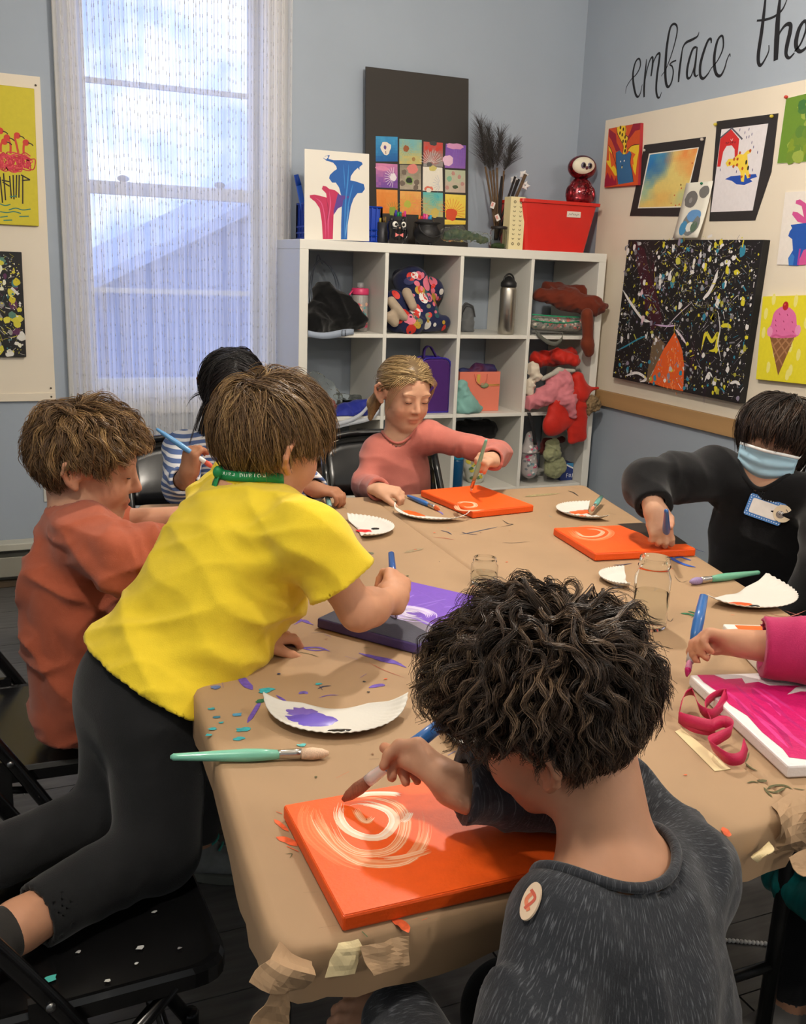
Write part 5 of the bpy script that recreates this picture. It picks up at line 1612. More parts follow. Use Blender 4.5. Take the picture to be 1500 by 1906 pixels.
# ================================================================== folding chairs
def make_chair():
 root = bpy.data.objects.new('folding_chair', None); COL.objects.link(root)
 CH = mat('chair_black_enamel', (15, 15, 16), .25, spec=.6, var=.1, vscale=20)
 def P(name, q, bevel=0): return q.build(name, CH, root, local=True, bevel=bevel)
 for sx in (-1, 1):
  x = sx * .205
  pts = spline([(x, .235, .015), (x, .10, .25), (x, -.045, .50), (x * .98, -.205, .74)], 14)
  q = MB(); q.tube(pts, .0125, 10); P('front_leg', q)
  q = MB(); q.tube([(sx * .185, -.245, .015), (sx * .185, -.05, .24), (sx * .185, .13, .432)], .011, 10); P('rear_leg', q)
  q = MB(); q.box((x - sx * .012 - .006, -.055, .37), (x - sx * .012 + .006, -.03, .47)); P('hinge_plate', q)
  q = MB(); q.tube([(sx * .195, -.09, .555), (sx * .19, -.17, .43)], .007, 8); P('brace', q)
  q = MB(); q.tube([(sx * .194, -.17, .43), (sx * .19, .02, .40)], .007, 8); P('side_link', q)
  for (yy, zz) in ((.235, .012), (-.245, .012)):
   q = MB(); q.lathe([(.0155, -.012), (.0165, .02), (.013, .026)], 12, Matrix.Translation((x if yy > 0 else sx * .185, yy, zz))); P('foot_cap', q)
  q = MB(); q.lathe([(.006, 0), (.006, .004), (.001, .005)], 10, Matrix.Translation((x + sx * .012, -.03, .475)) @ basis((sx, 0, 0))); q.build('rivet', mat('rivet_steel', (150, 150, 150), .3, metal=1), root, local=True)
 top = spline([(-.201, -.205, .74), (-.19, -.232, .785), (-.12, -.247, .808), (0, -.252, .814), (.12, -.247, .808), (.19, -.232, .785), (.201, -.205, .74)], 26)
 q = MB(); q.tube(top, .0125, 10); P('top_rail', q)
 G = []
 for u in np.linspace(-1, 1, 13):
  G.append([(u * .196, -.155 - .02 * (1 - u * u) - (z - .61) * .52, z - (.012 * u * u if z > .7 else -.008 * u * u)) for z in np.linspace(.61, .80 - .03 * u ** 4, 6)])
 q = MB(); q.sheet(G, .006); P('backrest', q)
 q = MB()
 pts = rounded([(-.195, -.175), (.195, -.175), (.195, .205), (-.195, .205)], [.04, .04, .05, .05], 5)
 c = pts.mean(0)
 rows = [[(p[0], p[1], .424) for p in pts], [(p[0], p[1], .446) for p in pts], [tuple(c + (p - c) * .975) + (.453,) for p in pts], [tuple(c + (p - c) * .93) + (.4505,) for p in pts]]
 m = len(pts)
 fs = [tuple(range(m - 1, -1, -1))] + [(k * m + i, k * m + (i + 1) % m, (k + 1) * m + (i + 1) % m, (k + 1) * m + i) for k in range(3) for i in range(m)] + [tuple(3 * m + i for i in range(m))]
 q.add([p for r_ in rows for p in r_], fs, smooth=False); P('seat', q)
 for (a, b_) in (((-.185, -.16, .125), (.185, -.16, .125)), ((-.203, .16, .145), (.203, .16, .145)), ((-.185, .10, .41), (.185, .10, .41))):
  q = MB(); q.tube([a, b_], .009, 8); P('crossbar', q)
 return root

CHAIR0 = make_chair()
spots = [((-1.155, -2.575), -88, 'black metal folding chair with paint specks under the kneeling child in yellow'),
  ((-1.165, -1.93), -92, 'black metal folding chair carrying the child in the rust-orange shirt'),
  ((-.60, -.985), 180, 'black metal folding chair behind the dark-haired child, backrest facing the curtain'),
  ((.03, -1.02), 176, 'black metal folding chair behind the fair-haired child in pink'),
  ((.70, -2.03), 113, 'black metal folding chair carrying the masked child in black'),
  ((-.735, -3.43), 8, 'black metal folding chair under the child in the grey top'),
  ((.44, -2.88), 92, 'black metal folding chair under the child in magenta at the right edge')]
def copy_tree(o, parent=None):
 c = o.copy(); COL.objects.link(c); c.parent = parent
 for ch in list(o.children): copy_tree(ch, c)
 return c
for i, ((x, y), a, lab) in enumerate(spots):
 o = CHAIR0 if i == 0 else copy_tree(CHAIR0)
 o.location = (x, y, 0); o.rotation_euler = (0, 0, R(a))
 tag(o, lab, 'chair', 'black folding chairs round the tables')
# dried paint specks on the nearest seat
a = Art((-1.155, -2.575, .4535), (1, 0, 0), (0, 1, 0), (0, 0, 1), .0003)
for (x, y, r_, c_) in ((.18, .06, .006, (200, 70, 60)), (-.02, -.14, .010, (80, 190, 180)), (.02, -.10, .004, (170, 170, 170)), (.10, -.12, .006, (200, 200, 200)), (.13, -.05, .004, (190, 190, 190)), (.05, -.17, .004, (210, 210, 205)), (.06, .02, .005, (160, 80, 110)), (.09, -.15, .003, (220, 220, 220)), (.15, -.14, .003, (150, 150, 150))):
 a.blob(x, y, r_, r_ * .7, c_, 9, .3)
sp = a.build('paint_specks', CHAIR0); sp.parent = CHAIR0; sp.matrix_parent_inverse = Matrix.Identity(4)
sp.matrix_basis = (Matrix.Translation((-1.155, -2.575, 0)) @ Matrix.Rotation(R(-88), 4, 'Z')).inverted()

# ================================================================== things on the tables
CANW = mat('canvas_white', (232, 228, 222), .75, bump=.2, bscale=500)
def canvas(label, A, B, ang_len, top, edge, group='small canvases on the tables', t=.018, shadow=True):
 """canvas lying on the table: corner A, corner B, width vector length to the left-hand normal of A->B (negative = right)"""
 A, B = V3(A[0], A[1], 0), V3(B[0], B[1], 0)
 u = unit(B - A); v = V3(-u[1], u[0], 0)
 if ang_len < 0: v = -v
 L, W = np.linalg.norm(B - A), abs(ang_len)
 c = A + u * L / 2 + v * W / 2
 root = thing('canvas', label, 'canvas', (c[0], c[1], TZ + .0012), group)
 q = MB()
 q.prism([(0, 0), (L, 0), (L, W), (0, W)], A + V3(0, 0, TZ + .0012), u, v, (0, 0, 1), t)
 q.build('canvas_panel', mat('canvas_edge_%d_%d_%d' % tuple(edge), edge, .45, bump=.3, bscale=260, var=.05), root, bevel=.003)
 a = Art(A + V3(0, 0, TZ + .0012 + t), u, v, (0, 0, 1), .0003)
 if top is not None: a.poly([(.002, .002), (L - .002, .002), (L - .002, W - .002), (.002, W - .002)], top)
 return root, a, L, W, u, v, A

def local2(pts, A, u, v):
 return [((V3(p[0], p[1], 0) - A) @ u, (V3(p[0], p[1], 0) - A) @ v) for p in pts]

def swirl(a, P, cols, seed=0):
 """overlapping translucent-looking brush strokes built from many thin bristle streaks"""
 rs = random.Random(seed)
 for path, w, c, n in P:
  S = spline(path, 26)
  T = np.gradient(S, axis=0); T /= np.linalg.norm(T, axis=1)[:, None]; N = np.stack([-T[:, 1], T[:, 0]], 1)
  for k in range(n):
   o = (k / (n - 1) - .5) * w if n > 1 else 0
   t0, t1 = rs.uniform(0, .12), rs.uniform(.8, 1)
   i0, i1 = int(t0 * 25), max(int(t0 * 25) + 4, int(t1 * 25))
   pp = S[i0:i1 + 1] + N[i0:i1 + 1] * o
   mixv = rs.random() ** .8
   a.stroke(pp, w / n * 1.15, mixc(c[0], c[1], mixv), sm=False, taper=.15)

ORA = (242, 92, 22)
OR2, OR3 = (236, 120, 62), (250, 206, 172)
# orange canvas in front of the child in grey
r_, a, L, W, u, v, A = canvas('glossy orange canvas with a white painted rose swirl at the near table corner', (-.9143, -2.9007, .7620), (-.9170, -3.1150, .7620), .285, ORA, (232, 84, 20))
LP = lambda pts: local2(pts, A, u, v)
Z0 = '440,1300,2.4194'
swirl(a, [(LP(Q('-8854,-29118 -8988,-29372 -9037,-29688 -8970,-30028 -8849,-30330 -8670,-30520')), .016, ((228, 100, 40), (238, 132, 78)), 9),
  (LP(Q('-8835,-29227 -8874,-29509 -8865,-29795 -8812,-30085 -8687,-30368 -8435,-30501 -8173,-30490 -7900,-30234 -7729,-29918 -7622,-29555')), .014, (OR2, OR3), 12),
  (LP(Q('-8756,-29552 -8778,-29918 -8690,-30173 -8502,-30285 -8290,-30274 -8075,-30079 -7909,-29756 -7895,-29458 -8088,-29233 -8346,-29168')), .013, (OR2, OR3), 12),
  (LP(Q('-8494,-29194 -8615,-29455 -8612,-29746 -8479,-29957 -8285,-30004 -8065,-29798 -8024,-29566 -8142,-29371 -8322,-29255 -8503,-29294')), .011, (OR3, (255, 236, 220)), 9),
  (LP(Q('-8328,-29122 -8101,-29122 -7849,-29211 -7755,-29297')), .008, (OR3, (255, 240, 228)), 6),
  (LP(Q('-8380,-29338 -8390,-29585 -8343,-29675 -8229,-29593')), .008, (OR2, OR3), 5),
  (LP(Q('-7993,-29824 -7885,-29765 -7792,-29648')), .006, (OR3, (255, 240, 228)), 4),
  (LP(Q('-8502,-30414 -8263,-30458 -8049,-30448 -7878,-30422')), .009, (OR2, OR3), 7)], None, 4)
a.build('painted_rose', r_)
# purple canvas
PUR = (118, 78, 190)
r_, a, L, W, u, v, A = canvas('purple canvas with a dark navy band and a white flower, under the yellow-shirted child', (-.6821, -2.3229, .7620), (-.5590, -2.4959, .7620), .285, PUR, (74, 62, 120))
LP = lambda pts: local2(pts, A, u, v)
a.poly([(.002, .002), (L - .002, .002), (L - .004, .085), (L * .6, .10), (L * .3, .085), (.002, .07)], (50, 50, 66))
a.stroke([(L * .55, .10), (L * .75, .085), (L * .97, .065)], .02, (120, 112, 128)); a.stroke([(L * .6, .115), (L * .8, .10), (L * .97, .085)], .006, (160, 150, 190))
for k in range(14): a.stroke([(random.uniform(.02, L - .05), random.uniform(.12, W - .02)) for _ in range(1)] + [(random.uniform(.05, L - .02), random.uniform(.12, W - .02))], .004, mixc(PUR, (150, 116, 214), random.random()), sm=False)
c0 = LP(Q('-5097,-23517'))[0]
swirl(a, [([(c0[0] + .040 * math.cos(t_), c0[1] + .028 * math.sin(t_)) for t_ in np.linspace(0, 6, 9)], .020, ((190, 170, 226), (236, 230, 244)), 7), ([(c0[0] + .016 * math.cos(t_), c0[1] + .010 * math.sin(t_)) for t_ in np.linspace(1, 6.5, 7)], .010, ((170, 146, 214), (240, 236, 246)), 5)], None, 8)
a.build('painted_flower', r_)
# canvas of the girl in pink
r_, a, L, W, u, v, A = canvas('orange canvas with a small white spiral, in front of the fair-haired child', (-.0755, -1.4249, .7620), (-.0445, -1.6900, .7620), .200, ORA, (238, 88, 20))
LP = lambda pts: local2(pts, A, u, v)
swirl(a, [(LP(Q('-442,-16003 -213,-15858 20,-16019 -116,-16384 -388,-16413 -438,-16203')), .010, ((238, 140, 96), (250, 214, 186)), 5), (LP(Q('-554,-16074 -698,-16624 -381,-16801 -17,-16741')), .012, ((238, 140, 96), (250, 214, 186)), 6)], None, 2)
a.build('painted_spiral', r_)
# canvas of the masked child
r_, a, L, W, u, v, A = canvas('orange canvas half painted black with a pale swirl, under the masked child\'s brush', (.0783, -1.8900, .7620), (.0509, -2.1142, .7620), .262, ORA, (238, 88, 20))
LP = lambda pts: local2(pts, A, u, v)
a.poly(LP(Q('2611,-18995 3348,-19081 3547,-19787 3194,-21053 2511,-20957 2560,-20439 2665,-19914 2617,-19536')), (40, 32, 28))
swirl(a, [(LP(Q('1081,-19172 888,-19830 1138,-20143 1602,-20026 2003,-19630 2005,-19211 1689,-18965 1303,-19021')), .012, ((236, 110, 50), (246, 168, 126)), 6), (LP(Q('1157,-19296 1073,-19781 1398,-19871 1790,-19572 1712,-19290 1414,-19262')), .008, ((240, 140, 90), (250, 200, 170)), 4)], None, 3)
a.build('painted_marks', r_)
# magenta canvas
r_, a, L, W, u, v, A = canvas('white canvas brushed thickly with magenta paint, at the front of the right table', (-.1953, -2.7437, .7620), (-.2667, -3.0298, .7620), .215, None, (232, 226, 226))
LP = lambda pts: local2(pts, A, u, v)
MG = (200, 30, 104)
a.poly([(.002, .012), (.03, .010), (.07, .016), (.11, .012), (.15, .020), (.20, .015), (.25, .018), (L - .022, .014), (L - .012, .04), (L - .010, W - .004), (.11, W - .004), (.10, .17), (.085, .20), (.075, .15), (.085, .12), (.06, .15), (.055, .17), (.05, .11), (.035, .10), (.04, .075), (.02, .08), (.022, .05), (.004, .04)], MG)
rs_ = random.Random(5)
for k in range(46):
 y0 = rs_.uniform(.025, W - .03); x0 = rs_.uniform(.04, L * .5)
 if x0 < .12 and y0 > .09: continue
 ln = rs_.uniform(.05, .15)
 a.stroke([(x0, y0), (x0 + ln * .5, y0 + rs_.uniform(-.006, .006)), (min(L - .02, x0 + ln), y0 + rs_.uniform(-.01, .01))], rs_.uniform(.003, .010), mixc((168, 22, 92), (226, 72, 150), rs_.random()), taper=.3)
a.build('magenta_brushwork', r_, mat('wet_acrylic', attr=True, rough=.3, bump=.5, bscale=120, var=.04, vscale=60))
# orange canvas under the reaching arm
r_, a, L, W, u, v, A = canvas('orange canvas with an unpainted white border, under the magenta sleeve', (.0213, -2.5715, .7620), (-.0543, -2.7557, .7620), .25, None, (236, 230, 222))
a.poly([(.006, .02), (L - .014, .014), (L - .010, W - .01), (.01, W - .01)], (240, 104, 36)); a.build('orange_paint', r_)
# red canvas
r_, a, L, W, u, v, A = canvas('bright red canvas between the yellow-shirted and dark-haired children', (-.4413, -1.3563, .7620), (-.4640, -1.6702, .7620), -.20, (222, 60, 50), (226, 214, 208))
for k in range(8): a.stroke([(random.uniform(.02, .15), random.uniform(.02, .18)), (random.uniform(.15, L - .02), random.uniform(.02, .18))], .006, (206, 48, 44), sm=False)
a.build('red_paint', r_)

# ------------------------------------------------------------------ cut paper plates used as palettes
PLATE = mat('paper_plate', (212, 208, 200), .7, bump=.1, bscale=200)
def plate(label, c, Rr, am, half, d, blobs, curl=.012, z=0.0):
 am, half = R(am), R(half)
 root = thing('paper_plate', label, 'paper plate', (c[0], c[1], TZ), 'cut paper plates used as palettes')
 def zf(r, a):
  e = r / Rr
  rim = max(0, (e - .72) / .28)
  return .0022 + .011 * rim ** 1.4 + (.0007 * math.sin(a * 56) * rim if rim > 0 else 0) + curl * min(1, abs((a - am + math.pi) % (2 * math.pi) - math.pi) / half) ** 5 * e * (1 if half < 3 else 0)
 rows = []
 na = 113
 for i in range(na):
  a_ = am - half + 2 * half * i / (na - 1)
  rin = 0.0 if half > 3 else min(Rr * .97, max(.002, d / max(.12, math.cos((a_ - am) * .93)))) if d > 0 else .002
  rr = Rr * (1 + .006 * math.sin(a_ * 56))
  rows.append([(c[0] + r * math.cos(a_), c[1] + r * math.sin(a_), TZ + zf(r, a_)) for r in np.linspace(rin, rr, 9)])
 q = MB(); q.sheet(rows, .0012); q.build('plate_card', PLATE, root)
 zb = TZ + .0034
 for (bx, by, rx, ry, rot, col, jit, gl) in blobs:
  q = MB()
  n = 22; ring = []
  ks = [1 + jit * (random.random() - .5) * 2 for _ in range(n)]
  def pt(i, f, h):
   q_ = 2 * math.pi * i / n
   x, y = rx * ks[i] * f * math.cos(q_), ry * ks[i] * f * math.sin(q_)
   X, Y = bx + x * math.cos(R(rot)) - y * math.sin(R(rot)), by + x * math.sin(R(rot)) + y * math.cos(R(rot))
   rr = math.hypot(X - c[0], Y - c[1])
   return (X, Y, TZ + zf(min(rr, Rr), math.atan2(Y - c[1], X - c[0])) + .0004 + h)
  V = [pt(i, 1, 0) for i in range(n)] + [pt(i, .85, .0016) for i in range(n)] + [pt(i, .45, .0024) for i in range(n)]
  F = [(i, (i + 1) % n, n + (i + 1) % n, n + i) for i in range(n)] + [(n + i, n + (i + 1) % n, 2 * n + (i + 1) % n, 2 * n + i) for i in range(n)] + [tuple(2 * n + i for i in range(n))]
  q.add(V, F, smooth=True)
  q.build('paint_puddle', mat('puddle_%d_%d_%d' % col, col, gl, spec=.5), root)
 return root
def tz(p): return p[0][0], p[0][1]
BLK_ = (16, 15, 16)
plate('crescent-cut paper plate with purple and black paint, left of the orange canvas', (-.757, -2.638), .106, -109, 84, .010, [(*tz(Q('-8042,-26697')), .034, .021, -25, (102, 82, 186), .18, .35), (*tz(Q('-8121,-26489')), .022, .012, -10, (116, 92, 176), .25, .35), (*tz(Q('-7792,-27183')), .017, .008, -18, BLK_, .1, .15)], .016)
plate('half paper plate with red and black paint beside the table seam', (-.385, -1.712), .100, -8, 88, .010, [(*tz(Q('-3680,-17370')), .020, .014, -20, (206, 34, 34), .2, .3), (*tz(Q('-3337,-17256')), .011, .009, 0, BLK_, .1, .2)], .004)
plate('crescent-cut paper plate with orange paint below the girl\'s orange canvas', (-.122, -1.612), .105, -131, 82, .042, [(*tz(Q('-1787,-16117')), .032, .014, -60, (240, 96, 30), .2, .3), (*tz(Q('-1469,-16947')), .022, .010, -20, (226, 228, 224), .2, .3)], .010)
plate('half paper plate with orange and black paint at the right table edge', (.212, -2.392), .122, -70, 88, .006, [(*tz(Q('1615,-24601')), .030, .013, -10, (232, 92, 36), .1, .3), (*tz(Q('1847,-24772')), .014, .008, 0, BLK_, .1, .2)], .010)
plate('torn paper plate smeared with orange and black at the far right corner', (.292, -1.722), .086, 165, 112, .004, [(*tz(Q('2754,-17122')), .034, .018, 10, (236, 96, 40), .3, .4), (*tz(Q('2303,-17126')), .012, .008, 0, BLK_, .3, .4), (*tz(Q('2393,-17802')), .014, .008, 40, (238, 120, 70), .4, .4)], .004)
plate('clean round paper plate partly hidden by the curly-haired head', (-.548, -2.795), .10, 0, 180, 0, [])
plate('clean paper plate piece behind the glass jar', tz(Q('371,-22590')), .062, 150, 88, .004, [], .004)

# ------------------------------------------------------------------ paint brushes
STEEL = mat('ferrule_steel', (196, 192, 186), .25, metal=1.0)
def brush(label, tip, toward, L=.20, handle=(48, 104, 170), bristle=(196, 170, 140), ferrule=None, r=.0062, flat=.45, wet=None, bl=.026, fl=.032):
 tip, toward = V3(tip), V3(toward)
 d = unit(toward - tip)
 if L is None: L = float(np.linalg.norm(toward - tip))
 root = thing('paintbrush', label, 'paintbrush', tuple(tip), 'paintbrushes in use')
 M0 = Matrix.Translation(Vector(tip)) @ basis(d)
 def lat(prof, name, m, fx=1.0):
  q = MB(); q.lathe(prof, 14, M0 @ Matrix.Diagonal((1, fx, 1, 1))); return q.build(name, m, root)
 h0 = bl + fl
 lat([(r * .35, 0), (r * .9, bl * .25), (r * 1.15, bl * .6), (r * .95, bl)], 'bristles', mat('bristle_%d_%d_%d' % tuple(bristle), bristle, .6, var=.2, vscale=900, stretch=(1, 1, .1)), flat)
 if wet is not None:
  lat([(r * .36, -.0006), (r * .98, bl * .25), (r * 1.2, bl * .42), (r * 1.0, bl * .46)], 'wet_tip', mat('wet_%d_%d_%d' % tuple(wet), wet, .25), flat)
 lat([(r * .95, bl - .002), (r * 1.0, bl + fl * .3), (r * .86, bl + fl * .8), (r * .9, bl + fl * .82), (r * .86, h0)], 'ferrule', ferrule or STEEL, .85)
 lat([(r * .84, h0 - .003), (r * 1.12, h0 + .02), (r * 1.2, h0 + .04), (r * .9, h0 + .09), (r * .68, L - .012), (r * .66, L - .004), (r * .3, L)], 'handle', mat('handle_%d_%d_%d' % tuple(handle), handle, .3, coat=.3), 1.0)
 return root
MINT, BLUE = (120, 190, 166), (44, 100, 168)
CLEAR = mat('clear_ferrule', (236, 230, 228), .15, trans=.5, alpha=1.0)
brush('mint-handled brush with soft pale bristles lying at the left table edge', (-.8168, -2.7816, .7505), (-.9775, -2.7351, .7505), .205, MINT, (222, 190, 162), r=.0072, flat=1.0, bl=.036)
brush('blue brush with orange tip lying beside the girl\'s canvas', (-.0976, -1.5991, .7490), (-.1211, -1.4119, .7490), .17, BLUE, (226, 110, 60), flat=.6)
brush('teal-handled brush resting on the far torn plate', (.2868, -1.7475, .7580), (.3894, -1.6420, .7650), .12, (96, 164, 156), (214, 130, 100), flat=.7)
brush('mint-handled brush with violet bristles lying by the right plate', (.1510, -2.3218, .7505), (.3210, -2.3137, .7505), .20, (104, 172, 142), (150, 132, 176), r=.0075, flat=.9, bl=.03)
brush('grey-green brush under the dark-haired child\'s hand', (-.3989, -1.5841, .7500), (-.3535, -1.4018, .7720), .20, (110, 150, 148), (110, 110, 140), flat=.7)
brush('blue brush held upright by the dark-haired child', V3(STR_G[0]) + V3(.05, -.03, -.035), V3(STR_G[0]) + V3(-.01, 0, .008), .17, (88, 146, 198), (210, 90, 70), ferrule=mat('ferrule_white', (226, 226, 222), .3), flat=.7)
brush('mint-handled brush held by the fair-haired child', (.0562, -1.4799, .7640), PINK_GRIP, .215, (122, 190, 170), (228, 196, 170), flat=.5, bl=.018)
brush('blue flat brush held by the masked child over the black paint', (.2615, -2.0981, .7640), MASK_GRIP, .20, BLUE, (170, 150, 134), flat=.55, wet=(30, 24, 22), r=.0075)
brush('blue brush with magenta tip in the hand reaching from the right', (-.2005, -2.7439, .7600), (-.1322, -2.6827, .8500), None, BLUE, (190, 120, 150), ferrule=CLEAR, flat=.6, wet=(176, 24, 96), r=.0078)
brush('blue brush gripped by the yellow-shirted child over the purple canvas', (-.5476, -2.3704, .7640), (-.5170, -2.2669, .8400), None, (40, 82, 150), (170, 150, 190), flat=.6)
brush('blue brush with a clear ferrule held by the curly-haired child', (-.8482, -2.9225, .7660), (-.7621, -2.9567, .8500), None, BLUE, (140, 84, 60), ferrule=CLEAR, flat=.5, r=.0078, bl=.04, fl=.028)

# ------------------------------------------------------------------ glass jars of water
GLASS = mat('jar_glass', (250, 252, 252), .0, trans=1.0, ior=1.12, spec=.6)
WATER = mat('rinse_water', (244, 246, 242), .0, trans=1.0, ior=1.03)
def jar(label, c, r, h, water=.6):
 root = thing('glass_jar', label, 'jar', (c[0], c[1], TZ), 'glass water jars')
 M0 = Matrix.Translation((c[0], c[1], TZ + .001))
 pr = [(.0001, 0), (r * .9, 0), (r, .006), (r, h * .72), (r * .84, h * .82), (r * .84, h * .86), (r * .90, h * .87), (r * .90, h * .89), (r * .84, h * .90), (r * .84, h), (r * .80, h), (r * .80, h * .83), (r * .95, h * .71), (r * .95, .010), (r * .86, .005), (.0001, .005)]
 q = MB(); q.lathe(pr, 36, M0, cap=False); q.build('glass', GLASS, root)
 q = MB(); q.lathe([(.0001, .006), (r * .85, .006), (r * .945, .011), (r * .945, h * water), (.0001, h * water)], 36, M0, cap=False); q.build('water', WATER, root)
 return root
jar('tall clear glass jar of water behind the curly head, by the masked child', tz(Q('-908,-25002')), .033, .135, .5)
jar('small glass water jar peeking out left of the curly hair', tz(Q('-5741,-26225')), .030, .09, .7)
jar('glass jar rim showing over the top of the curly hair', tz(Q('-2688,-21792')), .028, .055, .4)

# ------------------------------------------------------------------ curled magenta ribbon and masking tape
rb = thing('curled_ribbon', 'loose curl of magenta ribbon in front of the magenta canvas', 'ribbon', (-.25, -2.90, TZ))
path = [(1262,1322), ]
pp = [V3(x, y, TZ + .004 + z) for (x, y), z in zip(Q('-2975,-28472 -2631,-28116 -2430,-28144 -2658,-28579 -2548,-28708 -2209,-28545 -1933,-28311 -2110,-28252 -2468,-28458 -2802,-29063 -3044,-28893 -3054,-28572 -3068,-28745 -2932,-29103 -2690,-29101 -2707,-29265 -2950,-29347 -3113,-29373 -3203,-29534 -3232,-29833 -3023,-29876 -2774,-29682'),
 [.004, .014, .016, .010, .006, .010, .014, .012, .006, .004, .002, .002, .006, .012, .014, .010, .006, .003, .004, .003, .004, .010])]
S = spline(pp, 110)
q = MB(); up_ = V3(0, 0, 1)
rows = []
for i, p in enumerate(S):
 tv = unit(S[min(i + 1, 109)] - S[max(i - 1, 0)])
 lean = .5 * math.sin(i * .16)
 wv = unit(up_ * 1.0 + np.cross(tv, up_) * lean)
 rows.append([p, p + wv * .017])
q.sheet(rows, .0006); q.build('ribbon_band', mat('magenta_ribbon', (190, 28, 78), .5, bump=.2, bscale=900), rb)
TAPE = mat('masking_tape', (222, 202, 156), .6, bump=.15, bscale=120)
q = MB(); tp_ = Q('-3211,-28697 -3054,-28644 -3198,-29845 -3446,-29819')
q.prism([tuple(p) for p in tp_], (0, 0, TZ + .0006), (1, 0, 0), (0, 1, 0), (0, 0, 1), .0006)
tag(q.build('masking_tape_strip', TAPE), 'cream strip of masking tape stuck beside the ribbon', 'tape')

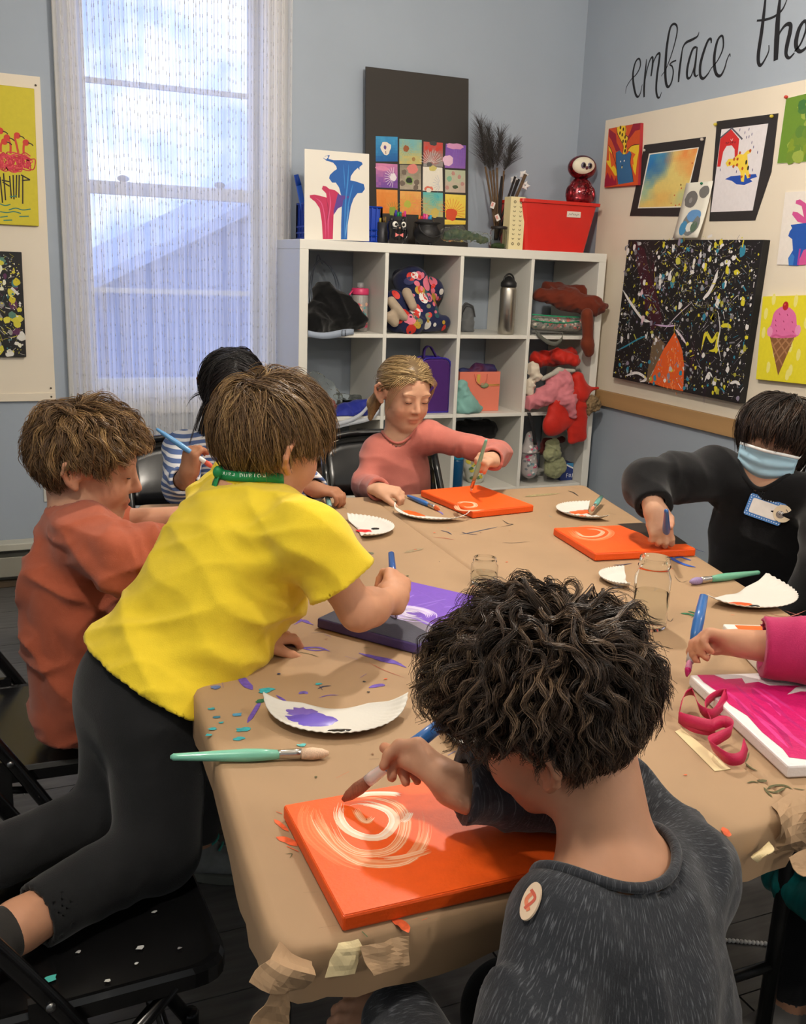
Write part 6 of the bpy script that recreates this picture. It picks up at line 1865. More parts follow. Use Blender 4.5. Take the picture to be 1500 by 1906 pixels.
# ------------------------------------------------------------------ paint marks on the paper
a = Art((0, 0, TZ), (1, 0, 0), (0, 1, 0), (0, 0, 1), .0006)
VIO, NAVY, TEAL, GRN, ORG, DRK, RED, BLU, OLV = (104, 78, 170), (44, 52, 84), (52, 160, 168), (38, 104, 70), (222, 96, 52), (58, 54, 50), (176, 58, 48), (40, 84, 172), (84, 82, 48)
ZL = 0
for pts, w, c in (
 (Q('-7246,-22250 -6919,-22136 -6801,-22388'), .008, VIO), (Q('-7327,-22366 -7182,-22686 -6897,-22843'), .005, VIO), (Q('-7068,-22305 -6964,-22754 -6825,-23066'), .006, VIO), (Q('-7170,-22958 -6921,-22768 -6849,-22993'), .004, VIO),
 (Q('-7546,-23902 -7320,-24034 -7077,-24112 -6949,-24328'), .006, VIO), (Q('-7449,-23874 -7233,-24179 -6991,-24256'), .004, VIO), (Q('-6512,-24550 -6333,-24790 -6142,-24986 -5987,-25365'), .011, VIO), (Q('-6361,-24859 -6143,-25097 -6005,-25196'), .008, (92, 70, 160)), (Q('-6781,-24611 -6626,-24796'), .003, VIO),
 (Q('-8613,-24870 -8616,-25119 -8571,-25405'), .014, VIO), (Q('-8706,-24839 -8466,-24847'), .004, NAVY), (Q('-8919,-26458 -8754,-26177 -8542,-25806'), .007, VIO), (Q('-8283,-25708 -8225,-25912 -8176,-26198'), .005, VIO), (Q('-7702,-25995 -7530,-25959 -7386,-26008'), .002, VIO), (Q('-6853,-25898 -6671,-25861 -6578,-25891'), .010, VIO),
 (Q('-7948,-25773 -7857,-25737 -7822,-25815'), .008, (120, 100, 180)), (Q('-6849,-25501 -6701,-25395'), .004, VIO), (Q('-8920,-24819 -8967,-25197'), .003, VIO), (Q('-6990,-23430 -6722,-23464'), .005, NAVY), (Q('-6791,-23531 -6715,-23718'), .005, VIO),
 (Q('-7622,-25692 -7501,-25635 -7381,-25645'), .003, NAVY), (Q('-7560,-25566 -7563,-25759'), .005, NAVY), (Q('-7530,-24141 -7323,-24322 -7208,-24506'), .0015, OLV), (Q('-6498,-24981 -6377,-25344 -6184,-25720'), .001, RED), (Q('-7928,-26325 -7836,-26400 -7779,-26402'), .004, DRK), (Q('-7669,-28000 -7541,-28038'), .003, DRK), (Q('-7712,-27543 -7628,-27610'), .002, DRK), (Q('-6344,-24347 -6241,-24380'), .007, (110, 112, 84)), (Q('-6157,-26246 -6124,-26314'), .006, (140, 134, 100)),
 (Q('-8238,-28319 -8033,-28223'), .002, ORG), (Q('-6628,-28252 -6479,-28179'), .005, BLU), (Q('-6496,-28515 -6385,-28589'), .009, ORG), (Q('-6368,-28665 -6194,-28619'), .009, GRN),
 (Q('-9172,-28826 -9123,-28895'), .006, ORG), (Q('-9242,-28979 -9202,-29118 -9157,-29280'), .006, ORG), (Q('-9319,-29341 -9220,-29447 -9146,-29589'), .010, ORG), (Q('-9262,-29547 -9166,-29695'), .007, ORG), (Q('-8641,-31140 -8567,-31221 -8558,-31367'), .010, ORG), (Q('-8982,-31192 -8960,-31287'), .005, GRN), (Q('-8479,-31071 -8429,-31070'), .006, GRN), (Q('-9364,-30998 -9176,-31022'), .001, DRK), (Q('-9339,-30411 -9184,-30455'), .0012, OLV), (Q('-9316,-29686 -9247,-29711 -9294,-29782'), .001, OLV), (Q('-8359,-31244 -8292,-31232'), .004, ORG), (Q('-7927,-31122 -7865,-31126'), .007, ORG),
 (Q('-4863,-17934 -4580,-17982 -4310,-18011'), .004, RED), (Q('-4341,-17612 -4338,-17848 -4335,-18080'), .010, RED), (Q('-4397,-17832 -4222,-17771'), .006, RED), (Q('-4219,-16829 -4200,-16968'), .007, (190, 110, 84)), (Q('-3530,-14723 -3353,-14708'), .012, DRK), (Q('-3282,-14925 -3302,-15116'), .004, DRK),
 (Q('-1769,-17744 -1672,-17938 -1673,-18184'), .004, NAVY), (Q('-1486,-18235 -1041,-18110 -628,-17969 -205,-17826'), .004, (70, 84, 104)), (Q('268,-17239 227,-17589 316,-17702 -118,-17849'), .003, DRK), (Q('-1336,-18029 -1241,-18220 -1027,-18361'), .003, NAVY), (Q('-2207,-18279 -1995,-18417 -1811,-18657'), .002, RED), (Q('-782,-19146 -559,-19255 -86,-19262'), .002, DRK), (Q('-1525,-17928 -1384,-17933'), .003, DRK),
 (Q('-4777,-19122 -4516,-19085 -4193,-19006'), .012, (128, 118, 92)), (Q('-4455,-19144 -4180,-19081 -4173,-19224'), .010, (110, 108, 86)), (Q('-3419,-19297 -3104,-19171 -2852,-19095'), .014, (146, 128, 98)), (Q('-1009,-15864 -976,-16066 -1029,-16339'), .006, (120, 104, 170)), (Q('1576,-16333 1771,-16282'), .006, (150, 110, 84)), (Q('1035,-17350 1056,-17448'), .006, (120, 92, 70)), (Q('1734,-17158 1727,-17345'), .006, TEAL), (Q('2228,-15020 2747,-14925 3484,-14879'), .02, (150, 136, 96)),
 (Q('3943,-14623 3972,-14874 3867,-15325'), .005, DRK), (Q('4302,-14211 4412,-14490'), .004, DRK), (Q('3523,-17322 3626,-17553'), .006, DRK), (Q('601,-19550 790,-19733'), .007, ORG), (Q('600,-20030 682,-20440'), .004, ORG),
 (Q('2541,-21044 2410,-21606 2425,-21970 2529,-22184'), .012, BLU), (Q('2463,-21474 2820,-21352 3278,-21177'), .008, BLU), (Q('2741,-21254 2757,-21559 2786,-21714'), .007, BLU), (Q('1871,-21451 2082,-21438 2304,-21546'), .005, NAVY), (Q('777,-21493 958,-21545 1286,-21499'), .004, NAVY), (Q('3559,-20702 3522,-21011 3581,-21263'), .005, (90, 96, 130)), (Q('1772,-22130 1957,-22115'), .010, ORG), (Q('2224,-21841 2366,-21854'), .004, ORG), (Q('2054,-21208 2024,-21348'), .003, DRK),
 (Q('170,-24598 310,-24694 346,-24861'), .010, GRN), (Q('378,-24556 448,-24631 448,-24737'), .006, GRN), (Q('209,-24870 379,-24768'), .006, (24, 70, 60)), (Q('1074,-24984 1144,-25005'), .009, ORG), (Q('1594,-23744 1620,-23988'), .004, (120, 104, 86)), (Q('-208,-24533 -329,-24906 -133,-24764'), .001, DRK), (Q('1653,-22501 1474,-22968 1751,-22923'), .001, DRK),
 (Q('1742,-25138 1835,-25377 2228,-25395 2757,-25238'), .003, (150, 84, 72)), (Q('1925,-25089 1982,-25318 2361,-25540'), .002, (150, 84, 72)), (Q('2326,-25105 2379,-25336 2471,-25522'), .002, (150, 84, 72)),
 (Q('-66,-26169 -81,-26477 -96,-26775'), .007, (96, 140, 170)), (Q('-110,-26330 -55,-26519 -50,-26690'), .005, (96, 140, 170)), (Q('-314,-26216 -211,-26263'), .002, DRK), (Q('-488,-26760 -453,-26791'), .003, DRK),
 (Q('-3250,-30209 -3143,-30208 -3098,-30262'), .003, OLV), (Q('-3072,-30195 -3023,-30232 -2946,-30239'), .007, OLV), (Q('-3118,-30423 -2973,-30381 -2822,-30423 -2791,-30538'), .004, OLV), (Q('-3135,-30454 -3056,-30518 -2808,-30458'), .004, OLV), (Q('-3115,-30369 -3161,-30481 -3189,-30598'), .003, OLV), (Q('-2764,-30511 -2702,-30569 -2645,-30608'), .002, OLV), (Q('-2886,-29766 -2910,-29900 -2887,-30008'), .003, OLV), (Q('-2614,-29548 -2735,-29654 -2886,-29766'), .002, OLV),
 (Q('-4275,-30932 -4312,-31040 -4351,-31121'), .009, ORG), (Q('-6265,-30221 -6205,-30478'), .006, GRN)):
 a.stroke(pts, w, c, taper=.25)
for (x, y, r_, c) in [(tz(Q('-8383,-25506'))[0], tz(Q('-8383,-25506'))[1], .012, TEAL), (*tz(Q('-8547,-25823')), .009, GRN), (*tz(Q('-9305,-25862')), .006, TEAL), (*tz(Q('-8991,-26166')), .008, (72, 140, 176)), (*tz(Q('-9038,-26645')), .010, TEAL), (*tz(Q('-9140,-26885')), .007, TEAL), (*tz(Q('-9279,-26153')), .006, (50, 110, 130)), (*tz(Q('-9425,-26489')), .006, TEAL), (*tz(Q('-9093,-25155')), .008, (90, 110, 160)), (*tz(Q('-8123,-24177')), .007, (90, 130, 160)), (*tz(Q('-7545,-25522')), .005, TEAL), (*tz(Q('-6847,-25663')), .003, DRK), (*tz(Q('-6920,-26049')), .003, DRK), (*tz(Q('-8400,-27344')), .006, (90, 180, 180)), (*tz(Q('-9514,-26656')), .005, TEAL), (*tz(Q('-9268,-26340')), .004, TEAL)]:
 a.blob(x, y, r_, r_ * .7, c, 11, .35)
rs_ = random.Random(3)
for k in range(90):
 x, y = rs_.uniform(-.88, .38), rs_.uniform(-3.0, -1.45)
 if x > .45 + (y + 1.4) * .235 - .05: continue
 a.blob(x, y, rs_.uniform(.001, .004), rs_.uniform(.001, .003), rs_.choice([DRK, NAVY, OLV, (140, 100, 70), ORG, VIO]), 7, .3)
tag(a.build('paint_marks', lpaper, mat('dried_paint', attr=True, rough=.7, var=.25, vscale=120)), kind='stuff')

# torn paper, tape and crumples at the near corners
fp = MB()
def flap(pts3, name, m, parent):
 P = np.array(pts3, float)
 P = np.stack([spline(r, 8) if len(r) > 2 else np.linspace(r[0], r[1], 8) for r in P])
 P = np.stack([spline(P[:, j], 9) for j in range(8)], 1)
 sh = P.shape; W_ = P.reshape(-1, 3)
 nz_ = vnoise(W_ * 60, 3) * .0045 + vnoise(W_ * 140, 5) * .0018
 q = MB(); q.sheet((W_ + np.outer(nz_, (.5, -.8, .3))).reshape(sh), .0008, smooth=False); return q.build(name, m, parent)
FX, FY = -.985, -3.128
def edge_pt(px_, z): return V3(0, 0, 0)
flap([[(-.9766, -3.1045, .7420), (-.9690, -3.1256, .7400), (-.9557, -3.1374, .7380)], [(-1.0015, -3.1603, .7728), (-.9865, -3.1690, .7651), (-.9637, -3.1691, .7518)], [(-1.0166, -3.1673, .7724), (-.9987, -3.1769, .7579), (-.9678, -3.1670, .7364)], [(-1.0261, -3.1760, .7664), (-1.0058, -3.1763, .7484), (-.9742, -3.1630, .7328)]], 'torn_flap', KRAFT, lpaper)
flap([[(-1.0056, -3.1667, .7429), (-.9841, -3.1619, .7372)], [(-1.0107, -3.1710, .7354), (-.9850, -3.1620, .7191)], [(-1.0225, -3.1749, .7270), (-.9859, -3.1623, .6962)], [(-1.0274, -3.1790, .7123), (-.9857, -3.1624, .6755)]], 'torn_flap', KRAFT, lpaper)
flap([[(-.9397, -3.1684, .7765), (-.9203, -3.1672, .7749)], [(-.9470, -3.1721, .7676), (-.9181, -3.1708, .7614)], [(-.9551, -3.1757, .7498), (-.9266, -3.1748, .7454)]], 'tape_patch', TAPE, lpaper)
flap([[(-.9206, -3.1736, .7716), (-.8726, -3.1699, .7675)], [(-.9186, -3.1806, .7574), (-.8720, -3.1751, .7535)], [(-.9138, -3.1854, .7477), (-.8727, -3.1790, .7425)]], 'torn_flap', KRAFT, lpaper)
crz = MB()
flap([[(-.3370, -3.0773, .7440), (-.2928, -3.0664, .7480), (-.2545, -3.0693, .7460)], [(-.3649, -3.1195, .7520), (-.3151, -3.0947, .7420), (-.3000, -3.1164, .7550)], [(-.3543, -3.1036, .7095), (-.3407, -3.1171, .7236), (-.2811, -3.1021, .7092)], [(-.3745, -3.1091, .6982), (-.3313, -3.1062, .6963), (-.2797, -3.1099, .6832)]], 'crumpled_fold', KRAFT, rpaper)
flap([[(-.3931, -3.1142, .7115), (-.3792, -3.1209, .7299)], [(-.4061, -3.1241, .7163), (-.3845, -3.1306, .7270)], [(-.3995, -3.1286, .7104), (-.3955, -3.1372, .7264)]], 'tape_patch', TAPE, rpaper)
flap([[(-.3536, -3.1273, .7064), (-.3048, -3.1245, .7129)], [(-.3565, -3.1395, .6987), (-.3136, -3.1356, .6995)], [(-.3492, -3.1545, .6966), (-.3164, -3.1491, .6867)]], 'torn_flap', KRAFT, rpaper)

# ------------------------------------------------------------------ scraps on the floor
def scrap(label, pts, m, z=.002):
 q = MB(); P = [tuple(p) for p in pts]
 q.prism(P, (0, 0, z), (1, 0, 0), (0, 1, 0), (0, 0, 1), .0012)
 tag(q.build('paper_scrap', m), label, 'paper scrap', 'paper scraps on the floor')
PW = mat('scrap_white', (226, 224, 218), .8)
def fz(*l): return l
scrap('long pointed white paper sliver on the floor beside the black trousers', [(-1.1990, -1.2365, .0020)[:2], (-1.1770, -1.1695, .0020)[:2], (-1.1601, -1.1417, .0020)[:2], (-1.1387, -1.1457, .0020)[:2], (-1.1627, -1.2008, .0020)[:2]], PW)
scrap('crumpled white paper scrap below the pointed sliver', [(-1.1859, -1.2568, .0020)[:2], (-1.1719, -1.2522, .0020)[:2], (-1.1621, -1.2807, .0020)[:2], (-1.1712, -1.2991, .0020)[:2], (-1.1844, -1.2883, .0020)[:2]], PW)
for px, lab in (((108, 1423), 'small white paper scrap right of the pointed sliver'), ):
 scrap(lab, [(-1.0837, -1.2734, .0020)[:2], (-1.0736, -1.2705, .0020)[:2], (-1.0766, -1.2917, .0020)[:2]], PW)
scrap('tiny white paper triangle between the scraps on the floor', [(-1.1004, -1.3330, .0020)[:2], (-1.0858, -1.3411, .0020)[:2], (-1.0985, -1.3457, .0020)[:2]], PW)
scrap('tiny white scrap nearest the chair leg', [(-1.1767, -1.3976, .0020)[:2], (-1.1674, -1.3952, .0020)[:2], (-1.1708, -1.4139, .0020)[:2]], PW)
scrap('tiny white scrap furthest right by the black trousers', [(-1.1291, -1.4229, .0020)[:2], (-1.1211, -1.4229, .0020)[:2], (-1.1259, -1.4354, .0020)[:2]], PW)
scrap('torn white paper strip on the floor under the right table', [(.2196, -2.6276, .0020)[:2], (.2406, -2.6388, .0020)[:2], (.2351, -2.6651, .0020)[:2], (.2167, -2.6809, .0020)[:2], (.2065, -2.6444, .0020)[:2]], mat('scrap_grey', (170, 164, 152), .8))
bs = thing('bead_string', 'string of white and red beads lying on the floor under the right table', 'bead string', (.2520, -2.5617, .0040))
P0, P1 = V3((.1824, -2.5245, .0050)), V3((.3237, -2.5988, .0050))
q = MB()
for k in range(20):
 p = P0 + (P1 - P0) * k / 19
 q = MB(); q.ell(p, .005, nu=8, nv=6); q.build('bead', mat('bead_white', (220, 218, 216), .3) if k < 12 else mat('bead_red', (206, 120, 118), .3), bs)

# ================================================================== boards and pictures on the walls
BOARD = mat('board_cream', (228, 216, 196), .6, var=.03, vscale=3, bump=.05, bscale=40)
def wall_sheet(name, parent, m, pts, o, u, v, n, h, lift=0.0, bevel=0):
 q = MB(); q.prism(pts, V3(o) + V3(n) * lift, u, v, n, h); return q.build(name, m, parent, bevel=bevel)
RO, RU, RV, RN = (XR, 0, 0), (0, -1, 0), (0, 0, 1), (-1, 0, 0)
BO, BU, BV, BN = (0, YB, 0), (1, 0, 0), (0, 0, 1), (0, -1, 0)
# right board with its wooden rail
rbd = thing('display_board', 'large cream display board on the right wall above the wooden rail', 'board', (XR, -1.6, .845), 'cream display boards')
wall_sheet('panel', rbd, BOARD, [(-.16, .845), (3.4, .845), (3.4, 2.066), (-.16, 2.066)], RO, RU, RV, RN, .009, lift=.001)
q = MB(); q.box((XR - .018, -3.4, .772), (XR, .09, .844)); tag(q.build('trim_1', mat('pine_rail', (176, 138, 92), .55, var=.08, vscale=5, stretch=(1, .15, 4), bump=.05), bevel=.002), kind='structure')
# left board
lbd = thing('display_board', 'cream display board at the left edge of the back wall beside the window', 'board', (-1.6, YB, .78), 'cream display boards')
wall_sheet('panel', lbd, BOARD, [(-2.5, .783), (-.928, .783), (-.928, 2.032), (-2.5, 2.032)], BO, BU, BV, BN, .011, lift=.001)
wall_sheet('bottom_batten', lbd, BOARD, [(-2.5, .783), (-.928, .783), (-.928, .815), (-2.5, .815)], BO, BU, BV, BN, .005, lift=.012)
for z in (.80, .835, 2.0):
 q = MB(); q.ell((-.945, YB - .014 - (.004 if z < .81 else 0), z), (.004, .003, .004)); q.build('screw', mat('screw_dark', (90, 80, 66), .4, metal=.6), lbd)

def rect_from(pts):
 """axis box of wall points -> x0,z0,x1,z1"""
 P = np.array(pts); return P[:, 0].min(), P[:, 1].min(), P[:, 0].max(), P[:, 1].max()

def picture(name, label, cat, pts, t, face, edge, o=RO, u=RU, v=RV, n=RN, base=.010, group='pictures on the display boards', panel='canvas_panel'):
 c = V3(o) + V3(u) * np.mean([p[0] for p in pts]) + V3(v) * min(p[1] for p in pts)
 root = thing(name, label, cat, tuple(c), group)
 wall_sheet(panel, root, mat('pic_edge_%d_%d_%d' % tuple(edge), edge, .6, bump=.15, bscale=400), pts, o, u, v, n, t, lift=base, bevel=.002 if t > .005 else 0)
 a = Art(V3(o), u, v, n, base + t + .0003)
 if face is not None: a.poly([tuple(p) for p in inset(pts, .0015)], face)
 return root, a

def inset(pts, d):
 P = np.array(pts, float); c = P.mean(0); return c + (P - c) * (1 - d / np.abs(P - c).mean())

PRINT = mat('matte_print', attr=True, rough=.6, var=.03, vscale=80)
# cat in flames
r_, a = picture('cat_canvas', 'small canvas of a blue cat among red and yellow flames, leftmost on the right board', 'canvas', Q('-1029,17666 1544,17640 1320,20233 -1087,20241'), .016, (212, 82, 34), (170, 40, 46))
K = 0
for pts, c in ((Q('-1033,20217 -457,19938 -358,19587 6,19214 -341,19195 -777,19724 -1000,19893'), (150, 28, 50)), (Q('778,20243 1325,20221 1320,19950 993,19936 770,19769 505,19580 443,19705 619,19927'), (150, 28, 50)),
   (Q('-1024,17700 -1042,18054 -878,18344 -603,18027 -544,18223 -272,17908 -169,18099 -24,17735'), (158, 28, 56)),
   (Q('-970,19520 -707,19275 -578,19018 -247,18598 -88,18144 -266,18155 -575,18423 -932,18698 -1048,18856 -819,18839'), (238, 198, 44)), (Q('528,19169 839,19334 1351,19345 1382,19049 1319,18674 1294,18055 1086,18309 940,18703 1063,18981'), (238, 198, 44)),
   (Q('793,19099 1151,18949 1009,18794 1098,18500 913,18609 1002,18314 843,18518 738,18911'), (224, 96, 34)), (Q('-889,19291 -488,19010 -341,19195 -172,18396 -426,18611 -591,18524'), (220, 90, 36)),
   (Q('-455,20205 -202,20261 233,20230 311,20006 264,19867 486,19701 403,19421 485,19173 433,18960 168,19006 202,19342 -12,19604 -323,19925'), (240, 200, 48)),
   (Q('-333,19145 -82,19222 208,19027 469,19006 704,19130 851,18998 827,18616 1009,18266 1185,17797 61,17750 -88,18144 -263,18697'), (54, 104, 150))):
 a.poly(pts, c)
for (x, y) in Q('-154,19957 83,20092 -147,20188 33,19866 266,19746 138,19580 338,19562 382,19341 342,19161'): a.blob(x, y, .006, .008, (70, 40, 18), 9)
for (x, y) in Q('82,18730 357,18738'): a.blob(x, y, .004, .004, (236, 236, 236), 8)
for (x, y) in Q('222,18554'): a.blob(x, y, .004, .003, (40, 40, 50), 8); a.blob(x, y - .008, .004, .005, (236, 210, 120), 8)
for pts in (Q('-455,20205 -323,19925 -12,19604 202,19342 168,19006'), Q('233,20230 264,19867 486,19701 403,19421 433,18960'), Q('-333,19145 -263,18697 -88,18144 17,17752'), Q('851,18998 827,18616 1009,18266 1185,17797'), Q('528,19169 839,19334 1351,19345'), Q('-970,19520 -707,19275 -247,18598 -88,18144')): a.stroke(pts, .003, (50, 24, 18))
a.build('painting', r_, PRINT)
# turtle watercolour on black mat
r_, a = picture('turtle_watercolour', 'watercolour of a sea turtle on a curling black paper mount', 'picture', Q('959,16367 5200,16219 5539,19252 1545,19309'), .003, None, (44, 40, 40), panel='mount')
a.poly(Q('1505,16669 4697,16596 5211,18897 1948,18922'), (236, 230, 216))
P4 = np.array(Q('1576,16712 4621,16641 5152,18861 2032,18871'))
def bil(s_, t_): return (P4[0] * (1 - s_) + P4[1] * s_) * (1 - t_) + (P4[3] * (1 - s_) + P4[2] * s_) * t_
N_ = 26
def wc(s_, t_):
 n = fbm2(s_, t_, 5, 3) * .18
 base = mixc((226, 196, 110), (232, 214, 130), t_)
 c = mixc(base, (70, 160, 196), 1.5 * max(0, (t_ - .35) + n) * max(0, 1.15 - s_ * 2.0) * 1.5)
 c = mixc(c, (28, 96, 176), 2.2 * max(0, .42 - math.hypot(s_ - .18, t_ - .78) + n * .6))
 c = mixc(c, (236, 132, 64), 2.2 * max(0, .42 - math.hypot(s_ - .78, t_ - .88) + n))
 c = mixc(c, (128, 190, 184), 1.6 * max(0, .3 - math.hypot(s_ - .05, t_ - .25) + n) + 1.2 * max(0, .2 - math.hypot(s_ - .95, t_ - .2) + n))
 c = mixc(c, (232, 150, 70), 1.2 * max(0, .22 - math.hypot(s_ - .45, t_ - .2) + n))
 return c
for i in range(N_):
 for j in range(N_):
  q4 = [bil(i / N_, j / N_), bil((i + 1) / N_, j / N_), bil((i + 1) / N_, (j + 1) / N_), bil(i / N_, (j + 1) / N_)]
  a.mb.add([a.o + a.u * p[0] + a.v * p[1] + a.n * (a.lift + .00008) for p in q4], [(0, 1, 2, 3)], col=wc((i + .5) / N_, (j + .5) / N_))
a.k += 10
for pts, w in ((Q('1836,17496 2065,17342 2405,17230 2721,17238 2845,17442 2995,17481 2979,17342 2805,17210'), .003), (Q('1689,16880 1877,16992 2204,16978 2490,16705'), .003), (Q('2204,16978 2428,17087 2756,17025 2945,16829 3200,16701'), .003), (Q('2405,17230 2428,17087 2684,16981 2567,16726'), .002), (Q('2725,17214 3080,16964 3314,16720'), .002), (Q('1933,16894 1833,16754'), .002)): a.stroke(pts, w, (52, 66, 62))
for (x, y) in Q('4143,17872 4364,17866 4646,17696 4315,17500 4375,17361 3972,17108 4333,16727 4116,16689 3798,16794 4901,18310'): a.blob(x, y, .004, .003, (196, 74, 40), 8, .3)
a.build('watercolour', r_, PRINT)
for p in (Q('1658,19078 5425,19162')):
 q = MB(); q.ell((XR - .020, -p[0], p[1]), (.008, .006, .006)); q.build('push_pin', mat('pin_clear', (190, 180, 170), .3), r_)
# spotted dog and red kennel on black mat
r_, a = picture('kennel_drawing', 'marker drawing of a red kennel and yellow spotted dog on black paper', 'picture', Q('6317,16001 8879,15976 9410,17668 9396,19685 6112,19772'), .003, None, (44, 40, 40), panel='mount')
a.poly(Q('6353,16350 8703,16331 8876,17894 8967,19384 6447,19440'), (226, 220, 222))
for pts, c in ((Q('6434,18059 6442,19086 6560,19159 7005,19386 7517,18984 7531,18363 7379,18333 7327,18629 7140,18791 6850,18796 6690,18600 6620,18054'), (206, 44, 44)),
   (Q('6967,17563 7275,17649 7843,17655 8641,17644 8720,17537 8368,17477 8505,17386 8094,17286 7648,17332 7369,17475'), (36, 78, 172)),
   (Q('6896,18161 7034,18298 7354,18294 7580,18442 7837,18400 8030,18527 8212,18532 8230,18429 8055,18382 8134,18109 8216,17816 8357,17539 8209,17507 8044,17745 8044,17393 7884,17423 7793,17762 7597,17984 7269,18049 7016,18025'), (240, 208, 70))):
 a.poly(pts, c)
a.stroke(Q('6435,19129 7030,19425 7689,18959'), .007, (84, 84, 96), sm=False)
for i, (x, y) in enumerate(Q('7126,18135 7358,18272 7550,18257 7555,18049 7877,17889 7372,18008 7638,18470 8187,18502 7886,17590 8315,17604')): a.blob(x, y, .006, .006, (184, 84, 34), 9, .2)
for (x, y) in Q('8048,18107 8185,17892'): a.blob(x, y, .005, .009, (24, 22, 22), 9)
for (x, y) in Q('7988,19285 8174,19092 8035,19016 8226,18795 8347,18622 8593,18418 7792,19183 7490,19316 6642,17925 8432,17801 7567,17798 7902,19009'): a.blob(x, y, .002, .006, (70, 70, 120), 8)
for k, pts in enumerate((Q('6768,18896 6807,18934 6855,18880 6793,18864'), Q('6907,18841 6892,18926 6953,18913 6906,18883'), Q('7006,18899 7052,18928 7099,18882 7038,18863'), Q('7163,18843 7142,18928 7209,18905 7162,18885'), Q('7258,18918 7304,18872 7346,18918'), Q('7297,18839 7315,18879'))): a.stroke(pts, .0018, (60, 16, 20))
a.stroke(Q('7035,19030 7111,18960 7161,19039'), .002, (240, 220, 220))
a.build('drawing', r_, PRINT)
for p, c_ in zip(Q('6133,19651 9171,19601'), ((200, 180, 60), (210, 200, 70))):
 q = MB(); q.ell((XR - .020, -p[0], p[1]), (.009, .006, .006)); q.build('push_pin', mat('pin_yellow', c_, .3), r_)
# small paper with painted stones, curling off the board
pr = thing('stone_sketch', 'narrow paper with grey and blue painted ovals pinned over the two black mounts', 'picture', (XR - .02, -.3, 1.53), 'pictures on the display boards')
PP = np.array(Q('4349,15358 6137,15361 6340,17532 4708,17546'))
def bp(s_, t_): 
 p = (PP[0] * (1 - s_) + PP[1] * s_) * (1 - t_) + (PP[3] * (1 - s_) + PP[2] * s_) * t_
 return V3(XR - .018 - .030 * (1 - t_) ** 2 * (.4 + .6 * s_), -p[0], p[1])
q = MB(); q.sheet([[bp(s_, t_) for t_ in np.linspace(0, 1, 10)] for s_ in np.linspace(0, 1, 6)], .0008); q.build('paper', mat('sketch_paper', (232, 228, 214), .7), pr)
def ov(cx, cy, rx, ry, col, jit=.1, lift=.0016):
 q = MB(); ks = [1 + jit * (random.random() - .5) for _ in range(18)]
 vs = []
 for i in range(18):
  an = 2 * math.pi * i / 18
  vs.append(bp(cx + rx * ks[i] * math.cos(an), cy + ry * ks[i] * math.sin(an)) + V3(-lift, 0, 0))
 q.add(vs, [tuple(range(18))], col=col); return q
for k, (cx, cy, rx, ry, col) in enumerate(((.34, .70, .24, .15, (112, 110, 108)), (.76, .82, .18, .11, (120, 118, 114)), (.56, .26, .34, .22, (124, 128, 128)), (.60, .40, .26, .11, (104, 154, 206)), (.32, .18, .14, .13, (72, 142, 188)), (.56, .20, .14, .09, (226, 226, 218)), (.72, .20, .12, .10, (92, 116, 96)), (.34, .68, .06, .05, (150, 148, 146)))):
 ov(cx, cy, rx, ry, col, lift=.0014 + .0002 * k).build('painted_oval', PRINT, pr)
q = MB(); q.ell(tuple(bp(.62, .97) + V3(-.004, 0, 0)), (.007, .005, .005)); q.build('push_pin', mat('pin_green', (40, 110, 80), .3), pr)
# green dappled painting
r_, a = picture('green_painting', 'dappled green painting at the upper right corner of the right board', 'picture', Q('9658,17930 13387,17805 12919,20283 9705,20153'), .003, (104, 140, 44), (232, 226, 206), panel='paper')
gx0, gz0, gx1, gz1 = rect_from(Q('9776,18014 13387,17805 12967,20030 9824,20066'))
rs_ = random.Random(9)
for k in range(220):
 x, z = rs_.uniform(gx0 + .02, gx1), rs_.uniform(gz0 + .02, gz1 - .02)
 if x < gx0 + .05 * (z - gz0) / (gz1 - gz0) + .03: continue
 f = (z - gz0) / (gz1 - gz0) + rs_.uniform(-.3, .3)
 a.blob(x, z, rs_.uniform(.012, .03), rs_.uniform(.012, .026), mixc((128, 150, 40), (62, 112, 56), f) if rs_.random() > .2 else (150, 168, 70), 10, .15)
a.build('painting', r_, PRINT)
q = MB(); p = Q('9752,20183')[0]; q.ell((XR - .018, -p[0], p[1]), (.009, .006, .006)); q.build('push_pin', mat('pin_red', (190, 60, 50), .3), r_)
# poured lily at the right edge
def lily(a, A_, B_, C_, cols):
 for pts, c in zip((A_, B_, C_), cols): a.shape(pts, c)
r_, a = picture('poured_lily_panel', 'white panel with pink and blue poured lilies at the right edge of the board', 'picture', Q('10299,14365 14029,14396 13561,16881 10265,16910'), .004, (230, 222, 214), (226, 220, 212), panel='card')
a.poly(Q('10844,16602 11025,16632 11285,16503 11759,16219 12094,14400 11327,14363 11379,15101 11340,15804 11053,15865 10743,16118 10762,16226 10994,16191 11322,16020 11142,16402 10841,16494'), (206, 84, 146))
a.poly(Q('10587,15931 10732,15764 10993,15785 11828,15846 11975,15044 11508,14883 11367,14555 11367,14347 10896,14351 10826,14606 11006,14883 10898,15268 10686,15380 10733,15544 10828,15652'), (32, 84, 172))
a.poly(Q('10896,14351 10834,14606 10987,14773 11121,14663 11101,14354'), (58, 120, 196)); a.stroke(Q('11334,14937 11334,14610 11333,14368'), .008, (170, 60, 150))
a.build('painting', r_, PRINT)
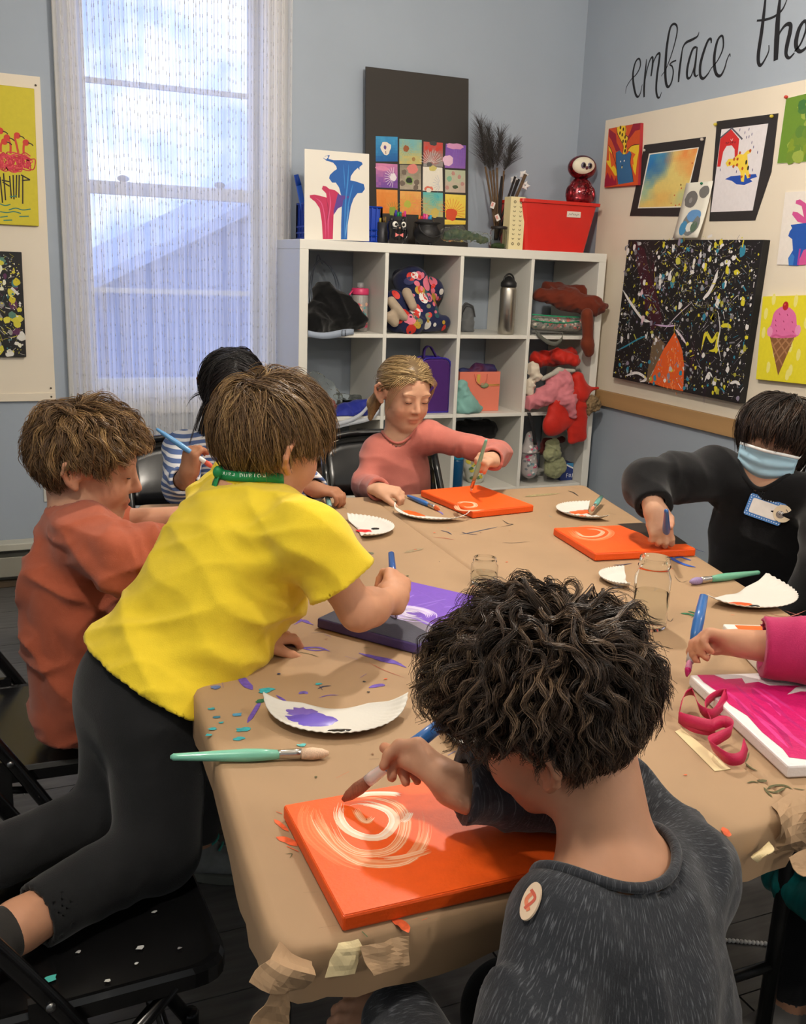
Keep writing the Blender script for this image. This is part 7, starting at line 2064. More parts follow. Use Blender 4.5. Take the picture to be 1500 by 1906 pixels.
# big splatter canvas with the orange cone
def splat(a, box, n, rs, pal, big=.012, inside=None):
 x0, z0, x1, z1 = box
 for k in range(n):
  x, z = rs.uniform(x0 + .012, x1 - .012), rs.uniform(z0 + .012, z1 - .012)
  if inside is not None and not inside(x, z): continue
  r = min(big, .0011 * rs.paretovariate(1.3))
  c = rs.choice(pal)
  if rs.random() < .25: a.stroke([(x, z), (min(x1 - .008, max(x0 + .008, x + rs.uniform(-.03, .03))), min(z1 - .008, max(z0 + .008, z + rs.uniform(-.02, .03))))], r * .6, c, sm=False)
  else: a.blob(x, z, r, r * rs.uniform(.7, 1.5), c, 9 if r > .003 else 6, .25)
r_, a = picture('splatter_canvas', 'large square black canvas splattered with paint around an orange cone shape', 'canvas', Q('1181,9190 9564,9142 9789,15246 1444,15318'), .034, (22, 20, 22), (20, 19, 20))
BX = rect_from(Q('1444,15318 9789,15246 9564,9142 1181,9190'))
ZZ = 0
PW_, PY_, PT_, PM_, PL_ = (226, 222, 220), (212, 200, 48), (48, 132, 160), (120, 24, 74), (140, 130, 150)
rs_ = random.Random(12)
a.poly(Q('1891,15236 2695,14914 3238,13842 3968,12853 4415,11991 3786,11437 3245,12177 2740,13316 2209,14271'), (58, 16, 30))
for k in range(26):
 x, z = Q('4776,11637')[0]
 x += rs_.uniform(-.10, .32); z += rs_.uniform(-.10, .06)
 a.stroke([(x, z), (x + rs_.uniform(-.004, .004), z - rs_.uniform(.05, .22))], rs_.uniform(.003, .010), rs_.choice([(92, 18, 54), (74, 22, 78), (110, 20, 60), (60, 30, 90)]), sm=False, taper=.3)
for k in range(14):
 x, z = Q('3186,13841')[0]
 a.stroke([(x + rs_.uniform(-.04, .05), z + rs_.uniform(-.02, .12)), (x + rs_.uniform(-.02, .08), z - rs_.uniform(.08, .2))], rs_.uniform(.004, .010), (84, 16, 40), sm=False, taper=.3)
splat(a, BX, 1900, rs_, [PW_, PW_, (190, 188, 190), PL_, (120, 118, 124), PY_, (170, 166, 60), PT_, (150, 150, 156)], .010)
cx_, cz_ = Q('6578,13916')[0]
splat(a, (cx_ - .28, cz_ - .16, cx_ + .24, cz_ + .16), 300, rs_, [PW_, PY_, PW_, PT_, PL_, (200, 196, 80)], .016)
a.poly(Q('3716,9274 3788,10138 3870,10927 4064,11330 4780,11005 4484,10338 4181,9657 3926,9286'), (108, 88, 66))
a.poly(Q('3926,9286 4272,10058 4712,10808 5044,11216 5285,11548 5635,11202 5905,10852 6131,10252 6242,9189 4977,9200'), (222, 92, 34))
for k in range(40):
 x, z = Q('5415,10177')[0]; x += rs_.uniform(-.05, .05); z += rs_.uniform(-.11, .08)
 a.stroke([(x, z), (x + rs_.uniform(-.003, .006), z - rs_.uniform(.006, .02))], rs_.uniform(.0015, .004), (236, 150, 90), sm=False)
for pts, w, c in ((Q('1389,13139 2096,12573 3012,11968 3612,11864'), .013, PW_), (Q('7516,14110 7413,13703 7143,13227 6828,12978'), .016, PW_), (Q('5313,11675 5689,11454 6127,11119'), .010, (216, 200, 210)), (Q('7083,10959 7238,11633 7640,11367 7935,11686 7907,11093 7531,10970'), .016, PY_), (Q('8056,11988 8389,12039 8653,11971'), .016, PY_), (Q('7785,12555 8034,11869 7996,11337 8277,10714'), .005, PW_), (Q('8941,9843 9259,9940 9522,9856'), .012, PW_), (Q('7475,9726 7678,10113 7926,9961'), .008, PW_), (Q('3940,11770 4755,11761 5335,11832'), .007, (200, 170, 210)), (Q('2158,9360 3015,9592 3694,9404 3292,9223'), .012, PW_), (Q('1412,10445 2058,10706 2783,11033 3495,11286'), .007, PT_), (Q('4587,11560 5106,12035 5620,12436 6213,12831'), .004, (200, 190, 200)), (Q('1370,10714 1576,10868 1711,10743'), .004, (150, 150, 150)), (Q('1729,11352 2153,11517 2022,11641'), .003, (150, 150, 150)), (Q('1634,11950 1948,12102 2201,11918'), .003, (150, 150, 150))):
 a.stroke(pts, w, c, taper=.2)
for (x, z), r in zip(Q('6752,14213 4614,13811 4007,13546 3065,11971 8068,14120 8031,13606 9132,12995 7758,12961 5442,12642 6022,14231 4008,15067 4670,14943 6893,14941 7218,15084 6403,14678 2782,13060'), (.013, .014, .012, .014, .013, .012, .014, .014, .011, .008, .010, .012, .011, .010, .010, .012)):
 a.blob(x, z, r * .8, r * 1.3, rs_.choice([PW_, PW_, PY_, (220, 190, 200)]), 11, .3)
a.build('splatter', r_, PRINT)
# ice-cream cone canvas
r_, a = picture('ice_cream_canvas', 'yellow canvas of a pink ice cream cone with a cherry at the right edge', 'canvas', Q('10140,10145 13883,10308 13302,13421 9959,13210'), .020, (228, 214, 44), (206, 190, 40))
for (x, z) in Q('10240,12605 10545,13137 11627,13129 10242,11908 11657,11504 10921,11266 10709,10662 11810,10665 11690,10479 12080,11260 12245,12388 12611,11587'): a.blob(x, z, .010, .022, (234, 224, 128), 10, .1)
a.poly(Q('10587,11788 11813,11901 11248,10417'), (132, 88, 52))
for p1, p2 in ((Q('10907,11784 11557,11210'), 0), (Q('11214,11820 11695,11507'), 0), (Q('10702,11595 11400,10793'), 0), (Q('11519,11844 10902,11148'), 0), (Q('11771,11796 11032,10871'), 0), (Q('11216,11809 10773,11427'), 0)): a.stroke(p1, .006, (170, 122, 82), sm=False)
a.shape(Q('10632,11763 10482,11925 10422,12037 10574,12221 10637,12627 10874,12840 11134,12910 11452,12842 11717,12633 11834,12278 12007,12150 11927,11893 11298,11787'), (222, 112, 164), 50)
for (x, z) in Q('10557,11960 11909,12115'): a.blob(x, z, .014, .018, (232, 148, 188), 12)
a.stroke(Q('10670,11777 10895,11852 11216,11809 11588,11883 11853,11887'), .008, (204, 88, 140))
for (x, z) in Q('10910,12643 11298,12637 10756,12405 11148,12401 10861,12040 11237,12124 11570,12400 11669,12070 10786,12235'): a.stroke([(x, z), (x + .005, z - .006)], .003, (150, 30, 80), sm=False)
(x, z), = Q('11170,12923'); a.blob(x, z, .014, .016, (176, 30, 36), 16); a.blob(x - .004, z + .005, .004, .004, (216, 90, 90), 8)
a.build('painting', r_, PRINT)

# ------------------------------------------------------------------ lettering painted on the right wall
INK = mat('black_wall_paint', (26, 26, 30), .55)
def lettering(word, label, letters):
 c = np.mean([p for l in letters for s_ in l for p in s_[0]], 0)
 root = thing('wall_lettering', label, 'lettering', (XR, -c[0], c[1]), 'black brush lettering above the board')
 for strokes in letters:
  a = Art(V3(XR, 0, 0), RU, RV, RN, .0006)
  for pts, w in strokes: a.stroke(pts, np.array(w) * .001, None, n=len(pts) * 7)
  a.build('letter', root, INK)
lettering('embrace', 'word embrace in black brush script on the blue right wall', [
 [(Q('-372,21651 -327,21938 -42,22190 337,22368 554,22640 488,22923 307,22970 138,22796 67,22408 182,21960 405,21529 601,21399 751,21544 828,21870'), [2, 3, 4, 6, 8, 8, 8, 10, 13, 14, 12, 9, 6, 3])],
 [(Q('968,22864 968,22334 980,21727 1045,21322'), [5, 13, 14, 11]), (Q('993,21846 1067,22380 1213,22777 1387,22868 1436,22562 1403,22119'), [4, 6, 8, 10, 13, 9]), (Q('1399,22150 1469,22617 1659,22912 1859,22938 1872,22671 1824,22087 1850,21547 1984,21230 2146,21179 2247,21374'), [4, 6, 8, 11, 14, 14, 13, 11, 7, 3])],
 [(Q('2112,22015 2419,22292 2718,22883 2892,23483 2859,23802 2641,23946 2415,23828 2313,23241 2319,22600 2396,22002 2528,21631 2696,21519 2864,21700 2906,22043 2796,22292 2622,22389 2787,22467 3028,22486'), [3, 5, 6, 8, 9, 9, 12, 15, 16, 16, 14, 11, 9, 8, 7, 6, 7, 6])],
 [(Q('3366,22945 3326,22439 3305,21983 3320,21606'), [6, 13, 14, 9]), (Q('3276,22332 3376,22886 3554,23071 3920,23119 4232,23186 4316,23337'), [4, 8, 11, 11, 8, 3])],
 [(Q('4252,22793 4029,22747 3862,22353 3805,21965 3878,21698 4066,21699 4217,22015 4282,22454 4290,22787'), [8, 12, 14, 14, 11, 8, 6, 5, 6]), (Q('4290,22787 4283,22173 4275,21837 4394,21679 4545,21713'), [8, 13, 13, 8, 4])],
 [(Q('5136,22779 5083,22935 4912,22900 4712,22494 4603,22067 4671,21666 4877,21524 5124,21654 5272,21825'), [6, 10, 12, 15, 16, 14, 11, 7, 4])],
 [(Q('5272,21825 5625,22071 5858,22465 5788,22869 5631,22935 5465,22749 5398,22271 5493,21819 5671,21545 5898,21485 6075,21702 6166,22011 6286,22195 6338,22090'), [4, 6, 8, 9, 9, 13, 16, 16, 13, 11, 8, 6, 5, 3])]])
lettering('the', 'word the in black brush script at the upper right corner of the wall', [
 [(Q('7897,24045 7911,23238 7903,22630 7871,22021 7921,21652 8062,21516 8230,21654 8395,21933 8370,22155'), [8, 16, 18, 18, 16, 12, 8, 6, 4]), (Q('7582,23123 8056,23068 8504,23096 8845,23252 9023,23559'), [7, 9, 9, 8, 4])],
 [(Q('8644,23884 8672,22989 8740,22277 8816,21560'), [9, 22, 26, 22]), (Q('8746,22076 8841,22459 9093,22685 9330,22656 9360,22414 9293,21981 9304,21682 9482,21538 9711,21664'), [5, 8, 12, 16, 20, 20, 15, 10, 6])],
 [(Q('9702,21715 9948,21918 10118,22324 10091,22584 9957,22634 9784,22434 9711,22057 9793,21797 9994,21666 10255,21768 10475,22067'), [5, 8, 10, 12, 12, 18, 20, 17, 13, 9, 5])]])

# ------------------------------------------------------------------ pictures on the left board
r_, a = picture('flamingo_canvas', 'yellow canvas of scribbled pink flamingos at the left edge', 'canvas', [(-1.30, 1.478), (-.960, 1.478), (-.952, 1.985), (-1.30, 1.99)], .018, (206, 190, 42), (190, 172, 34), BO, BU, BV, BN, .012)
rs_ = random.Random(4)
for pts in (Q('-10215,17465 -10262,17748 -10311,17998 -10273,18128'), Q('-10501,17411 -10483,17731 -10535,17916 -10592,18007'), Q('-10026,17448 -10013,17704 -9974,17835 -9909,17872'), Q('-10842,17449 -10827,17703 -10757,17835 -10694,17853'), Q('-10998,17437 -10944,17820 -10882,18140 -10828,18220'), Q('-11247,17417 -11197,17737 -11119,17994')): a.stroke(pts, .008, (206, 66, 48))
for (x, z) in Q('-10224,18100 -10593,17994 -9922,17871 -10695,17840 -10816,18221 -11119,17994'):
 a.blob(x, z, .012, .012, (206, 58, 44), 12); a.stroke([(x + .008, z), (x + .02, z - .004), (x + .026, z - .010)], .004, (50, 28, 24))
cxm, czm = Q('-10456,17096')[0]
for body in (Q('-10012,17128'), Q('-10364,17038'), Q('-10739,17075'), Q('-11147,17013'), Q('-11579,17013')):
 bx, bz = body[0]
 for k in range(12):
  ph = rs_.uniform(0, 6); rr = rs_.uniform(.014, .036)
  a.stroke([(bx + rs_.uniform(-.012, .012) + rr * math.cos(ph + t_), bz + rs_.uniform(-.006, .014) + rr * .9 * math.sin(ph + t_)) for t_ in np.linspace(0, 6, 8)], .004, rs_.choice([(206, 52, 70), (190, 34, 54), (222, 80, 84)]))
for pts in (Q('-10100,16671 -10157,15595'), Q('-10227,16662 -10286,15815'), Q('-10322,16656 -10388,15809'), Q('-10449,16647 -10468,15739'), Q('-10577,16606 -10561,15766'), Q('-10792,16687 -10774,15688'), Q('-10926,16550 -10888,15584'), Q('-10870,16425 -10559,16382'), Q('-10843,16363 -10599,16218'), Q('-10163,16667 -9841,16507'), Q('-9841,16507 -10143,16461'), Q('-11172,16597 -11199,15631'), Q('-11359,16584 -11355,15621')): a.stroke(pts, .005, (40, 30, 24), sm=False)
for pts in (Q('-10681,15336 -10422,15416 -10169,15364 -9878,15414'), Q('-11001,15252 -10750,15234 -10493,15281 -10241,15229'), Q('-10984,15546 -10798,15492 -10605,15549'), Q('-10311,15107 -9957,15139'), Q('-11013,15043 -10726,15098'), Q('-10894,14932 -10575,14962'), Q('-10621,15828 -10365,15876'), Q('-11383,15166 -11127,15245')): a.stroke(pts, .004, (52, 122, 104))
a.build('painting', r_, PRINT)
r_, a = picture('dark_splatter_canvas', 'black canvas with yellow and white paint spots at the left edge below the flamingos', 'canvas', [(-1.36, .965), (-1.034, .965), (-1.030, 1.376), (-1.36, 1.376)], .022, (24, 22, 24), (22, 20, 22), BO, BU, BV, BN, .012)
splat(a, (-1.36, .965, -1.03, 1.376), 900, rs_, [(206, 196, 60), (220, 216, 206), (206, 196, 60), (60, 120, 128), (90, 40, 80), (150, 146, 140), (230, 226, 200)], .016)
for (x, z) in Q('-10563,12615 -10745,11897 -11045,13405 -10763,12169 -10984,11105 -10524,11181 -10778,11315'): a.blob(x, z, .014, .014, rs_.choice([(206, 190, 40), (214, 204, 70), (90, 130, 110)]), 12, .2)
a.build('splatter', r_, PRINT)

# ================================================================== things on top of the shelf
SZ = 1.4705
def clothm(name, col, **k): return cloth(name, col, **k)
# lily panel in front
lp = thing('lily_panel', 'white panel with poured blue and magenta lilies standing on the shelf', 'picture', (.18, .10, SZ))
LY = .10
pc_ = Q('493,14680 3337,14764 3227,18233 444,18223')
pc_ = [(p[0], max(SZ, p[1])) if i < 2 else p for i, p in enumerate(pc_)]
wall_sheet('card', lp, mat('panel_white', (226, 220, 208), .6), pc_, (0, LY, 0), BU, BV, BN, .006)
a = Art((0, LY, 0), BU, BV, BN, .0064)
BL1, BL2, MG1, MG2 = (22, 88, 164), (52, 128, 196), (186, 38, 84), (206, 84, 132)
a.poly(Q('1223,17934 1359,18027 1519,18060 1453,17910 1685,17878 2150,17913 2432,17900 2714,17929 2905,17893 2954,17813 2815,17697 2819,17571 2745,17663 2584,17513 2447,17314 2428,17144 2642,17124 3025,17035 3079,16847 2964,16690 2750,16656 2589,16433 2479,16127 2416,15781 2356,15348 2346,14794 2075,14782 2069,15419 2079,16019 2043,16527 1942,16837 1797,17017 1634,17006 1505,17165 1535,17293 1695,17450 1832,17543 1806,17646 1664,17781 1362,17842'), BL1)
a.poly(Q('1223,17943 1405,18031 1461,17985 1362,17883'), (220, 214, 204))
a.poly(Q('1199,16727 1243,16855 1382,16843 1523,16747 1757,16720 1947,16605 1905,16391 1730,15829 1715,14778 1282,14758 1222,15461 1120,15964 931,16206 699,16360 688,16452 880,16489 1111,16461 1414,16404 1387,16571'), MG1)
a.poly(Q('1900,16603 2043,16527 2373,16526 2399,16464 2141,16363 2100,16105 1914,16010 1732,15744 1728,15914 1814,16259'), (86, 58, 140))
for pts, w, c in ((Q('2341,17768 2313,17051 2240,16199 2226,14823'), .006, BL2), (Q('2550,17025 2422,16465 2298,15775'), .005, BL2), (Q('2107,17751 2167,17210 2201,16791'), .004, BL2), (Q('1525,16663 1582,16160 1502,15518 1516,14791'), .005, MG2), (Q('928,16374 1210,16138 1361,15511 1399,14785'), .004, MG2), (Q('1391,16402 1494,15901 1412,15300'), .003, (140, 24, 66)), (Q('2384,16122 2309,15346 2250,14824'), .006, (90, 150, 206))): a.stroke(pts, w, c, taper=.3)
a.build('poured_paint', lp, PRINT)
# black poster board with twelve paintings
pb = thing('poster_board', 'tall black poster board mounted with small square flower paintings', 'poster', (.55, .33, SZ))
PBY = .345
wall_sheet('black_board', pb, mat('black_card', (54, 50, 46), .75), [((.4114, .3450, 1.6178)[0], SZ), ((.9253, .3450, 1.6229)[0], SZ), ((.8842, .3450, 2.2056)[0], (.8842, .3450, 2.2056)[2]), ((.3909, .3450, 2.2038)[0], (.3909, .3450, 2.2038)[2])], (0, PBY, 0), BU, BV, BN, .006)
tiles = [(Q('4487,18223 5536,18301 5495,19323 4451,19274'), 'a'), (Q('5617,18210 6701,18270 6664,19295 5575,19254'), 'b'), (Q('6794,18199 7764,18230 7709,19254 6757,19235'), 'c'), (Q('7857,18207 8904,18232 8878,19240 7859,19237'), 'd'),
  (Q('4545,17140 5581,17168 5530,18185 4489,18156'), 'e'), (Q('5683,17126 6729,17173 6670,18209 5641,18173'), 'f'), (Q('6810,17149 7819,17183 7742,18199 6773,18178'), 'g'), (Q('7937,17150 8967,17185 8909,18153 7884,18130'), 'h'),
  (Q('4614,16054 5625,16080 5573,17090 4558,17064'), 'i'), (Q('5738,16066 6780,16093 6733,17094 5697,17068'), 'j'), (Q('6873,16048 7880,16052 7823,17113 6824,17090'), 'k'), (Q('7997,16048 9034,16063 8996,17086 7941,17071'), 'l'), (Q('7990,15734 9051,15788 9064,15963 7978,15956'), 'l')]
WASH = {'a': ((26, 96, 160), (60, 150, 196)), 'b': ((200, 182, 110), (120, 176, 176)), 'c': ((150, 146, 142), (196, 70, 60)), 'd': ((150, 100, 180), (120, 80, 170)), 'e': ((120, 76, 160), (214, 130, 170)), 'f': ((186, 172, 150), (140, 130, 110)), 'g': ((230, 222, 206), (234, 226, 210)), 'h': ((200, 176, 160), (184, 190, 160)), 'i': ((226, 126, 40), (232, 150, 70)), 'j': ((226, 140, 70), (232, 170, 90)), 'k': ((206, 180, 110), (100, 184, 180)), 'l': ((236, 200, 70), (240, 212, 90))}
for k, (P, key) in enumerate(tiles):
 P = np.array(P); B4 = lambda s_, t_: (P[0] * (1 - s_) + P[1] * s_) * (1 - t_) + (P[3] * (1 - s_) + P[2] * s_) * t_
 a = Art((0, PBY, 0), BU, BV, BN, .0066)
 c0, c1 = WASH[key]
 for i in range(9):
  for j in range(9):
   n = fbm2(i / 9, j / 9, 4, k) * .35
   a.mb.add([a.o + a.u * p[0] + a.v * p[1] + a.n * a.lift for p in (B4(i / 9, j / 9), B4((i + 1) / 9, j / 9), B4((i + 1) / 9, (j + 1) / 9), B4(i / 9, (j + 1) / 9))], [(0, 1, 2, 3)], col=mixc(c0, c1, (j + .5) / 9 + n))
 a.k = 3; s_ = np.linalg.norm(P[1] - P[0])
 bl = lambda x, y, r, c, ry=None, jj=.15: a.blob(*B4(x, y), r * s_, (ry or r) * s_, c, 14, jj)
 def ray(x, y, r0, r1, n, c, w=.04, off=0, span=6.283):
  for q_ in range(n):
   an = off + q_ * span / n; a.stroke([B4(x + r0 * math.cos(an), y + r0 * math.sin(an)), B4(x + r1 * math.cos(an), y + r1 * math.sin(an))], w * s_, c, sm=False, taper=.4)
 if k == 12: pass
 elif key == 'a': bl(.45, .55, .24, (234, 222, 206), .27); bl(.42, .56, .06, (90, 70, 140), .08); a.stroke([B4(.45, .42), B4(.46, .3)], .03 * s_, (120, 60, 60), sm=False)
 elif key == 'b': ray(.3, .62, .1, .32, 18, (170, 140, 60), .05); bl(.3, .62, .13, (150, 84, 44)); bl(.64, .2, .08, (160, 120, 70)); ray(.6, .3, .1, .3, 12, (190, 170, 96), .05)
 elif key == 'c': ray(.4, .1, .1, .6, 13, (226, 222, 216), .09, .3, 2.9); bl(.5, .95, .2, (60, 60, 60), .1); bl(.3, .08, .14, (90, 88, 86), .1); [bl(x_, y_, .09, (204, 66, 54)) for x_, y_ in ((.15, .75), (.35, .68), (.7, .72), (.85, .8))]
 elif key == 'd': bl(.15, .3, .25, (232, 190, 214), .22); bl(.45, .92, .4, (216, 150, 190), .12); [a.stroke([B4(.4 + .12 * i, .1), B4(.42 + .12 * i, .8)], .05 * s_, (134, 96, 180), sm=False) for i in range(5)]
 elif key == 'e': ray(.8, .45, .1, .42, 11, (236, 226, 230), .12, 1.5, 3.4); bl(.8, .45, .16, (236, 226, 230)); bl(.3, .8, .3, (222, 140, 176), .1)
 elif key == 'f': bl(.6, .85, .26, (220, 130, 120), .2); bl(.45, .38, .19, (130, 160, 90), .18); bl(.45, .38, .14, (40, 44, 36), .12); [bl(x_, y_, .12, (112, 98, 86)) for x_, y_ in ((.12, .25), (.8, .3), (.2, .7), (.75, .1))]
 elif key == 'g': bl(.5, .95, .2, (206, 190, 110), .12); ray(.9, .3, .1, .4, 8, (130, 150, 190), .06, 2, 2.6); bl(.3, .08, .22, (224, 120, 96), .12); bl(.3, .02, .14, (232, 222, 206), .1)
 elif key == 'h': bl(.5, .25, .13, (70, 84, 60), .08); bl(.2, .6, .12, (130, 180, 150)); [bl(x_, y_, .09, (190, 140, 130)) for x_, y_ in ((.7, .7), (.85, .4), (.4, .85), (.1, .2))]
 elif key == 'i': ray(.8, .0, .1, .5, 7, (120, 150, 60), .1, .8, 1.6); bl(.78, .1, .2, (140, 160, 60), .2)
 elif key == 'j': ray(.35, .45, .05, .4, 16, (200, 190, 60), .09); bl(.35, .45, .16, (180, 184, 70)); ray(.9, .5, .1, .4, 8, (226, 130, 100), .08)
 elif key == 'k': ray(.8, .9, .05, .5, 8, (60, 160, 170), .08, 3, 1.8); ray(.1, .45, .1, .35, 9, (196, 160, 80), .07); bl(.6, .15, .22, (206, 180, 90))
 elif key == 'l': ray(.35, .2, .1, .62, 14, (222, 84, 44), .12, -.3, 3.6); bl(.3, .15, .3, (218, 80, 44), .26)
 a.build('flower_painting', pb, PRINT)
# blue basket with a blue tube
BKT = mat('blue_plastic', (24, 66, 176), .4)
bk = thing('blue_basket', 'blue plastic basket half hidden behind the white lily panel', 'basket', (.20, .25, SZ))
x0, x1 = (.0792, .2200, 1.5294)[0], (.4131, .2200, 1.5463)[0]
q = MB(); zt = (.3855, .2200, 1.6230)[2]
for (xa, ya, xb, yb) in ((x0, .16, x1, .16), (x1, .16, x1, .30), (x1, .30, x0, .30), (x0, .30, x0, .16)):
 d_ = V3(xb - xa, yb - ya, 0); n_ = int(np.linalg.norm(d_) / .022)
 for k in range(n_ + 1):
  p = V3(xa, ya, 0) + d_ * k / n_; q.box((p[0] - .003, p[1] - .003, SZ), (p[0] + .003, p[1] + .003, zt - .005))
 for z in (SZ + .006, SZ + .03, SZ + .055, zt - .004): q.tube([(xa, ya, z), (xb, yb, z)], .0045, 6)
q.box((x0, .16, SZ), (x1, .30, SZ + .004)); q.box((x0 + .004, .164, SZ + .004), (x1 - .004, .166, zt - .01)); q.box((x1 - .006, .164, SZ + .004), (x1 - .004, .3, zt - .01)); q.build('basket_body', BKT, bk)
tb = thing('blue_tube', 'bright blue capped tube leaning out of the blue basket', 'tube', (.0837, .2400, 1.4862))
q = MB(); q.tube([(.1071, .2400, 1.5203), (.0669, .2400, 1.6917)], .012, 12); q.build('tube_body', mat('bright_blue', (28, 96, 206), .4), tb)
q = MB(); q.tube([(.0669, .2400, 1.6917), (.0547, .2400, 1.7336)], [.0125, .010], 12); q.build('cap', mat('cap_blue', (20, 80, 190), .35), tb)
# marker holders
MKN = {(150, 120, 50): 'olive', (110, 80, 40): 'brown', (170, 150, 60): 'mustard', (90, 70, 40): 'dark brown', (214, 60, 140): 'magenta', (236, 110, 150): 'pink', (40, 130, 190): 'blue', (60, 160, 200): 'light blue', (150, 60, 50): 'rust', (120, 90, 60): 'tan', (90, 50, 140): 'violet', (70, 60, 160): 'indigo', (40, 140, 80): 'green', (30, 110, 70): 'dark green', (230, 130, 60): 'orange', (190, 40, 60): 'red'}
def marker_set(label, X, Y, W, n, cols, h, seed, where=''):
 rs = random.Random(seed)
 t = thing('marker_holder', label, 'pen holder', (X, Y, SZ), 'marker holders on the shelf')
 q = MB(); q.lathe([(W * .85, 0), (W, .004), (W, h), (W * .95, h), (W * .95, .006), (.0001, .006)], 20, Matrix.Translation((X, Y, SZ)), cap=False); q.build('cup', mat('mesh_cup', (70, 70, 74), .4, metal=.5, alpha=1, bump=.4, bscale=500), t)
 for k in range(n):
  a_ = 2 * math.pi * k / n; r_ = W * rs.uniform(.3, .75)
  x, y = X + r_ * math.cos(a_), Y + r_ * math.sin(a_) * .8
  c = cols[k % len(cols)]; hh = rs.uniform(.012, .026)
  m_ = thing('marker', '%s-capped felt marker in the cup %s' % (MKN[c], where), 'marker', (x, y, SZ + .01), 'capped markers on the shelf')
  q = MB(); q.tube([(x, y, SZ + .008), (x, y, SZ + h - .004)], .0052, 7); q.build('barrel', mat('barrel_white', (220, 216, 206), .4), m_)
  q = MB(); q.tube([(x, y, SZ + h - .004), (x, y, SZ + h + hh)], [.0062, .0056], 7); q.build('cap', mat('mk_%d_%d_%d' % c, c, .35), m_)
MK = [(214, 60, 140), (236, 110, 150), (40, 130, 190), (60, 160, 200), (150, 60, 50), (120, 90, 60), (90, 50, 140), (70, 60, 160), (40, 140, 80), (30, 110, 70), (230, 130, 60), (190, 40, 60)]
marker_set('grey cup of olive and brown markers beside the blue basket', (.4200, .1600, 1.5232)[0], .16, .024, 4, [(150, 120, 50), (110, 80, 40), (170, 150, 60), (90, 70, 40)], .088, 1, 'beside the blue basket')
marker_set('cup of pink and blue markers behind the black cat mug', (.5163, .2100, 1.5287)[0], .21, .036, 12, MK, .118, 2, 'behind the cat mug')
marker_set('cup of mixed markers behind the black cauldron', (.6494, .2300, 1.5355)[0], .23, .040, 12, MK[4:] + MK[:4], .114, 3, 'behind the cauldron')
# black cat mug
CAT = mat('black_glaze', (20, 19, 22), .22, spec=.6)
cm_ = thing('cat_mug', 'black cat-shaped mug with round white eyes and a pink bow tie', 'mug', (.4467, .0700, 1.4791))
cx, cy = (.4450, .0700, 1.5229)[0], .07
q = MB(); q.lathe([(.030, 0), (.034, .008), (.036, .03), (.035, .045), (.038, .056), (.040, .075), (.036, .092), (.032, .095), (.030, .09), (.030, .06)], 24, Matrix.Translation((cx, cy, SZ))); q.build('mug_body', CAT, cm_)
for sx in (-1, 1):
 q = MB(); q.lathe([(.012, 0), (.008, .014), (.001, .026)], 10, Matrix.Translation((cx + sx * .024, cy - .01, SZ + .088)) @ Matrix.Rotation(sx * .2, 4, 'Y')); q.build('ear', CAT, cm_)
 q = MB(); q.ell((cx + sx * .019, cy - .034, SZ + .078), (.0125, .007, .0125)); e_ = q.build('eye', mat('eye_white', (232, 228, 218), .3), cm_)
 q = MB(); q.ell((cx + sx * .017, cy - .040, SZ + .078), (.0065, .0025, .0065)); q.build('pupil', mat('pupil_black', (12, 12, 12), .2), e_)
 q = MB(); q.add([(cx, cy - .0375, SZ + .036), (cx + sx * .018, cy - .0375, SZ + .044), (cx + sx * .018, cy - .0375, SZ + .027), (cx, cy - .034, SZ + .036)], [(0, 1, 2), (0, 2, 3), (0, 3, 1)]); q.build('bow_half', mat('bow_pink', (226, 120, 116), .5), cm_)
 for dz in (0, .004):
  q = MB(); q.tube([(cx + sx * .012, cy - .040, SZ + .060 + dz), (cx + sx * .030, cy - .036, SZ + .062 + dz * 2)], .0006, 4); q.build('whisker', mat('whisker_grey', (170, 170, 170), .5), cm_)
q = MB(); q.ell((cx, cy - .040, SZ + .064), (.004, .003, .003)); q.build('nose', mat('nose_beige', (190, 160, 140), .4), cm_)
q = MB(); q.tube([(cx + .034 + .020 * math.sin(t_), cy, SZ + .045 + .026 * math.cos(t_)) for t_ in np.linspace(0, math.pi, 14)], .005, 8); q.build('mug_handle', CAT, cm_)
# cauldron
cd = thing('black_cauldron', 'round black toy cauldron with a flared rim on the shelf', 'cauldron', (.6153, .1200, 1.4756))
X, Y = (.6125, .1200, 1.5318)[0], .12
q = MB(); q.lathe([(.0001, .006), (.030, .006), (.050, .020), (.060, .045), (.055, .068), (.044, .082), (.043, .088), (.058, .094), (.058, .098), (.040, .096), (.040, .088), (.050, .065), (.052, .045), (.0001, .012)], 32, Matrix.Translation((X, Y, SZ)), cap=False); q.build('pot', mat('matte_black', (30, 29, 30), .5), cd)
for k in range(3):
 q = MB(); q.lathe([(.005, 0), (.007, .012)], 8, Matrix.Translation((X + .034 * math.cos(k * 2.1 + .5), Y + .034 * math.sin(k * 2.1 + .5), SZ))); q.build('foot', mat('matte_black', (30, 29, 30), .5), cd)
q = MB(); q.tube([(X - .060 * math.cos(t_), Y - .045 - .012 * math.sin(t_), SZ + .085 - .05 * math.sin(t_)) for t_ in np.linspace(0, math.pi, 16)], .003, 7); q.build('bail_handle', mat('matte_black', (30, 29, 30), .5), cd)
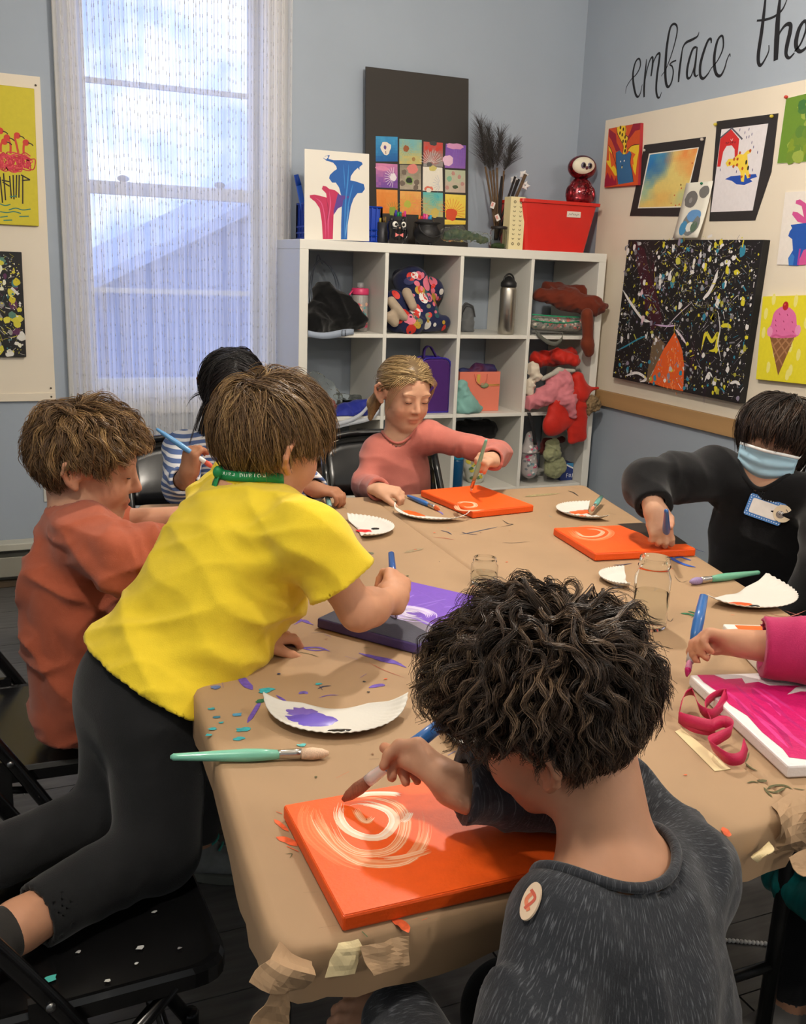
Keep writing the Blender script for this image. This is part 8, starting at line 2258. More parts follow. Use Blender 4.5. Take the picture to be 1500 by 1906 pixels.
# clear bags of dried greens
PLB = mat('clear_plastic_bag', (240, 244, 240), .08, trans=.95, ior=1.05, spec=.9, bump=.6, bscale=40)
bgp = thing('plastic_bag', 'clear plastic bag of dried green moss lying on the shelf', 'bag', (.7882, .1000, 1.4831))
c1, c2 = V3((.7000, .1000, 1.5087)), V3((.8935, .1000, 1.5084))
organic('bag_film', [cone(c1 + V3(0, 0, .012), c2 + V3(0, 0, .006), .030, .022, n=(0, 0, 1), f=.85), cone(c1 + V3(.01, 0, .02), c1 + V3(.06, 0, .032), .02, .02)], PLB, bgp, h=.006, disp=wrinkle((1, 0, .4), 40, 70, .012, 7), cut=plane_cut((0, 0, SZ), (0, 0, -1)))
organic('moss', [cone(c1 + V3(.0, .0, .008), c1 + V3(.03, 0, .018), .016, .016), cone(c1 + V3(.06, .0, .018), c2 + V3(-.03, 0, .004), .018, .010), cone(c2 + V3(-.03, 0, -.004), c2, .010, .008)], mat('moss_green', (104, 116, 74), .9, col2=(60, 92, 64), vscale=40), bgp, h=.005, disp=wrinkle((1, 0, 0), 90, 90, .010, 8), cut=plane_cut((0, 0, SZ + .001), (0, 0, -1)))
# glass jar with black lid and moss
gj = thing('lidded_glass_jar', 'square-shouldered glass jar with a black lid and moss on the shelf', 'jar', (.9517, .0900, 1.4901))
X, Y = (.9493, .0900, 1.5247)[0], .09
q = MB(); q.lathe([(.0001, .0005), (.034, .0005), (.037, .005), (.037, .078), (.033, .084), (.033, .088), (.030, .088), (.034, .077), (.034, .006), (.0001, .004)], 8, Matrix.Translation((X, Y, SZ)) @ Matrix.Rotation(.39, 4, 'Z'), cap=False, smooth=False); q.build('glass', GLASS, gj)
q = MB(); q.lathe([(.036, .086), (.037, .088), (.037, .096), (.030, .098), (.0001, .098)], 24, Matrix.Translation((X, Y, SZ))); q.build('lid', mat('lid_black', (34, 28, 26), .5), gj)
organic('moss', [ello((X, Y, SZ + .012), (.030, .030, .014))], mat('moss_dark', (84, 104, 60), .9, var=.3, vscale=60), gj, h=.004, disp=wrinkle((1, 0, 0), 120, 120, .004, 2), cut=plane_cut((0, 0, SZ + .005), (0, 0, -1)))
# dark plumes, sticks and paper flowers in a vase
vs_ = thing('plume_vase', 'vase of tall dark feathery plumes with bare brown sticks', 'vase', (1.0115, .2200, 1.5291))
VX, VY = (1.0082, .2200, 1.5764)[0], .22
q = MB(); q.lathe([(.0001, .001), (.030, .001), (.036, .02), (.030, .09), (.024, .10), (.021, .10), (.027, .088), (.032, .02), (.0001, .006)], 20, Matrix.Translation((VX, VY, SZ)), cap=False); q.build('glass', GLASS, vs_)
rs_ = random.Random(8)
for k, (tx, ty, m0) in enumerate(((897, 225, 300), (905, 255, 310), (930, 245, 305), (940, 262, 312), (915, 240, 300))):
 base = V3(VX, VY, SZ + .05); mid = V3(*{0: (.9304, .2200, 1.8274), 1: (.9666, .2400, 1.8130), 2: (.9799, .2000, 1.8249), 3: (1.0382, .2400, 1.8181), 4: (.9934, .2600, 1.8209)}[k]); top = V3(*{0: (.8888, .2200, 2.0091), 1: (.9442, .2500, 1.9403), 2: (.9836, .2000, 1.9659), 3: (1.0637, .2400, 1.9262), 4: (.9594, .2700, 1.9936)}[k])
 q = MB(); q.tube(spline([base, (base + mid) / 2 + V3(.004, 0, 0), mid], 8), .0045, 7); q.build('stick', mat('stick_brown', (96, 74, 52), .8, var=.2, vscale=60), vs_)
 q = MB()
 S_ = spline([mid, (mid + top) / 2 + V3(.006, 0, 0), top], 16)
 for j in range(300):
  f = rs_.random(); i = int(f * 14); p = S_[i] + (S_[i + 1] - S_[i]) * rs_.random()
  an = rs_.uniform(0, 6.28); sp = .042 * (1.1 - .5 * f)
  d_ = unit(top - mid) * rs_.uniform(.05, .075) + V3(math.cos(an) * sp, math.sin(an) * sp * .7, 0) * rs_.uniform(.5, 1.4)
  q.tube([p, p + d_ * .55, p + d_ * V3(1.2, 1.2, .95)], [.0006, .0005, .0002], 3, cap=False)
 tag(q.build('plume', mat('plume_grey', (66, 62, 60), .8), vs_), kind='stuff')
for k in range(6):
 b0 = V3(VX + rs_.uniform(-.01, .02), VY + rs_.uniform(-.02, .02), SZ + .04); t0 = V3(*((1.0904, .2200, 1.7925) if k % 2 else (1.0441, .2400, 1.8138))) + V3(rs_.uniform(-.02, .02), 0, rs_.uniform(-.03, .01))
 q = MB(); q.tube([b0, t0], [.004, .0055], 6); q.build('dark_stem', mat('stem_dark', (38, 33, 32), .7), vs_)
q = MB(); q.tube([(1.0146, .2000, 1.5290), (1.1285, .2000, 1.8055)], [.004, .008], 7); q.build('stick', mat('stick_brown', (96, 74, 52), .8), vs_)
for k, c_ in enumerate(((1.1315, .2200, 1.8070), (1.1379, .2100, 1.7601), (1.1025, .2500, 1.7835))):
 pf = thing('paper_flower', ['white paper flower at the top of the dark bouquet', 'white paper flower drooping low beside the sticks', 'white paper flower tucked among the dark stems'][k], 'paper flower', c_, 'white paper flowers')
 for j in range(5):
  an = j * 1.26; c0 = V3(c_); d_ = V3(math.cos(an), .2, math.sin(an) * .8)
  sd_ = unit(np.cross(d_, (0, 1, 0)))
  G = [[c0 + d_ * (.003 + .022 * t_) + sd_ * w_ * .011 * math.sin(math.pi * min(.95, t_ + .15)) + V3(0, -.008 * t_ * t_ + .004 * abs(w_), 0) for w_ in (-1, -.4, .4, 1)] for t_ in np.linspace(0, 1, 5)]
  q = MB(); q.sheet(G, .0006); q.build('petal', mat('petal_white', (222, 220, 218), .7), pf)
for k, (p_, an) in enumerate((((.9585, .1800, 1.6614), .3), ((.9707, .1500, 1.6078), -.5))):
 pt = thing('price_tag', ['small paper tag hanging among the sticks', 'pink-edged paper tag in front of the vase'][k], 'tag', p_, 'paper tags on the bouquet')
 q = MB(); M_ = Matrix.Translation(Vector(p_)) @ Matrix.Rotation(an, 4, 'Y'); q.box((-.010, -.0005, -.014), (.010, .0005, .014), M_); q.build('card', mat('tag_white', (226, 218, 212), .6), pt)
 q = MB(); q.box((-.008, -.0012, -.006), (.002, -.0006, .010), M_); q.build('stripe', mat('tag_pink', (214, 150, 140), .6), pt)
# cream box with punched leaf pattern
cb = thing('cream_box', 'tall cream box with a cut-out leaf pattern beside the red bin', 'box', (1.0336, .0800, 1.4936))
bx0, bx1, bz1 = (.9899, .0700, 1.5263)[0], (1.0638, .0700, 1.5297)[0], (1.0126, .0700, 1.6966)[2]
q = MB(); q.box((bx0, .07, SZ), (bx1, .13, bz1)); q.build('box_body', mat('cream_card', (226, 212, 164), .6), cb, bevel=.001)
a = Art((0, .07, 0), BU, BV, BN, .0004)
for xc in (bx0 + (bx1 - bx0) * .28, bx0 + (bx1 - bx0) * .70):
 for zc in (SZ + .025, bz1 - .022):
  for j in range(10): a.stroke([(xc + .003 * math.cos(j * .628), zc + .003 * math.sin(j * .628)), (xc + .007 * math.cos(j * .628), zc + .007 * math.sin(j * .628))], .0022, (70, 58, 40), sm=False)
 for j in range(8):
  zc = SZ + .044 + j * (bz1 - SZ - .09) / 7
  for sx in (-1, 1): a.stroke([(xc + sx * .001, zc), (xc + sx * .0055, zc + .006)], .0026, (70, 58, 40), sm=False)
a.build('cut_outs', cb)
# red bin and sequinned owl
rbn = thing('red_bin', 'red plastic storage bin with a paper label on top of the shelf', 'bin', (1.3026, .1500, 1.4936))
xa, xb, xc, xd = (1.0727, .0600, 1.4836)[0], (1.3977, .0600, 1.4854)[0], (1.0358, .0500, 1.6699)[0], (1.4556, .0500, 1.6852)[0]
zt = (1.2364, .0500, 1.6909)[2]; zt2 = zt
RED_ = mat('red_plastic', (206, 40, 32), .35, var=.04)
q = MB()
def ringp(x0, x1, y0, y1, z): return [(p[0], p[1], z) for p in rounded([(x0, y0), (x1, y0), (x1, y1), (x0, y1)], [.02] * 4, 4)]
rr = [ringp(xa + .004, xb, .075, .30, SZ), ringp(xc + .006, xd - .018, .060, .335, zt - .014), ringp(xc - .002, xd - .003, .050, .345, zt - .014), ringp(xc - .002, xd - .002, .050, .345, zt), ringp(xc + .008, xd - .016, .062, .333, zt), ringp(xa + .01, xb - .006, .081, .294, SZ + .006)]
m = len(rr[0]); fs = [tuple(range(m - 1, -1, -1))] + [(k * m + i, k * m + (i + 1) % m, (k + 1) * m + (i + 1) % m, (k + 1) * m + i) for k in range(5) for i in range(m)] + [tuple(5 * m + i for i in range(m))]
q.add([p for r0 in rr for p in r0], fs); q.build('tub', RED_, rbn)
q = MB(); q.box((xc + .01, .064, zt - .006), (xd - .018, .332, zt - .003)); q.build('lid_panel', RED_, rbn)
lx0, lx1 = (1.2775, .0600, 1.6520)[0], (1.3489, .0600, 1.6560)[0]; lz0, lz1 = (1.2801, .0600, 1.6242)[2], (1.2777, .0600, 1.6497)[2]
q = MB(); q.box((lx0, .0585, lz0), (lx1, .063, lz1)); lb_ = q.build('label_card', mat('label_paper', (226, 214, 200), .6), rbn)
a = Art((0, .0585, 0), BU, BV, BN, .0004); wl_ = lx1 - lx0
a.stroke([(lx0 + wl_ * (.1 + .8 * k / 14), (lz0 + lz1) / 2 + .005 * (1 if k % 2 else -1) * (1.3 if k % 5 == 0 else .7)) for k in range(15)], .0013, (80, 70, 66), n=60); a.build('handwriting', lb_)
ow = thing('sequin_owl', 'red sequinned plush owl with a cream face sitting on the red bin', 'plush toy', (1.4056, .1600, 1.7153))
OY = .17; oc = V3((1.4075, .1700, 1.7636)); hc = V3((1.4046, .1700, 1.8533)); ob = oc.copy(); 
qz = mat('owl_sequins', (150, 34, 44), .25, metal=.6, col2=(60, 22, 26), vscale=55)
organic('body', [ello((oc[0], OY, zt + .056), (.060, .048, .066)), ello((oc[0], OY, zt + .020), (.064, .052, .030))], qz, ow, h=.006, cut=plane_cut((0, 0, zt + .001), (0, 0, -1)))
organic('head', [ello(hc + V3(.004, 0, 0), (.070, .055, .054))], qz, ow, h=.006)
organic('face', [ello(hc + V3(-.006, -.028, .004), (.058, .032, .040), k=.01)], cloth('cream_plush', (232, 224, 200)), ow, h=.005)
for sx in (-1, 1):
 q = MB(); q.ell(hc + V3(-.010 + sx * .017, -.059, .004), (.013, .006, .014)); e_ = q.build('eye', mat('owl_eye', (110, 100, 120), .15, coat=.6), ow)
 q = MB(); q.ell(hc + V3(-.010 + sx * .017, -.0635, .004), (.008, .003, .009)); q.build('pupil', mat('pupil_black', (12, 12, 12), .2), e_)
 q = MB(); q.ell((oc[0] + sx * .062, OY - .004, zt + .045), (.012, .024, .036)); q.build('wing', qz, ow)
q = MB(); q.ell(hc + V3(-.010, -.061, -.006), (.006, .006, .008)); q.build('beak', mat('beak_maroon', (96, 44, 52), .4), ow)
q = MB(); random.seed(2)
for k in range(170):
 an, zz = random.uniform(2.9, 6.5), random.uniform(.01, .105)
 rx = .061 * math.sqrt(max(.05, 1 - ((zz - .056) / .066) ** 2)); 
 p = V3(oc[0] + rx * 1.03 * math.cos(an), OY + rx * .83 * math.sin(an), zt + zz)
 n_ = unit(p - V3(oc[0], OY, zt + .05)); M_ = Matrix.Translation(Vector(p)) @ basis(n_)
 q.lathe([(.0036, 0), (.0034, .0006)], 6, M_, smooth=False)
tag(q.build('sequins', mat('sequin_shiny', (206, 120, 124), .15, metal=.9), ow), kind='stuff')

# ================================================================== things in the shelf compartments
def blob_obj(name, label, cat, prims, m, h=.007, disp=None, part='body', group=None, cut=None, off=0.0, fold=1.0):
 lo, hi = bounds(prims, 0)
 c = (lo + hi) / 2
 t = thing(name, label, cat, (c[0], c[1], lo[2]), group)
 if fold:
  prims = [(q[0], q[1], q[2], q[3], q[4], .05, *q[6:]) if q[0] == 'c' else q for q in prims]
  extra = [wrinkle((.7, .2, .7), 30, 13, .008 * fold, int(c[0] * 97) % 50), wrinkle((-.5, .1, .8), 52, 22, .0045 * fold, int(c[2] * 131) % 50)]
  disp = add_fn(disp, *extra) if disp is not None else add_fn(*extra)
 organic(part, prims, m, t, h=h, disp=disp, cut=cut, off=off)
 return t
def fz_(j): return plane_cut((0, 0, CZ[j] + .001), (0, 0, -1))
def zc(*c):
 return cuts(*c)
def dots(parent, surf, colors, n, rr, seed, box, ydir=-1, name='printed_motif', lift=.0022):
 """printed motifs wrapped on an organic surface, seen from the front"""
 rs = np.random.default_rng(seed); q = MB()
 lo, hi = box
 P = rs.uniform(lo, hi, (n, 3)); P[:, 1] = lo[1] - .02
 for p in P:
  col = colors[rs.integers(len(colors))]; r = rs.uniform(*rr); el = rs.uniform(.6, 1.5); ro = rs.uniform(0, 3)
  an = np.linspace(0, 2 * np.pi, 12, endpoint=False)
  x = np.append(r * np.cos(an), 0); z = np.append(r * el * np.sin(an), 0)
  pts = np.stack([p[0] + x * np.cos(ro) - z * np.sin(ro), np.full(13, p[1]), p[2] + x * np.sin(ro) + z * np.cos(ro)], 1)
  ok = True
  for _ in range(40):
   d = sd(surf[0], pts) - surf[1](pts); pts[:, 1] += np.clip(d - lift, -.01, .02)
   if (pts[:, 1] > hi[1]).any(): ok = False; break
  if not ok or np.abs(d - lift).max() > .004: continue
  q.add(pts, [(12, (i + 1) % 12, i) for i in range(12)], col=tuple(col), smooth=True)
 if q.v: tag(q.build(name, PRINT, parent), kind='stuff')
Wz = lambda P: np.zeros(len(P))
# --- row 1
fr = wrinkle((.3, 0, 1), 26, 26, .006, 3)
t = blob_obj('black_jacket', 'black fleece jacket heaped in the top left compartment', 'jacket', [cone((.1170, .1200, 1.1571), (.2626, .1200, 1.1480), .058, .045), cone((.1580, .1400, 1.2463), (.1882, .1200, 1.2032), .055, .055), cone((.2295, .1000, 1.2050), (.2981, .0700, 1.1449), .035, .022), cone((.0859, .0600, 1.1271), (.1683, .2000, 1.1302), .05, .06)], cloth('black_fleece', (14, 14, 15), rough=.95), disp=wrinkle((.6, 0, .8), 18, 12, .008, 5), cut=cuts(fz_(0), plane_cut((CX[0] + .001, 0, 0), (-1, 0, 0))))
st_ = thing('grey_strap', 'pale grey strap with a buckle under the black jacket', 'strap', (.1558, .0200, 1.0931))
q = MB(); q.sheet([[(x, -.004, CZ[0] + .012 - .008 * math.sin((x - CX[0]) * 26)), (x, -.006, CZ[0] - .012 - .010 * math.sin((x - CX[0]) * 22))] for x in np.linspace(CX[0], CX[0] + .20, 16)], .002); q.build('webbing', mat('webbing_grey', (150, 160, 176), .8), st_)
q = MB(); b0 = (.1918, -.0120, 1.1003); q.tube([(b0[0] - .008, -.012, b0[2] - .012), (b0[0] + .008, -.012, b0[2] - .012), (b0[0] + .008, -.012, b0[2] + .012), (b0[0] - .008, -.012, b0[2] + .012)], .0015, 6, closed=True); q.build('buckle', mat('buckle_dark', (50, 56, 66), .4), st_)
hg = thing('wire_hanger_bag', 'grey mesh bag frame standing behind the black jacket', 'bag', (.2020, .3000, 1.1242))
q = MB()
for s_ in (1.0, .8): q.tube(spline([V3((.1923, .3000, 1.3741)) + (V3(p) - V3((.1923, .3000, 1.3741))) * s_ for p in ((.1392, .3000, 1.1466), (.1441, .3000, 1.3085), (.1724, .3000, 1.3825), (.2170, .3000, 1.3795), (.2685, .3000, 1.3122), (.3028, .3000, 1.1492))], 24), .003, 6)
q.build('frame', mat('frame_grey', (110, 118, 132), .5), hg)
q = MB(); q.tube(spline([(.1677, .3000, 1.3732), (.1768, .3000, 1.4144), (.1973, .3000, 1.3742)], 10), .0035, 6); q.build('loop', mat('frame_grey', (110, 118, 132), .5), hg)
bt = thing('pink_bottle', 'clear water bottle with a pink lid and floral print beside the black jacket', 'bottle', (.3283, .1600, 1.1072))
bx, by = (.3243, .1600, 1.1580)[0], .16
q = MB(); q.lathe([(.0001, .001), (.034, .001), (.036, .006), (.036, .15), (.033, .158), (.0001, .158)], 24, Matrix.Translation((bx, by, CZ[0]))); bb_ = q.build('bottle_body', mat('frosted_plastic', (196, 190, 184), .25, trans=.4), bt)
a_ = MB(); rs_ = random.Random(6)
for k in range(60):
 an, z = rs_.uniform(3.0, 6.4), rs_.uniform(.01, .12); p = V3(bx + .0364 * math.cos(an), by + .0364 * math.sin(an), CZ[0] + z); M_ = Matrix.Translation(Vector(p)) @ basis((math.cos(an), math.sin(an), 0)); r0 = rs_.uniform(.004, .009)
 a_.add([M_ @ Vector((r0 * math.cos(i * 1.05), r0 * math.sin(i * 1.05), 0)) for i in range(6)], [tuple(range(6))], col=rs_.choice([(214, 70, 90), (230, 140, 130), (90, 160, 160), (226, 180, 150), (60, 90, 110), (200, 90, 140)]))
tag(a_.build('floral_print', PRINT, bb_), kind='stuff')
q = MB(); q.lathe([(.037, .156), (.038, .160), (.038, .180), (.034, .184), (.0001, .184)], 24, Matrix.Translation((bx, by, CZ[0]))); q.build('lid', mat('lid_pink', (214, 62, 108), .4), bt)
q = MB(); q.lathe([(.014, .184), (.015, .190), (.015, .206), (.0001, .208)], 16, Matrix.Translation((bx, by, CZ[0]))); q.build('spout', mat('spout_clear', (190, 190, 190), .2, trans=.5), bt)
q = MB(); q.tube([(bx - .036, by - .01, CZ[0] + .176), (bx - .06, by - .03, CZ[0] + .155)], .004, 6); q.build('strap', mat('lid_pink', (214, 62, 108), .4), bt)
NP = [cone((.5543, .1400, 1.3136), (.5940, .1000, 1.1891), .070, .07), cone((.4639, .1000, 1.2325), (.4803, .1000, 1.1409), .045, .05), cone((.5910, .0600, 1.1451), (.6917, .0800, 1.1451), .045, .030), cone((.5053, .0400, 1.1452), (.5395, .0300, 1.1348), .045, .04), cone((.5359, .2000, 1.3229), (.6561, .1600, 1.2809), .05, .06)]
nw = wrinkle((.7, 0, .7), 16, 9, .009, 14)
t = blob_obj('floral_jacket', 'navy jacket printed with red, pink and mustard flowers stuffed in the second top compartment', 'jacket', NP, cloth('navy_print', (30, 36, 72)), h=.006, disp=nw, cut=cuts(fz_(0), plane_cut((CX[1] + .001, 0, 0), (-1, 0, 0))), fold=0)
dots(t, (NP, nw), [(206, 52, 40), (206, 52, 40), (222, 118, 140), (182, 148, 44), (40, 84, 92), (120, 124, 96), (222, 110, 130), (226, 222, 214), (60, 66, 110)], 120, (.007, .020), 3, (V3((.3698, -.0600, 1.1166)), V3((.7688, .2000, 1.4243))))
organic('beige_lining', [cone((.4193, .0350, 1.2345), (.4755, .0200, 1.1687), .020, .018), cone((.5011, .0600, 1.2692), (.5226, .0400, 1.2138), .020, .018), cone((.4148, .0300, 1.1672), (.4381, .0300, 1.1449), .022, .02)], cloth('beige_lining', (176, 158, 136)), t, h=.006, disp=wrinkle((1, 0, 1), 30, 12, .004, 2), cut=plane_cut((CX[1] + .001, 0, 0), (-1, 0, 0)))
t = blob_obj('grey_pouch', 'small grey drawstring pouch in the third top compartment', 'pouch', [cone((.8635, .2000, 1.1103), (.8692, .2000, 1.2006), .036, .026)], cloth('grey_nylon', (96, 98, 100)), h=.006, disp=wrinkle((0, 0, 1), 14, 40, .004, 3), cut=cuts(fz_(0), plane_cut((CX[2] + .001, 0, 0), (-1, 0, 0))))
q = MB(); q.tube(spline([(.8222, .1600, 1.1898), (.8421, .1600, 1.2238), (.8759, .1600, 1.2100), (.8922, .1650, 1.1666)], 12), .003, 6); q.build('drawstring', mat('cord_dark', (60, 60, 62), .7), t)
fl_ = thing('steel_bottle', 'brushed steel water bottle with a black cap in the third top compartment', 'bottle', (1.0096, .0600, 1.1074))
bx, by = (.9991, .0600, 1.1746)[0], .06
STB = mat('brushed_steel', (176, 170, 160), .32, metal=1.0, bump=.05, bscale=200, aniso=.4)
q = MB(); q.lathe([(.0001, .001), (.034, .001), (.0365, .005), (.0365, .196), (.034, .206), (.031, .212), (.0001, .212)], 32, Matrix.Translation((bx, by, CZ[0]))); q.build('bottle_body', STB, fl_)
q = MB(); q.lathe([(.034, .210), (.036, .214), (.036, .228), (.030, .236), (.016, .252), (.007, .258), (.0001, .258)], 28, Matrix.Translation((bx, by, CZ[0]))); q.build('cap', mat('cap_black', (24, 24, 26), .45), fl_)
q = MB(); q.tube(spline([(bx - .028, by, CZ[0] + .228), (bx - .02, by, CZ[0] + .256), (bx, by, CZ[0] + .268), (bx + .02, by, CZ[0] + .256), (bx + .028, by, CZ[0] + .228)], 14), .004, 8); q.build('carry_loop', mat('cap_black', (24, 24, 26), .45), fl_)
BR = [cone((1.1754, .1000, 1.2724), (1.3251, .0600, 1.2655), .030, .042), cone((1.2675, .1600, 1.2969), (1.4209, .1200, 1.2899), .035, .04), cone((1.3070, .0300, 1.2542), (1.4077, -.0200, 1.2345), .040, .032), cone((1.4077, -.0200, 1.2345), (1.4662, -.0300, 1.2313), .03, .012)]
t = blob_obj('brown_jacket', 'rust-brown jacket spilling out of the top right compartment with one sleeve hanging', 'jacket', BR, cloth('rust_brown', (104, 42, 26)), h=.006, disp=wrinkle((.7, 0, .6), 22, 10, .008, 31), cut=cuts(plane_cut((CX[3] + .001, 0, 0), (-1, 0, 0)), lambda P: np.minimum(P[:, 0] - (1.47 - T_ - .002), P[:, 1] + .002)))
organic('hanging_sleeve', [cone((1.3566, -.0450, 1.1986), (1.3787, -.0450, 1.0650), .026, .026), cone((1.3699, -.0450, 1.0649), (1.3853, -.0450, 1.0281), .026, .022)], cloth('rust_brown2', (110, 48, 28)), t, h=.006, disp=wrinkle((.2, 0, 1), 26, 10, .004, 33))
LB = [cone((1.1555, .0500, 1.1534), (1.3594, .0500, 1.1463), .040, .040, n=(0, 0, 1), f=.78)]
t = blob_obj('patterned_lunch_bag', 'grey patterned lunch bag with green zip under the brown jacket', 'bag', LB, cloth('grey_pattern', (150, 148, 140), var=.3, vscale=60), h=.006, cut=fz_(0), disp=wrinkle((1, 0, 0), 12, 12, .003, 3), fold=0)
dots(t, (LB, Wz), [(206, 110, 100), (70, 110, 100), (216, 206, 190), (110, 120, 110), (196, 130, 130)], 90, (.003, .008), 9, (V3((1.0934, -.0200, 1.1285)), V3((1.4054, .0800, 1.1798))))
for zz, r0 in ((.016, .0035), (-.004, .003)):
 q = MB(); q.tube(spline([V3(p[0], p[1], p[2] + zz - (.010 * math.sin(k * 1.05) if zz < 0 else 0)) for k, p in enumerate(((1.1006, .0080, 1.1745), (1.1702, .0060, 1.1709), (1.2564, .0060, 1.1673), (1.3564, .0120, 1.1660)))], 16), r0, 6); q.build('green_piping', mat('piping_green', (38, 150, 104), .6), t)
for k, pts in enumerate((((1.1238, -.0100, 1.1041), (1.1715, -.0200, 1.0715), (1.2196, -.0220, 1.0622), (1.2515, -.0180, 1.0864), (1.2544, -.0100, 1.1101)), ((1.1177, -.0000, 1.1129), (1.1573, -.0140, 1.0806), (1.1947, -.0160, 1.0616)))):
 S_ = spline(pts, 16); q = MB(); q.sheet([[p + V3(0, 0, .010), p - V3(0, .002, .010)] for p in S_], .002); q.build('grey_strap', mat('strap_olive', (92, 92, 84), .8), t)
# --- row 2
t = blob_obj('clear_bag', 'crinkled clear plastic bag with red trays in the left middle compartment', 'bag', [cone((.0984, .1200, .8265), (.1845, .1200, .8017), .055, .05), cone((.1159, .1400, .8934), (.1532, .1400, .8581), .03, .03)], PLB, h=.007, disp=wrinkle((.5, 0, 1), 40, 40, .010, 3), part='film', cut=cuts(fz_(1), plane_cut((CX[0] + .001, 0, 0), (-1, 0, 0))))
organic('red_contents', [cone((.1482, .1200, .7672), (.2027, .1200, .7614), .022, .02), cone((.1791, .1400, .7991), (.1942, .1400, .7870), .016, .016)], mat('red_plastic_tray', (196, 50, 40), .4, col2=(220, 190, 184), vscale=60), t, h=.006, cut=fz_(1))
BB_ = [cone((.1545, .0500, .7355), (.3469, .0500, .7615), .030, .035, n=(0, 0, 1), f=.7), cone((.2331, .0800, .7666), (.3578, .0800, .7877), .03, .028, n=(0, 0, 1), f=.8)]
t = blob_obj('blue_bag', 'royal blue bag with translucent white trim sagging over the middle shelf edge', 'bag', BB_, cloth('royal_blue', (38, 48, 140), rough=.5), h=.006, disp=wrinkle((1, 0, .4), 22, 8, .005, 6), cut=fz_(1))
S_ = spline([(.1138, .0000, .7121), (.1981, -.0200, .7268), (.2704, -.0200, .7573), (.3221, -.0100, .8057), (.3471, -.0100, .8006), (.3602, -.0100, .7817), (.3202, -.0200, .7422), (.1983, -.0200, .7176), (.1189, -.0000, .6935)], 40)
q = MB(); q.sheet([[p + V3(0, 0, .009), p - V3(0, .006, .009)] for p in S_], .002); q.build('white_trim', mat('trim_mesh', (186, 190, 198), .5, alpha=.85), t)
organic('white_film', [cone((.2195, .1500, .8136), (.3167, .1200, .8113), .014, .010)], PLB, t, h=.006, disp=wrinkle((1, 0, 1), 40, 40, .006, 6))
t = blob_obj('dark_pouch', 'dark green pouch behind the blue bag', 'pouch', [cone((.2633, .2000, .7725), (.3400, .2000, .7808), .03, .022)], cloth('dark_green_pouch', (40, 46, 44)), h=.007, cut=fz_(1))
pl_ = thing('purple_lunch_box', 'purple zip lunch box with a carry handle behind the fair-haired child', 'lunch box', (.6766, .0600, .7455))
px0, px1, pz1 = (.5871, .0500, .9117)[0], (.7246, .0500, .9107)[0], (.6594, .0500, .9872)[2]
q = MB(); q.prism(rounded([(px0, CZ[1] + .001), (px1, CZ[1] + .001), (px1, pz1), (px0, pz1)], [.012, .012, .045, .035], 5), (0, .05, 0), BU, BV, (0, 1, 0), .10); q.build('case', cloth('purple_nylon', (72, 34, 106), rough=.6), pl_, bevel=.012)
for yy in (.062, .138):
 q = MB(); q.tube([(p[0], yy - .008, p[1]) for p in rounded([(px0 - .003, CZ[1] + .004), (px1 + .003, CZ[1] + .004), (px1 + .003, pz1 + .003), (px0 - .003, pz1 + .003)], [.012, .012, .045, .035], 5)], .0045, 6, closed=True); q.build('zip_piping', mat('piping_violet', (50, 34, 150), .5), pl_)
q = MB(); S_ = spline([(px0 + .02, .09, pz1 - .005), (px0 + .024, .09, pz1 + .04), (px0 + .05, .09, pz1 + .05), (px0 + .085, .09, pz1 + .0)], 14); q.sheet([[p + V3(0, -.012, 0), p + V3(0, .012, 0)] for p in S_], .004); q.build('handle', mat('handle_purple', (62, 36, 112), .7), pl_)
gb = thing('coral_gift_bag', 'coral paper gift bag with a tassel in the third middle compartment', 'gift bag', (.9049, .0800, .7574))
gx0, gx1, gz0, gz1 = (.7831, .0700, .9079)[0], (.9904, .0700, .9063)[0], CZ[1] + .001, (.8887, .0700, .9267)[2]
q = MB(); CORAL = mat('coral_paper', (226, 124, 100), .6)
q.box((gx0, .07, gz0), (gx1, .072, gz1)); q.box((gx0, .15, gz0), (gx1, .152, gz1)); q.box((gx0, .072, gz0), (gx0 + .002, .15, gz1)); q.box((gx1 - .002, .072, gz0), (gx1, .15, gz1)); q.box((gx0, .072, gz0), (gx1, .15, gz0 + .002)); q.build('paper_bag', CORAL, gb)
q = MB(); gx = (gx0 + gx1) / 2; q.tube(spline([(gx - .03, .068, gz1 - .01), (gx - .02, .064, gz1 - .045), (gx + .005, .062, gz1 - .06), (gx + .03, .064, gz1 - .04), (gx + .035, .068, gz1 - .01)], 18), .002, 6); q.build('rope_handle', mat('rope_coral', (206, 108, 88), .7), gb)
q = MB(); q.box((gx - .018, .066, gz1 - .055), (gx - .002, .0695, gz1 - .012)); q.build('gold_tag', mat('gold_paper', (206, 166, 76), .45), gb)
q = MB(); q.ell((gx + .022, .066, gz1 - .062), (.022, .006, .012)); q.build('sage_leaf', mat('sage_green', (140, 150, 112), .6), gb)
for dz in (-.058, -.064): 
 q = MB(); q.tube([(gx + .04, .068, gz1 + dz), (gx1 - .004, .068, gz1 + dz)], .0015, 5); q.build('gold_string', mat('gold_paper', (206, 166, 76), .45), gb)
t = blob_obj('navy_pouch', 'navy and dark red bundle sticking out of the coral gift bag', 'pouch', [cone((.8817, .1100, .9272), (.9653, .1100, .9317), .030, .022), ello((.8268, .1100, .9226), (.03, .02, .018))], mat('navy_red_fabric', (30, 36, 84), .7, col2=(110, 26, 34), vscale=9), h=.006, disp=wrinkle((1, 0, 0), 20, 20, .004, 3), cut=plane_cut((0, 0, gz0 + .02), (0, 0, -1)))
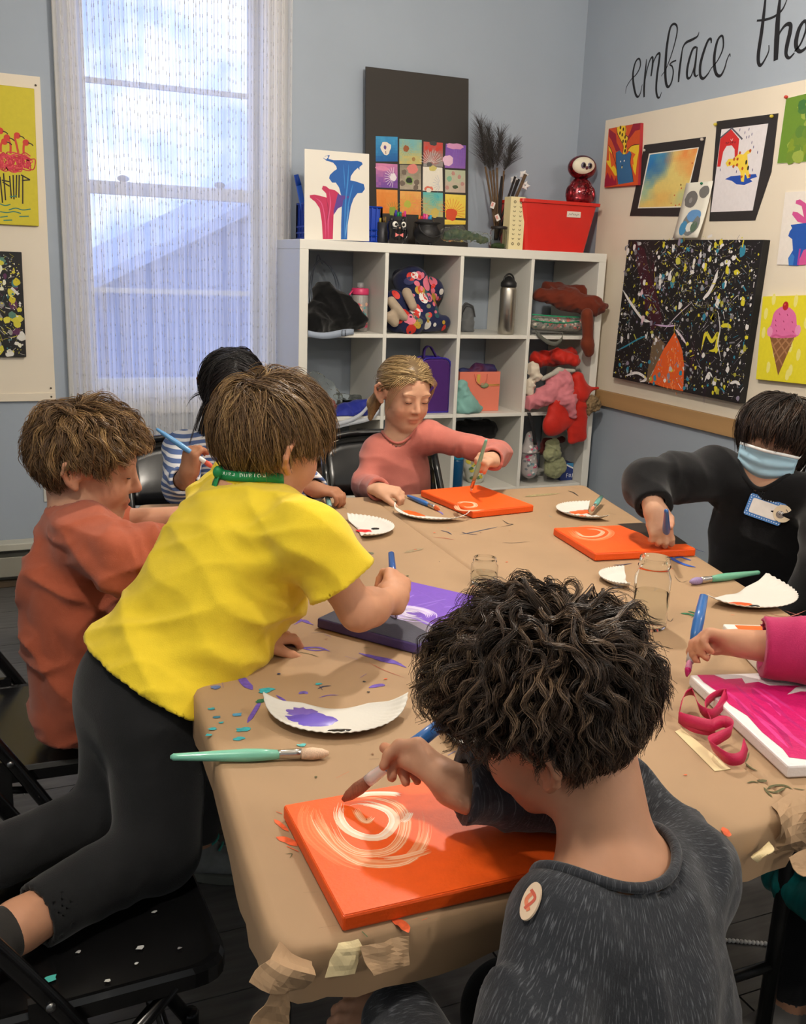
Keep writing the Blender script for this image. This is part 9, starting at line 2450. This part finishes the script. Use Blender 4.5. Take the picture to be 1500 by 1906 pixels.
t = blob_obj('teal_cloth', 'crumpled pale teal cloth beside the coral gift bag', 'cloth', [cone((.7762, .0400, .8631), (.8080, .0300, .7911), .024, .026), cone((.7870, .0300, .7793), (.8677, .0200, .7619), .022, .012), cone((.7794, .0500, .8010), (.7870, .0500, .7642), .026, .026)], cloth('teal_cloth', (126, 172, 164)), h=.005, disp=wrinkle((.5, 0, .7), 34, 12, .008, 8), cut=cuts(fz_(1), plane_cut((CX[2] + .001, 0, 0), (-1, 0, 0))))
RJ = [cone((1.1995, .1000, .9818), (1.3629, .0800, .9989), .034, .034), cone((1.2654, .0200, 1.0046), (1.3369, .0000, .9817), .030, .024)]
t = blob_obj('red_puffer_jacket', 'red puffer jacket bundled in the right middle compartment, hem hanging down', 'jacket', RJ, cloth('red_puffer', (190, 40, 28), rough=.55), h=.006, disp=wrinkle((1, 0, .3), 24, 12, .007, 22), cut=plane_cut((CX[3] + .001, 0, 0), (-1, 0, 0)))
for nm, pr in (('hood', [cone((1.3361, -.0400, .9039), (1.3577, -.0450, .8292), .030, .042, .04), cone((1.3468, -.0500, .8476), (1.4498, -.0500, .8588), .026, .005, .04)]), ('hanging_body', [cone((1.2135, -.0500, .7073), (1.2728, -.0400, .8298), .046, .050, .05, n=(0, 1, 0), f=.6), cone((1.2101, -.0500, .6797), (1.3066, -.0500, .7124), .030, .030, .05, n=(0, 1, 0), f=.7), cone((1.2739, -.0400, .8173), (1.3430, -.0450, .8294), .04, .03, .05)]), ('hanging_panel', [cone((1.3214, -.0500, .8053), (1.3271, -.0500, .6202), .028, .020, .05, n=(0, 1, 0), f=.6), cone((1.3628, -.0500, .8046), (1.3855, -.0500, .6336), .028, .020, .05, n=(0, 1, 0), f=.6)])):
 organic(nm, pr, cloth('red_puffer', (190, 40, 28)), t, h=.006, disp=wrinkle((.2, 0, 1), 22, 8, .007, len(nm)))
PKp = [cone((1.1068, -.0100, .7912), (1.1786, -.0300, .8175), .028, .034), cone((1.1776, -.0300, .8299), (1.2514, -.0400, .9046), .036, .036), cone((1.2514, -.0400, .9046), (1.2822, -.0650, .8081), .033, .026), cone((1.2790, -.0700, .8088), (1.3062, -.0750, .7340), .026, .016)]
t = blob_obj('pink_quilted_jacket', 'pink quilted jacket draped over the red one in the right middle compartment', 'jacket', PKp, cloth('pink_quilt', (206, 122, 130), rough=.7, bump=.8, bscale=60), h=.006, disp=wrinkle((.5, 0, .8), 40, 26, .006, 4), cut=plane_cut((CX[3] + .001, 0, 0), (-1, 0, 0)))
organic('pale_collar', [cone((1.1569, -.0300, .9043), (1.2304, -.0450, .9423), .010, .012), cone((1.2304, -.0450, .9423), (1.3084, -.0500, .9424), .012, .008)], cloth('grey_rib', (176, 172, 160)), t, h=.005)
t = blob_obj('white_fleece', 'cream fleece lining showing between the pink and red jackets', 'fleece', [cone((1.1081, -.0100, .9513), (1.1365, -.0150, .9150), .026, .022), cone((1.1058, -.0000, .8765), (1.1183, .0000, .8269), .018, .018)], cloth('cream_fleece', (216, 202, 182), rough=.95), h=.006, disp=wrinkle((0, 0, 1), 50, 50, .004, 4), cut=plane_cut((CX[3] + .001, 0, 0), (-1, 0, 0)))
t = blob_obj('fur_trim', 'tuft of brown fake fur trim hanging beside the red jacket', 'fur trim', [cone((1.4096, -.0600, .8052), (1.4482, -.0600, .7792), .016, .012), cone((1.4122, -.0600, .7799), (1.4040, -.0600, .7420), .014, .006)], mat('brown_fur', (126, 104, 74), .9, var=.4, vscale=90), h=.005, disp=wrinkle((.3, 0, 1), 60, 160, .008, 4))
# --- row 3
t = blob_obj('brown_tote', 'brown patterned tote bag in the lower left compartment', 'bag', [cone((.1602, .1000, .4357), (.2485, .1000, .4311), .068, .062), cone((.1782, .1200, .5035), (.2541, .1200, .4952), .06, .055)], mat('brown_leaf_print', (70, 52, 40), .8, col2=(150, 112, 84), vscale=22, bump=.2), h=.007, disp=wrinkle((0, 0, 1), 10, 16, .005, 3), cut=cuts(fz_(2), plane_cut((CX[0] + .001, 0, 0), (-1, 0, 0))))
q = MB(); q.tube(spline([(.1043, .0100, .4938), (.1620, .0000, .4859), (.2518, .0100, .4986)], 12), .007, 6, flat=.5); q.build('black_band', mat('band_black', (22, 22, 24), .7), t)
t = blob_obj('white_hat', 'white knitted scarf lying on the brown tote', 'scarf', [cone((.1312, .0600, .6009), (.1993, .0800, .6185), .030, .030), cone((.1578, .0300, .5936), (.1917, .0200, .5706), .028, .022), cone((.1992, .0800, .6257), (.2645, .0500, .5738), .018, .014), cone((.0814, .0200, .6101), (.0703, .0200, .5521), .016, .014)], cloth('white_knit', (216, 208, 188), rough=.95, bump=.6, bscale=120), h=.006, disp=wrinkle((.5, 0, .5), 26, 14, .006, 7), cut=plane_cut((CX[0] + .001, 0, 0), (-1, 0, 0)))
t = blob_obj('black_box_bag', 'black box-shaped bag beside the white scarf', 'bag', [cone((.3444, .2000, .6241), (.4102, .2000, .6145), .035, .035)], cloth('black_canvas', (20, 20, 22)), h=.008, cut=plane_cut((CX[1] - D_ - .001, 0, 0), (1, 0, 0)))
wb = thing('blue_bottle', 'translucent blue water bottle beside the pink sleeve', 'bottle', (.7803, .0400, .4166))
bx, by = (.7759, .0400, .4927)[0], .04
q = MB(); q.lathe([(.0001, .001), (.029, .001), (.031, .006), (.031, .13), (.029, .14), (.0001, .14)], 24, Matrix.Translation((bx, by, CZ[2]))); q.build('bottle_body', mat('blue_clear', (24, 84, 128), .15, trans=.35), wb)
q = MB(); q.lathe([(.031, .138), (.033, .142), (.032, .17), (.022, .182), (.0001, .184)], 24, Matrix.Translation((bx, by, CZ[2]))); q.build('lid', mat('lid_teal', (36, 130, 160), .35), wb)
FB = [cone((.9026, .1400, .4798), (.9260, .1400, .4265), .042, .045)]
t = blob_obj('floral_pouch', 'white pouch with yellow flowers behind the brush hand', 'pouch', FB, cloth('white_floral', (196, 196, 184)), h=.006, cut=fz_(2), fold=0)
dots(t, (FB, Wz), [(206, 190, 60), (90, 116, 76), (206, 190, 60), (140, 130, 110)], 60, (.004, .010), 4, (V3((.8185, .0500, .4175)), V3((1.0131, .2000, .5080))))
t = blob_obj('black_bag', 'black bag at the back of the third lower compartment', 'bag', [cone((.8993, .2200, .6340), (1.0155, .2200, .6306), .05, .05)], cloth('black_bag_cloth', (24, 23, 25)), h=.008, cut=cuts(plane_cut((0, 0, CZ[1] - D_ - .002), (0, 0, 1)), plane_cut((CX[2] + .001, 0, 0), (-1, 0, 0))))
BP = [cone((1.1685, .0500, .4599), (1.1563, .0500, .5386), .040, .038), cone((1.1631, .0500, .5643), (1.1702, .0600, .6216), .036, .024)]
t = blob_obj('floral_backpack', 'small pink and grey floral backpack in the lower right compartment', 'backpack', BP, cloth('grey_pink_floral', (176, 168, 166)), h=.005, disp=None, cut=cuts(fz_(2), plane_cut((CX[3] + .001, 0, 0), (-1, 0, 0))), fold=0)
dots(t, (BP, Wz), [(208, 70, 110), (222, 140, 160), (120, 124, 130), (208, 70, 110), (110, 160, 166), (226, 220, 216)], 130, (.003, .008), 5, (V3((1.0746, -.0300, .4346)), V3((1.2585, .1000, .6302))))
q = MB(); q.tube(spline([(1.0893, .0120, .5561), (1.1357, .0060, .5477), (1.1957, .0140, .5516)], 10), .004, 6); q.build('zip', mat('zip_grey', (110, 106, 104), .5), t)
S_ = spline([(1.1063, -.0120, .7466), (1.1268, -.0140, .6913), (1.1449, -.0100, .6396), (1.1606, .0000, .5915)], 12); q = MB(); q.sheet([[p - V3(.009, 0, 0), p + V3(.009, 0, 0)] for p in S_], .002); q.build('black_strap', mat('strap_black', (28, 28, 30), .8), t)
GP = [ello((1.2981, .0300, .4765), (.062, .034, .052)), cone((1.2301, .0000, .5322), (1.2527, .0000, .5443), .020, .018), cone((1.2456, .0100, .5608), (1.2367, .0100, .5947), .010, .009), cone((1.2813, .0100, .5594), (1.2776, .0100, .6010), .010, .008)]
t = blob_obj('green_fleece_toy', 'sage green fleece toy with a floppy limb in the lower right compartment', 'plush toy', GP, cloth('sage_fleece', (146, 148, 112), rough=.95, bump=.8, bscale=160), h=.005, disp=wrinkle((1, 0, 0), 70, 70, .004, 4), cut=fz_(2))
t = blob_obj('maroon_scarf', 'maroon strap looped behind the green fleece toy', 'scarf', [cone((1.2355, .0600, .5467), (1.2561, .0600, .5850), .012, .012), cone((1.2561, .0600, .5850), (1.3419, .0600, .6004), .012, .014)], cloth('maroon_wool', (84, 36, 32)), h=.006)
bx_ = thing('blue_carton', 'blue and white printed carton at the right of the lower compartment', 'box', (1.4263, .0800, .3878))
q = MB(); c0, c1, c2_ = (1.3887, .0700, .3919)[0], 1.47 - T_ - .004, (1.4051, .0700, .4797)[2]
q.box((c0 - .03, .07, CZ[2] + .001), (c1, .16, c2_)); q.build('carton', mat('carton_blue', (38, 56, 120), .5), bx_)
a = Art((0, .07, 0), BU, BV, BN, .0004); a.poly([(c0, c2_ - .004), (c1, c2_ - .022), (c1, c2_ - .030), (c0, c2_ - .012)], (220, 222, 226)); a.poly([(c0, c2_), (c1, c2_), (c1, c2_ - .02), (c0, c2_ - .002)], (60, 140, 190))
z0 = CZ[2] + .014; x0 = c0 + .004
for k, strokes in enumerate(([[(0, 0), (0, .020)], [(0, .020), (.009, .020)], [(0, .011), (.007, .011)]], [[(.002, .004), (.002, .016), (.010, .016), (.010, .004), (.002, .004)]], [[(.008, .020), (.008, .004), (.002, .001)]])):
 for s_ in strokes: a.stroke([(x0 + .013 * k + p[0], z0 + p[1]) for p in s_], .003, (226, 228, 232), sm=False)
a.build('carton_print', bx_)
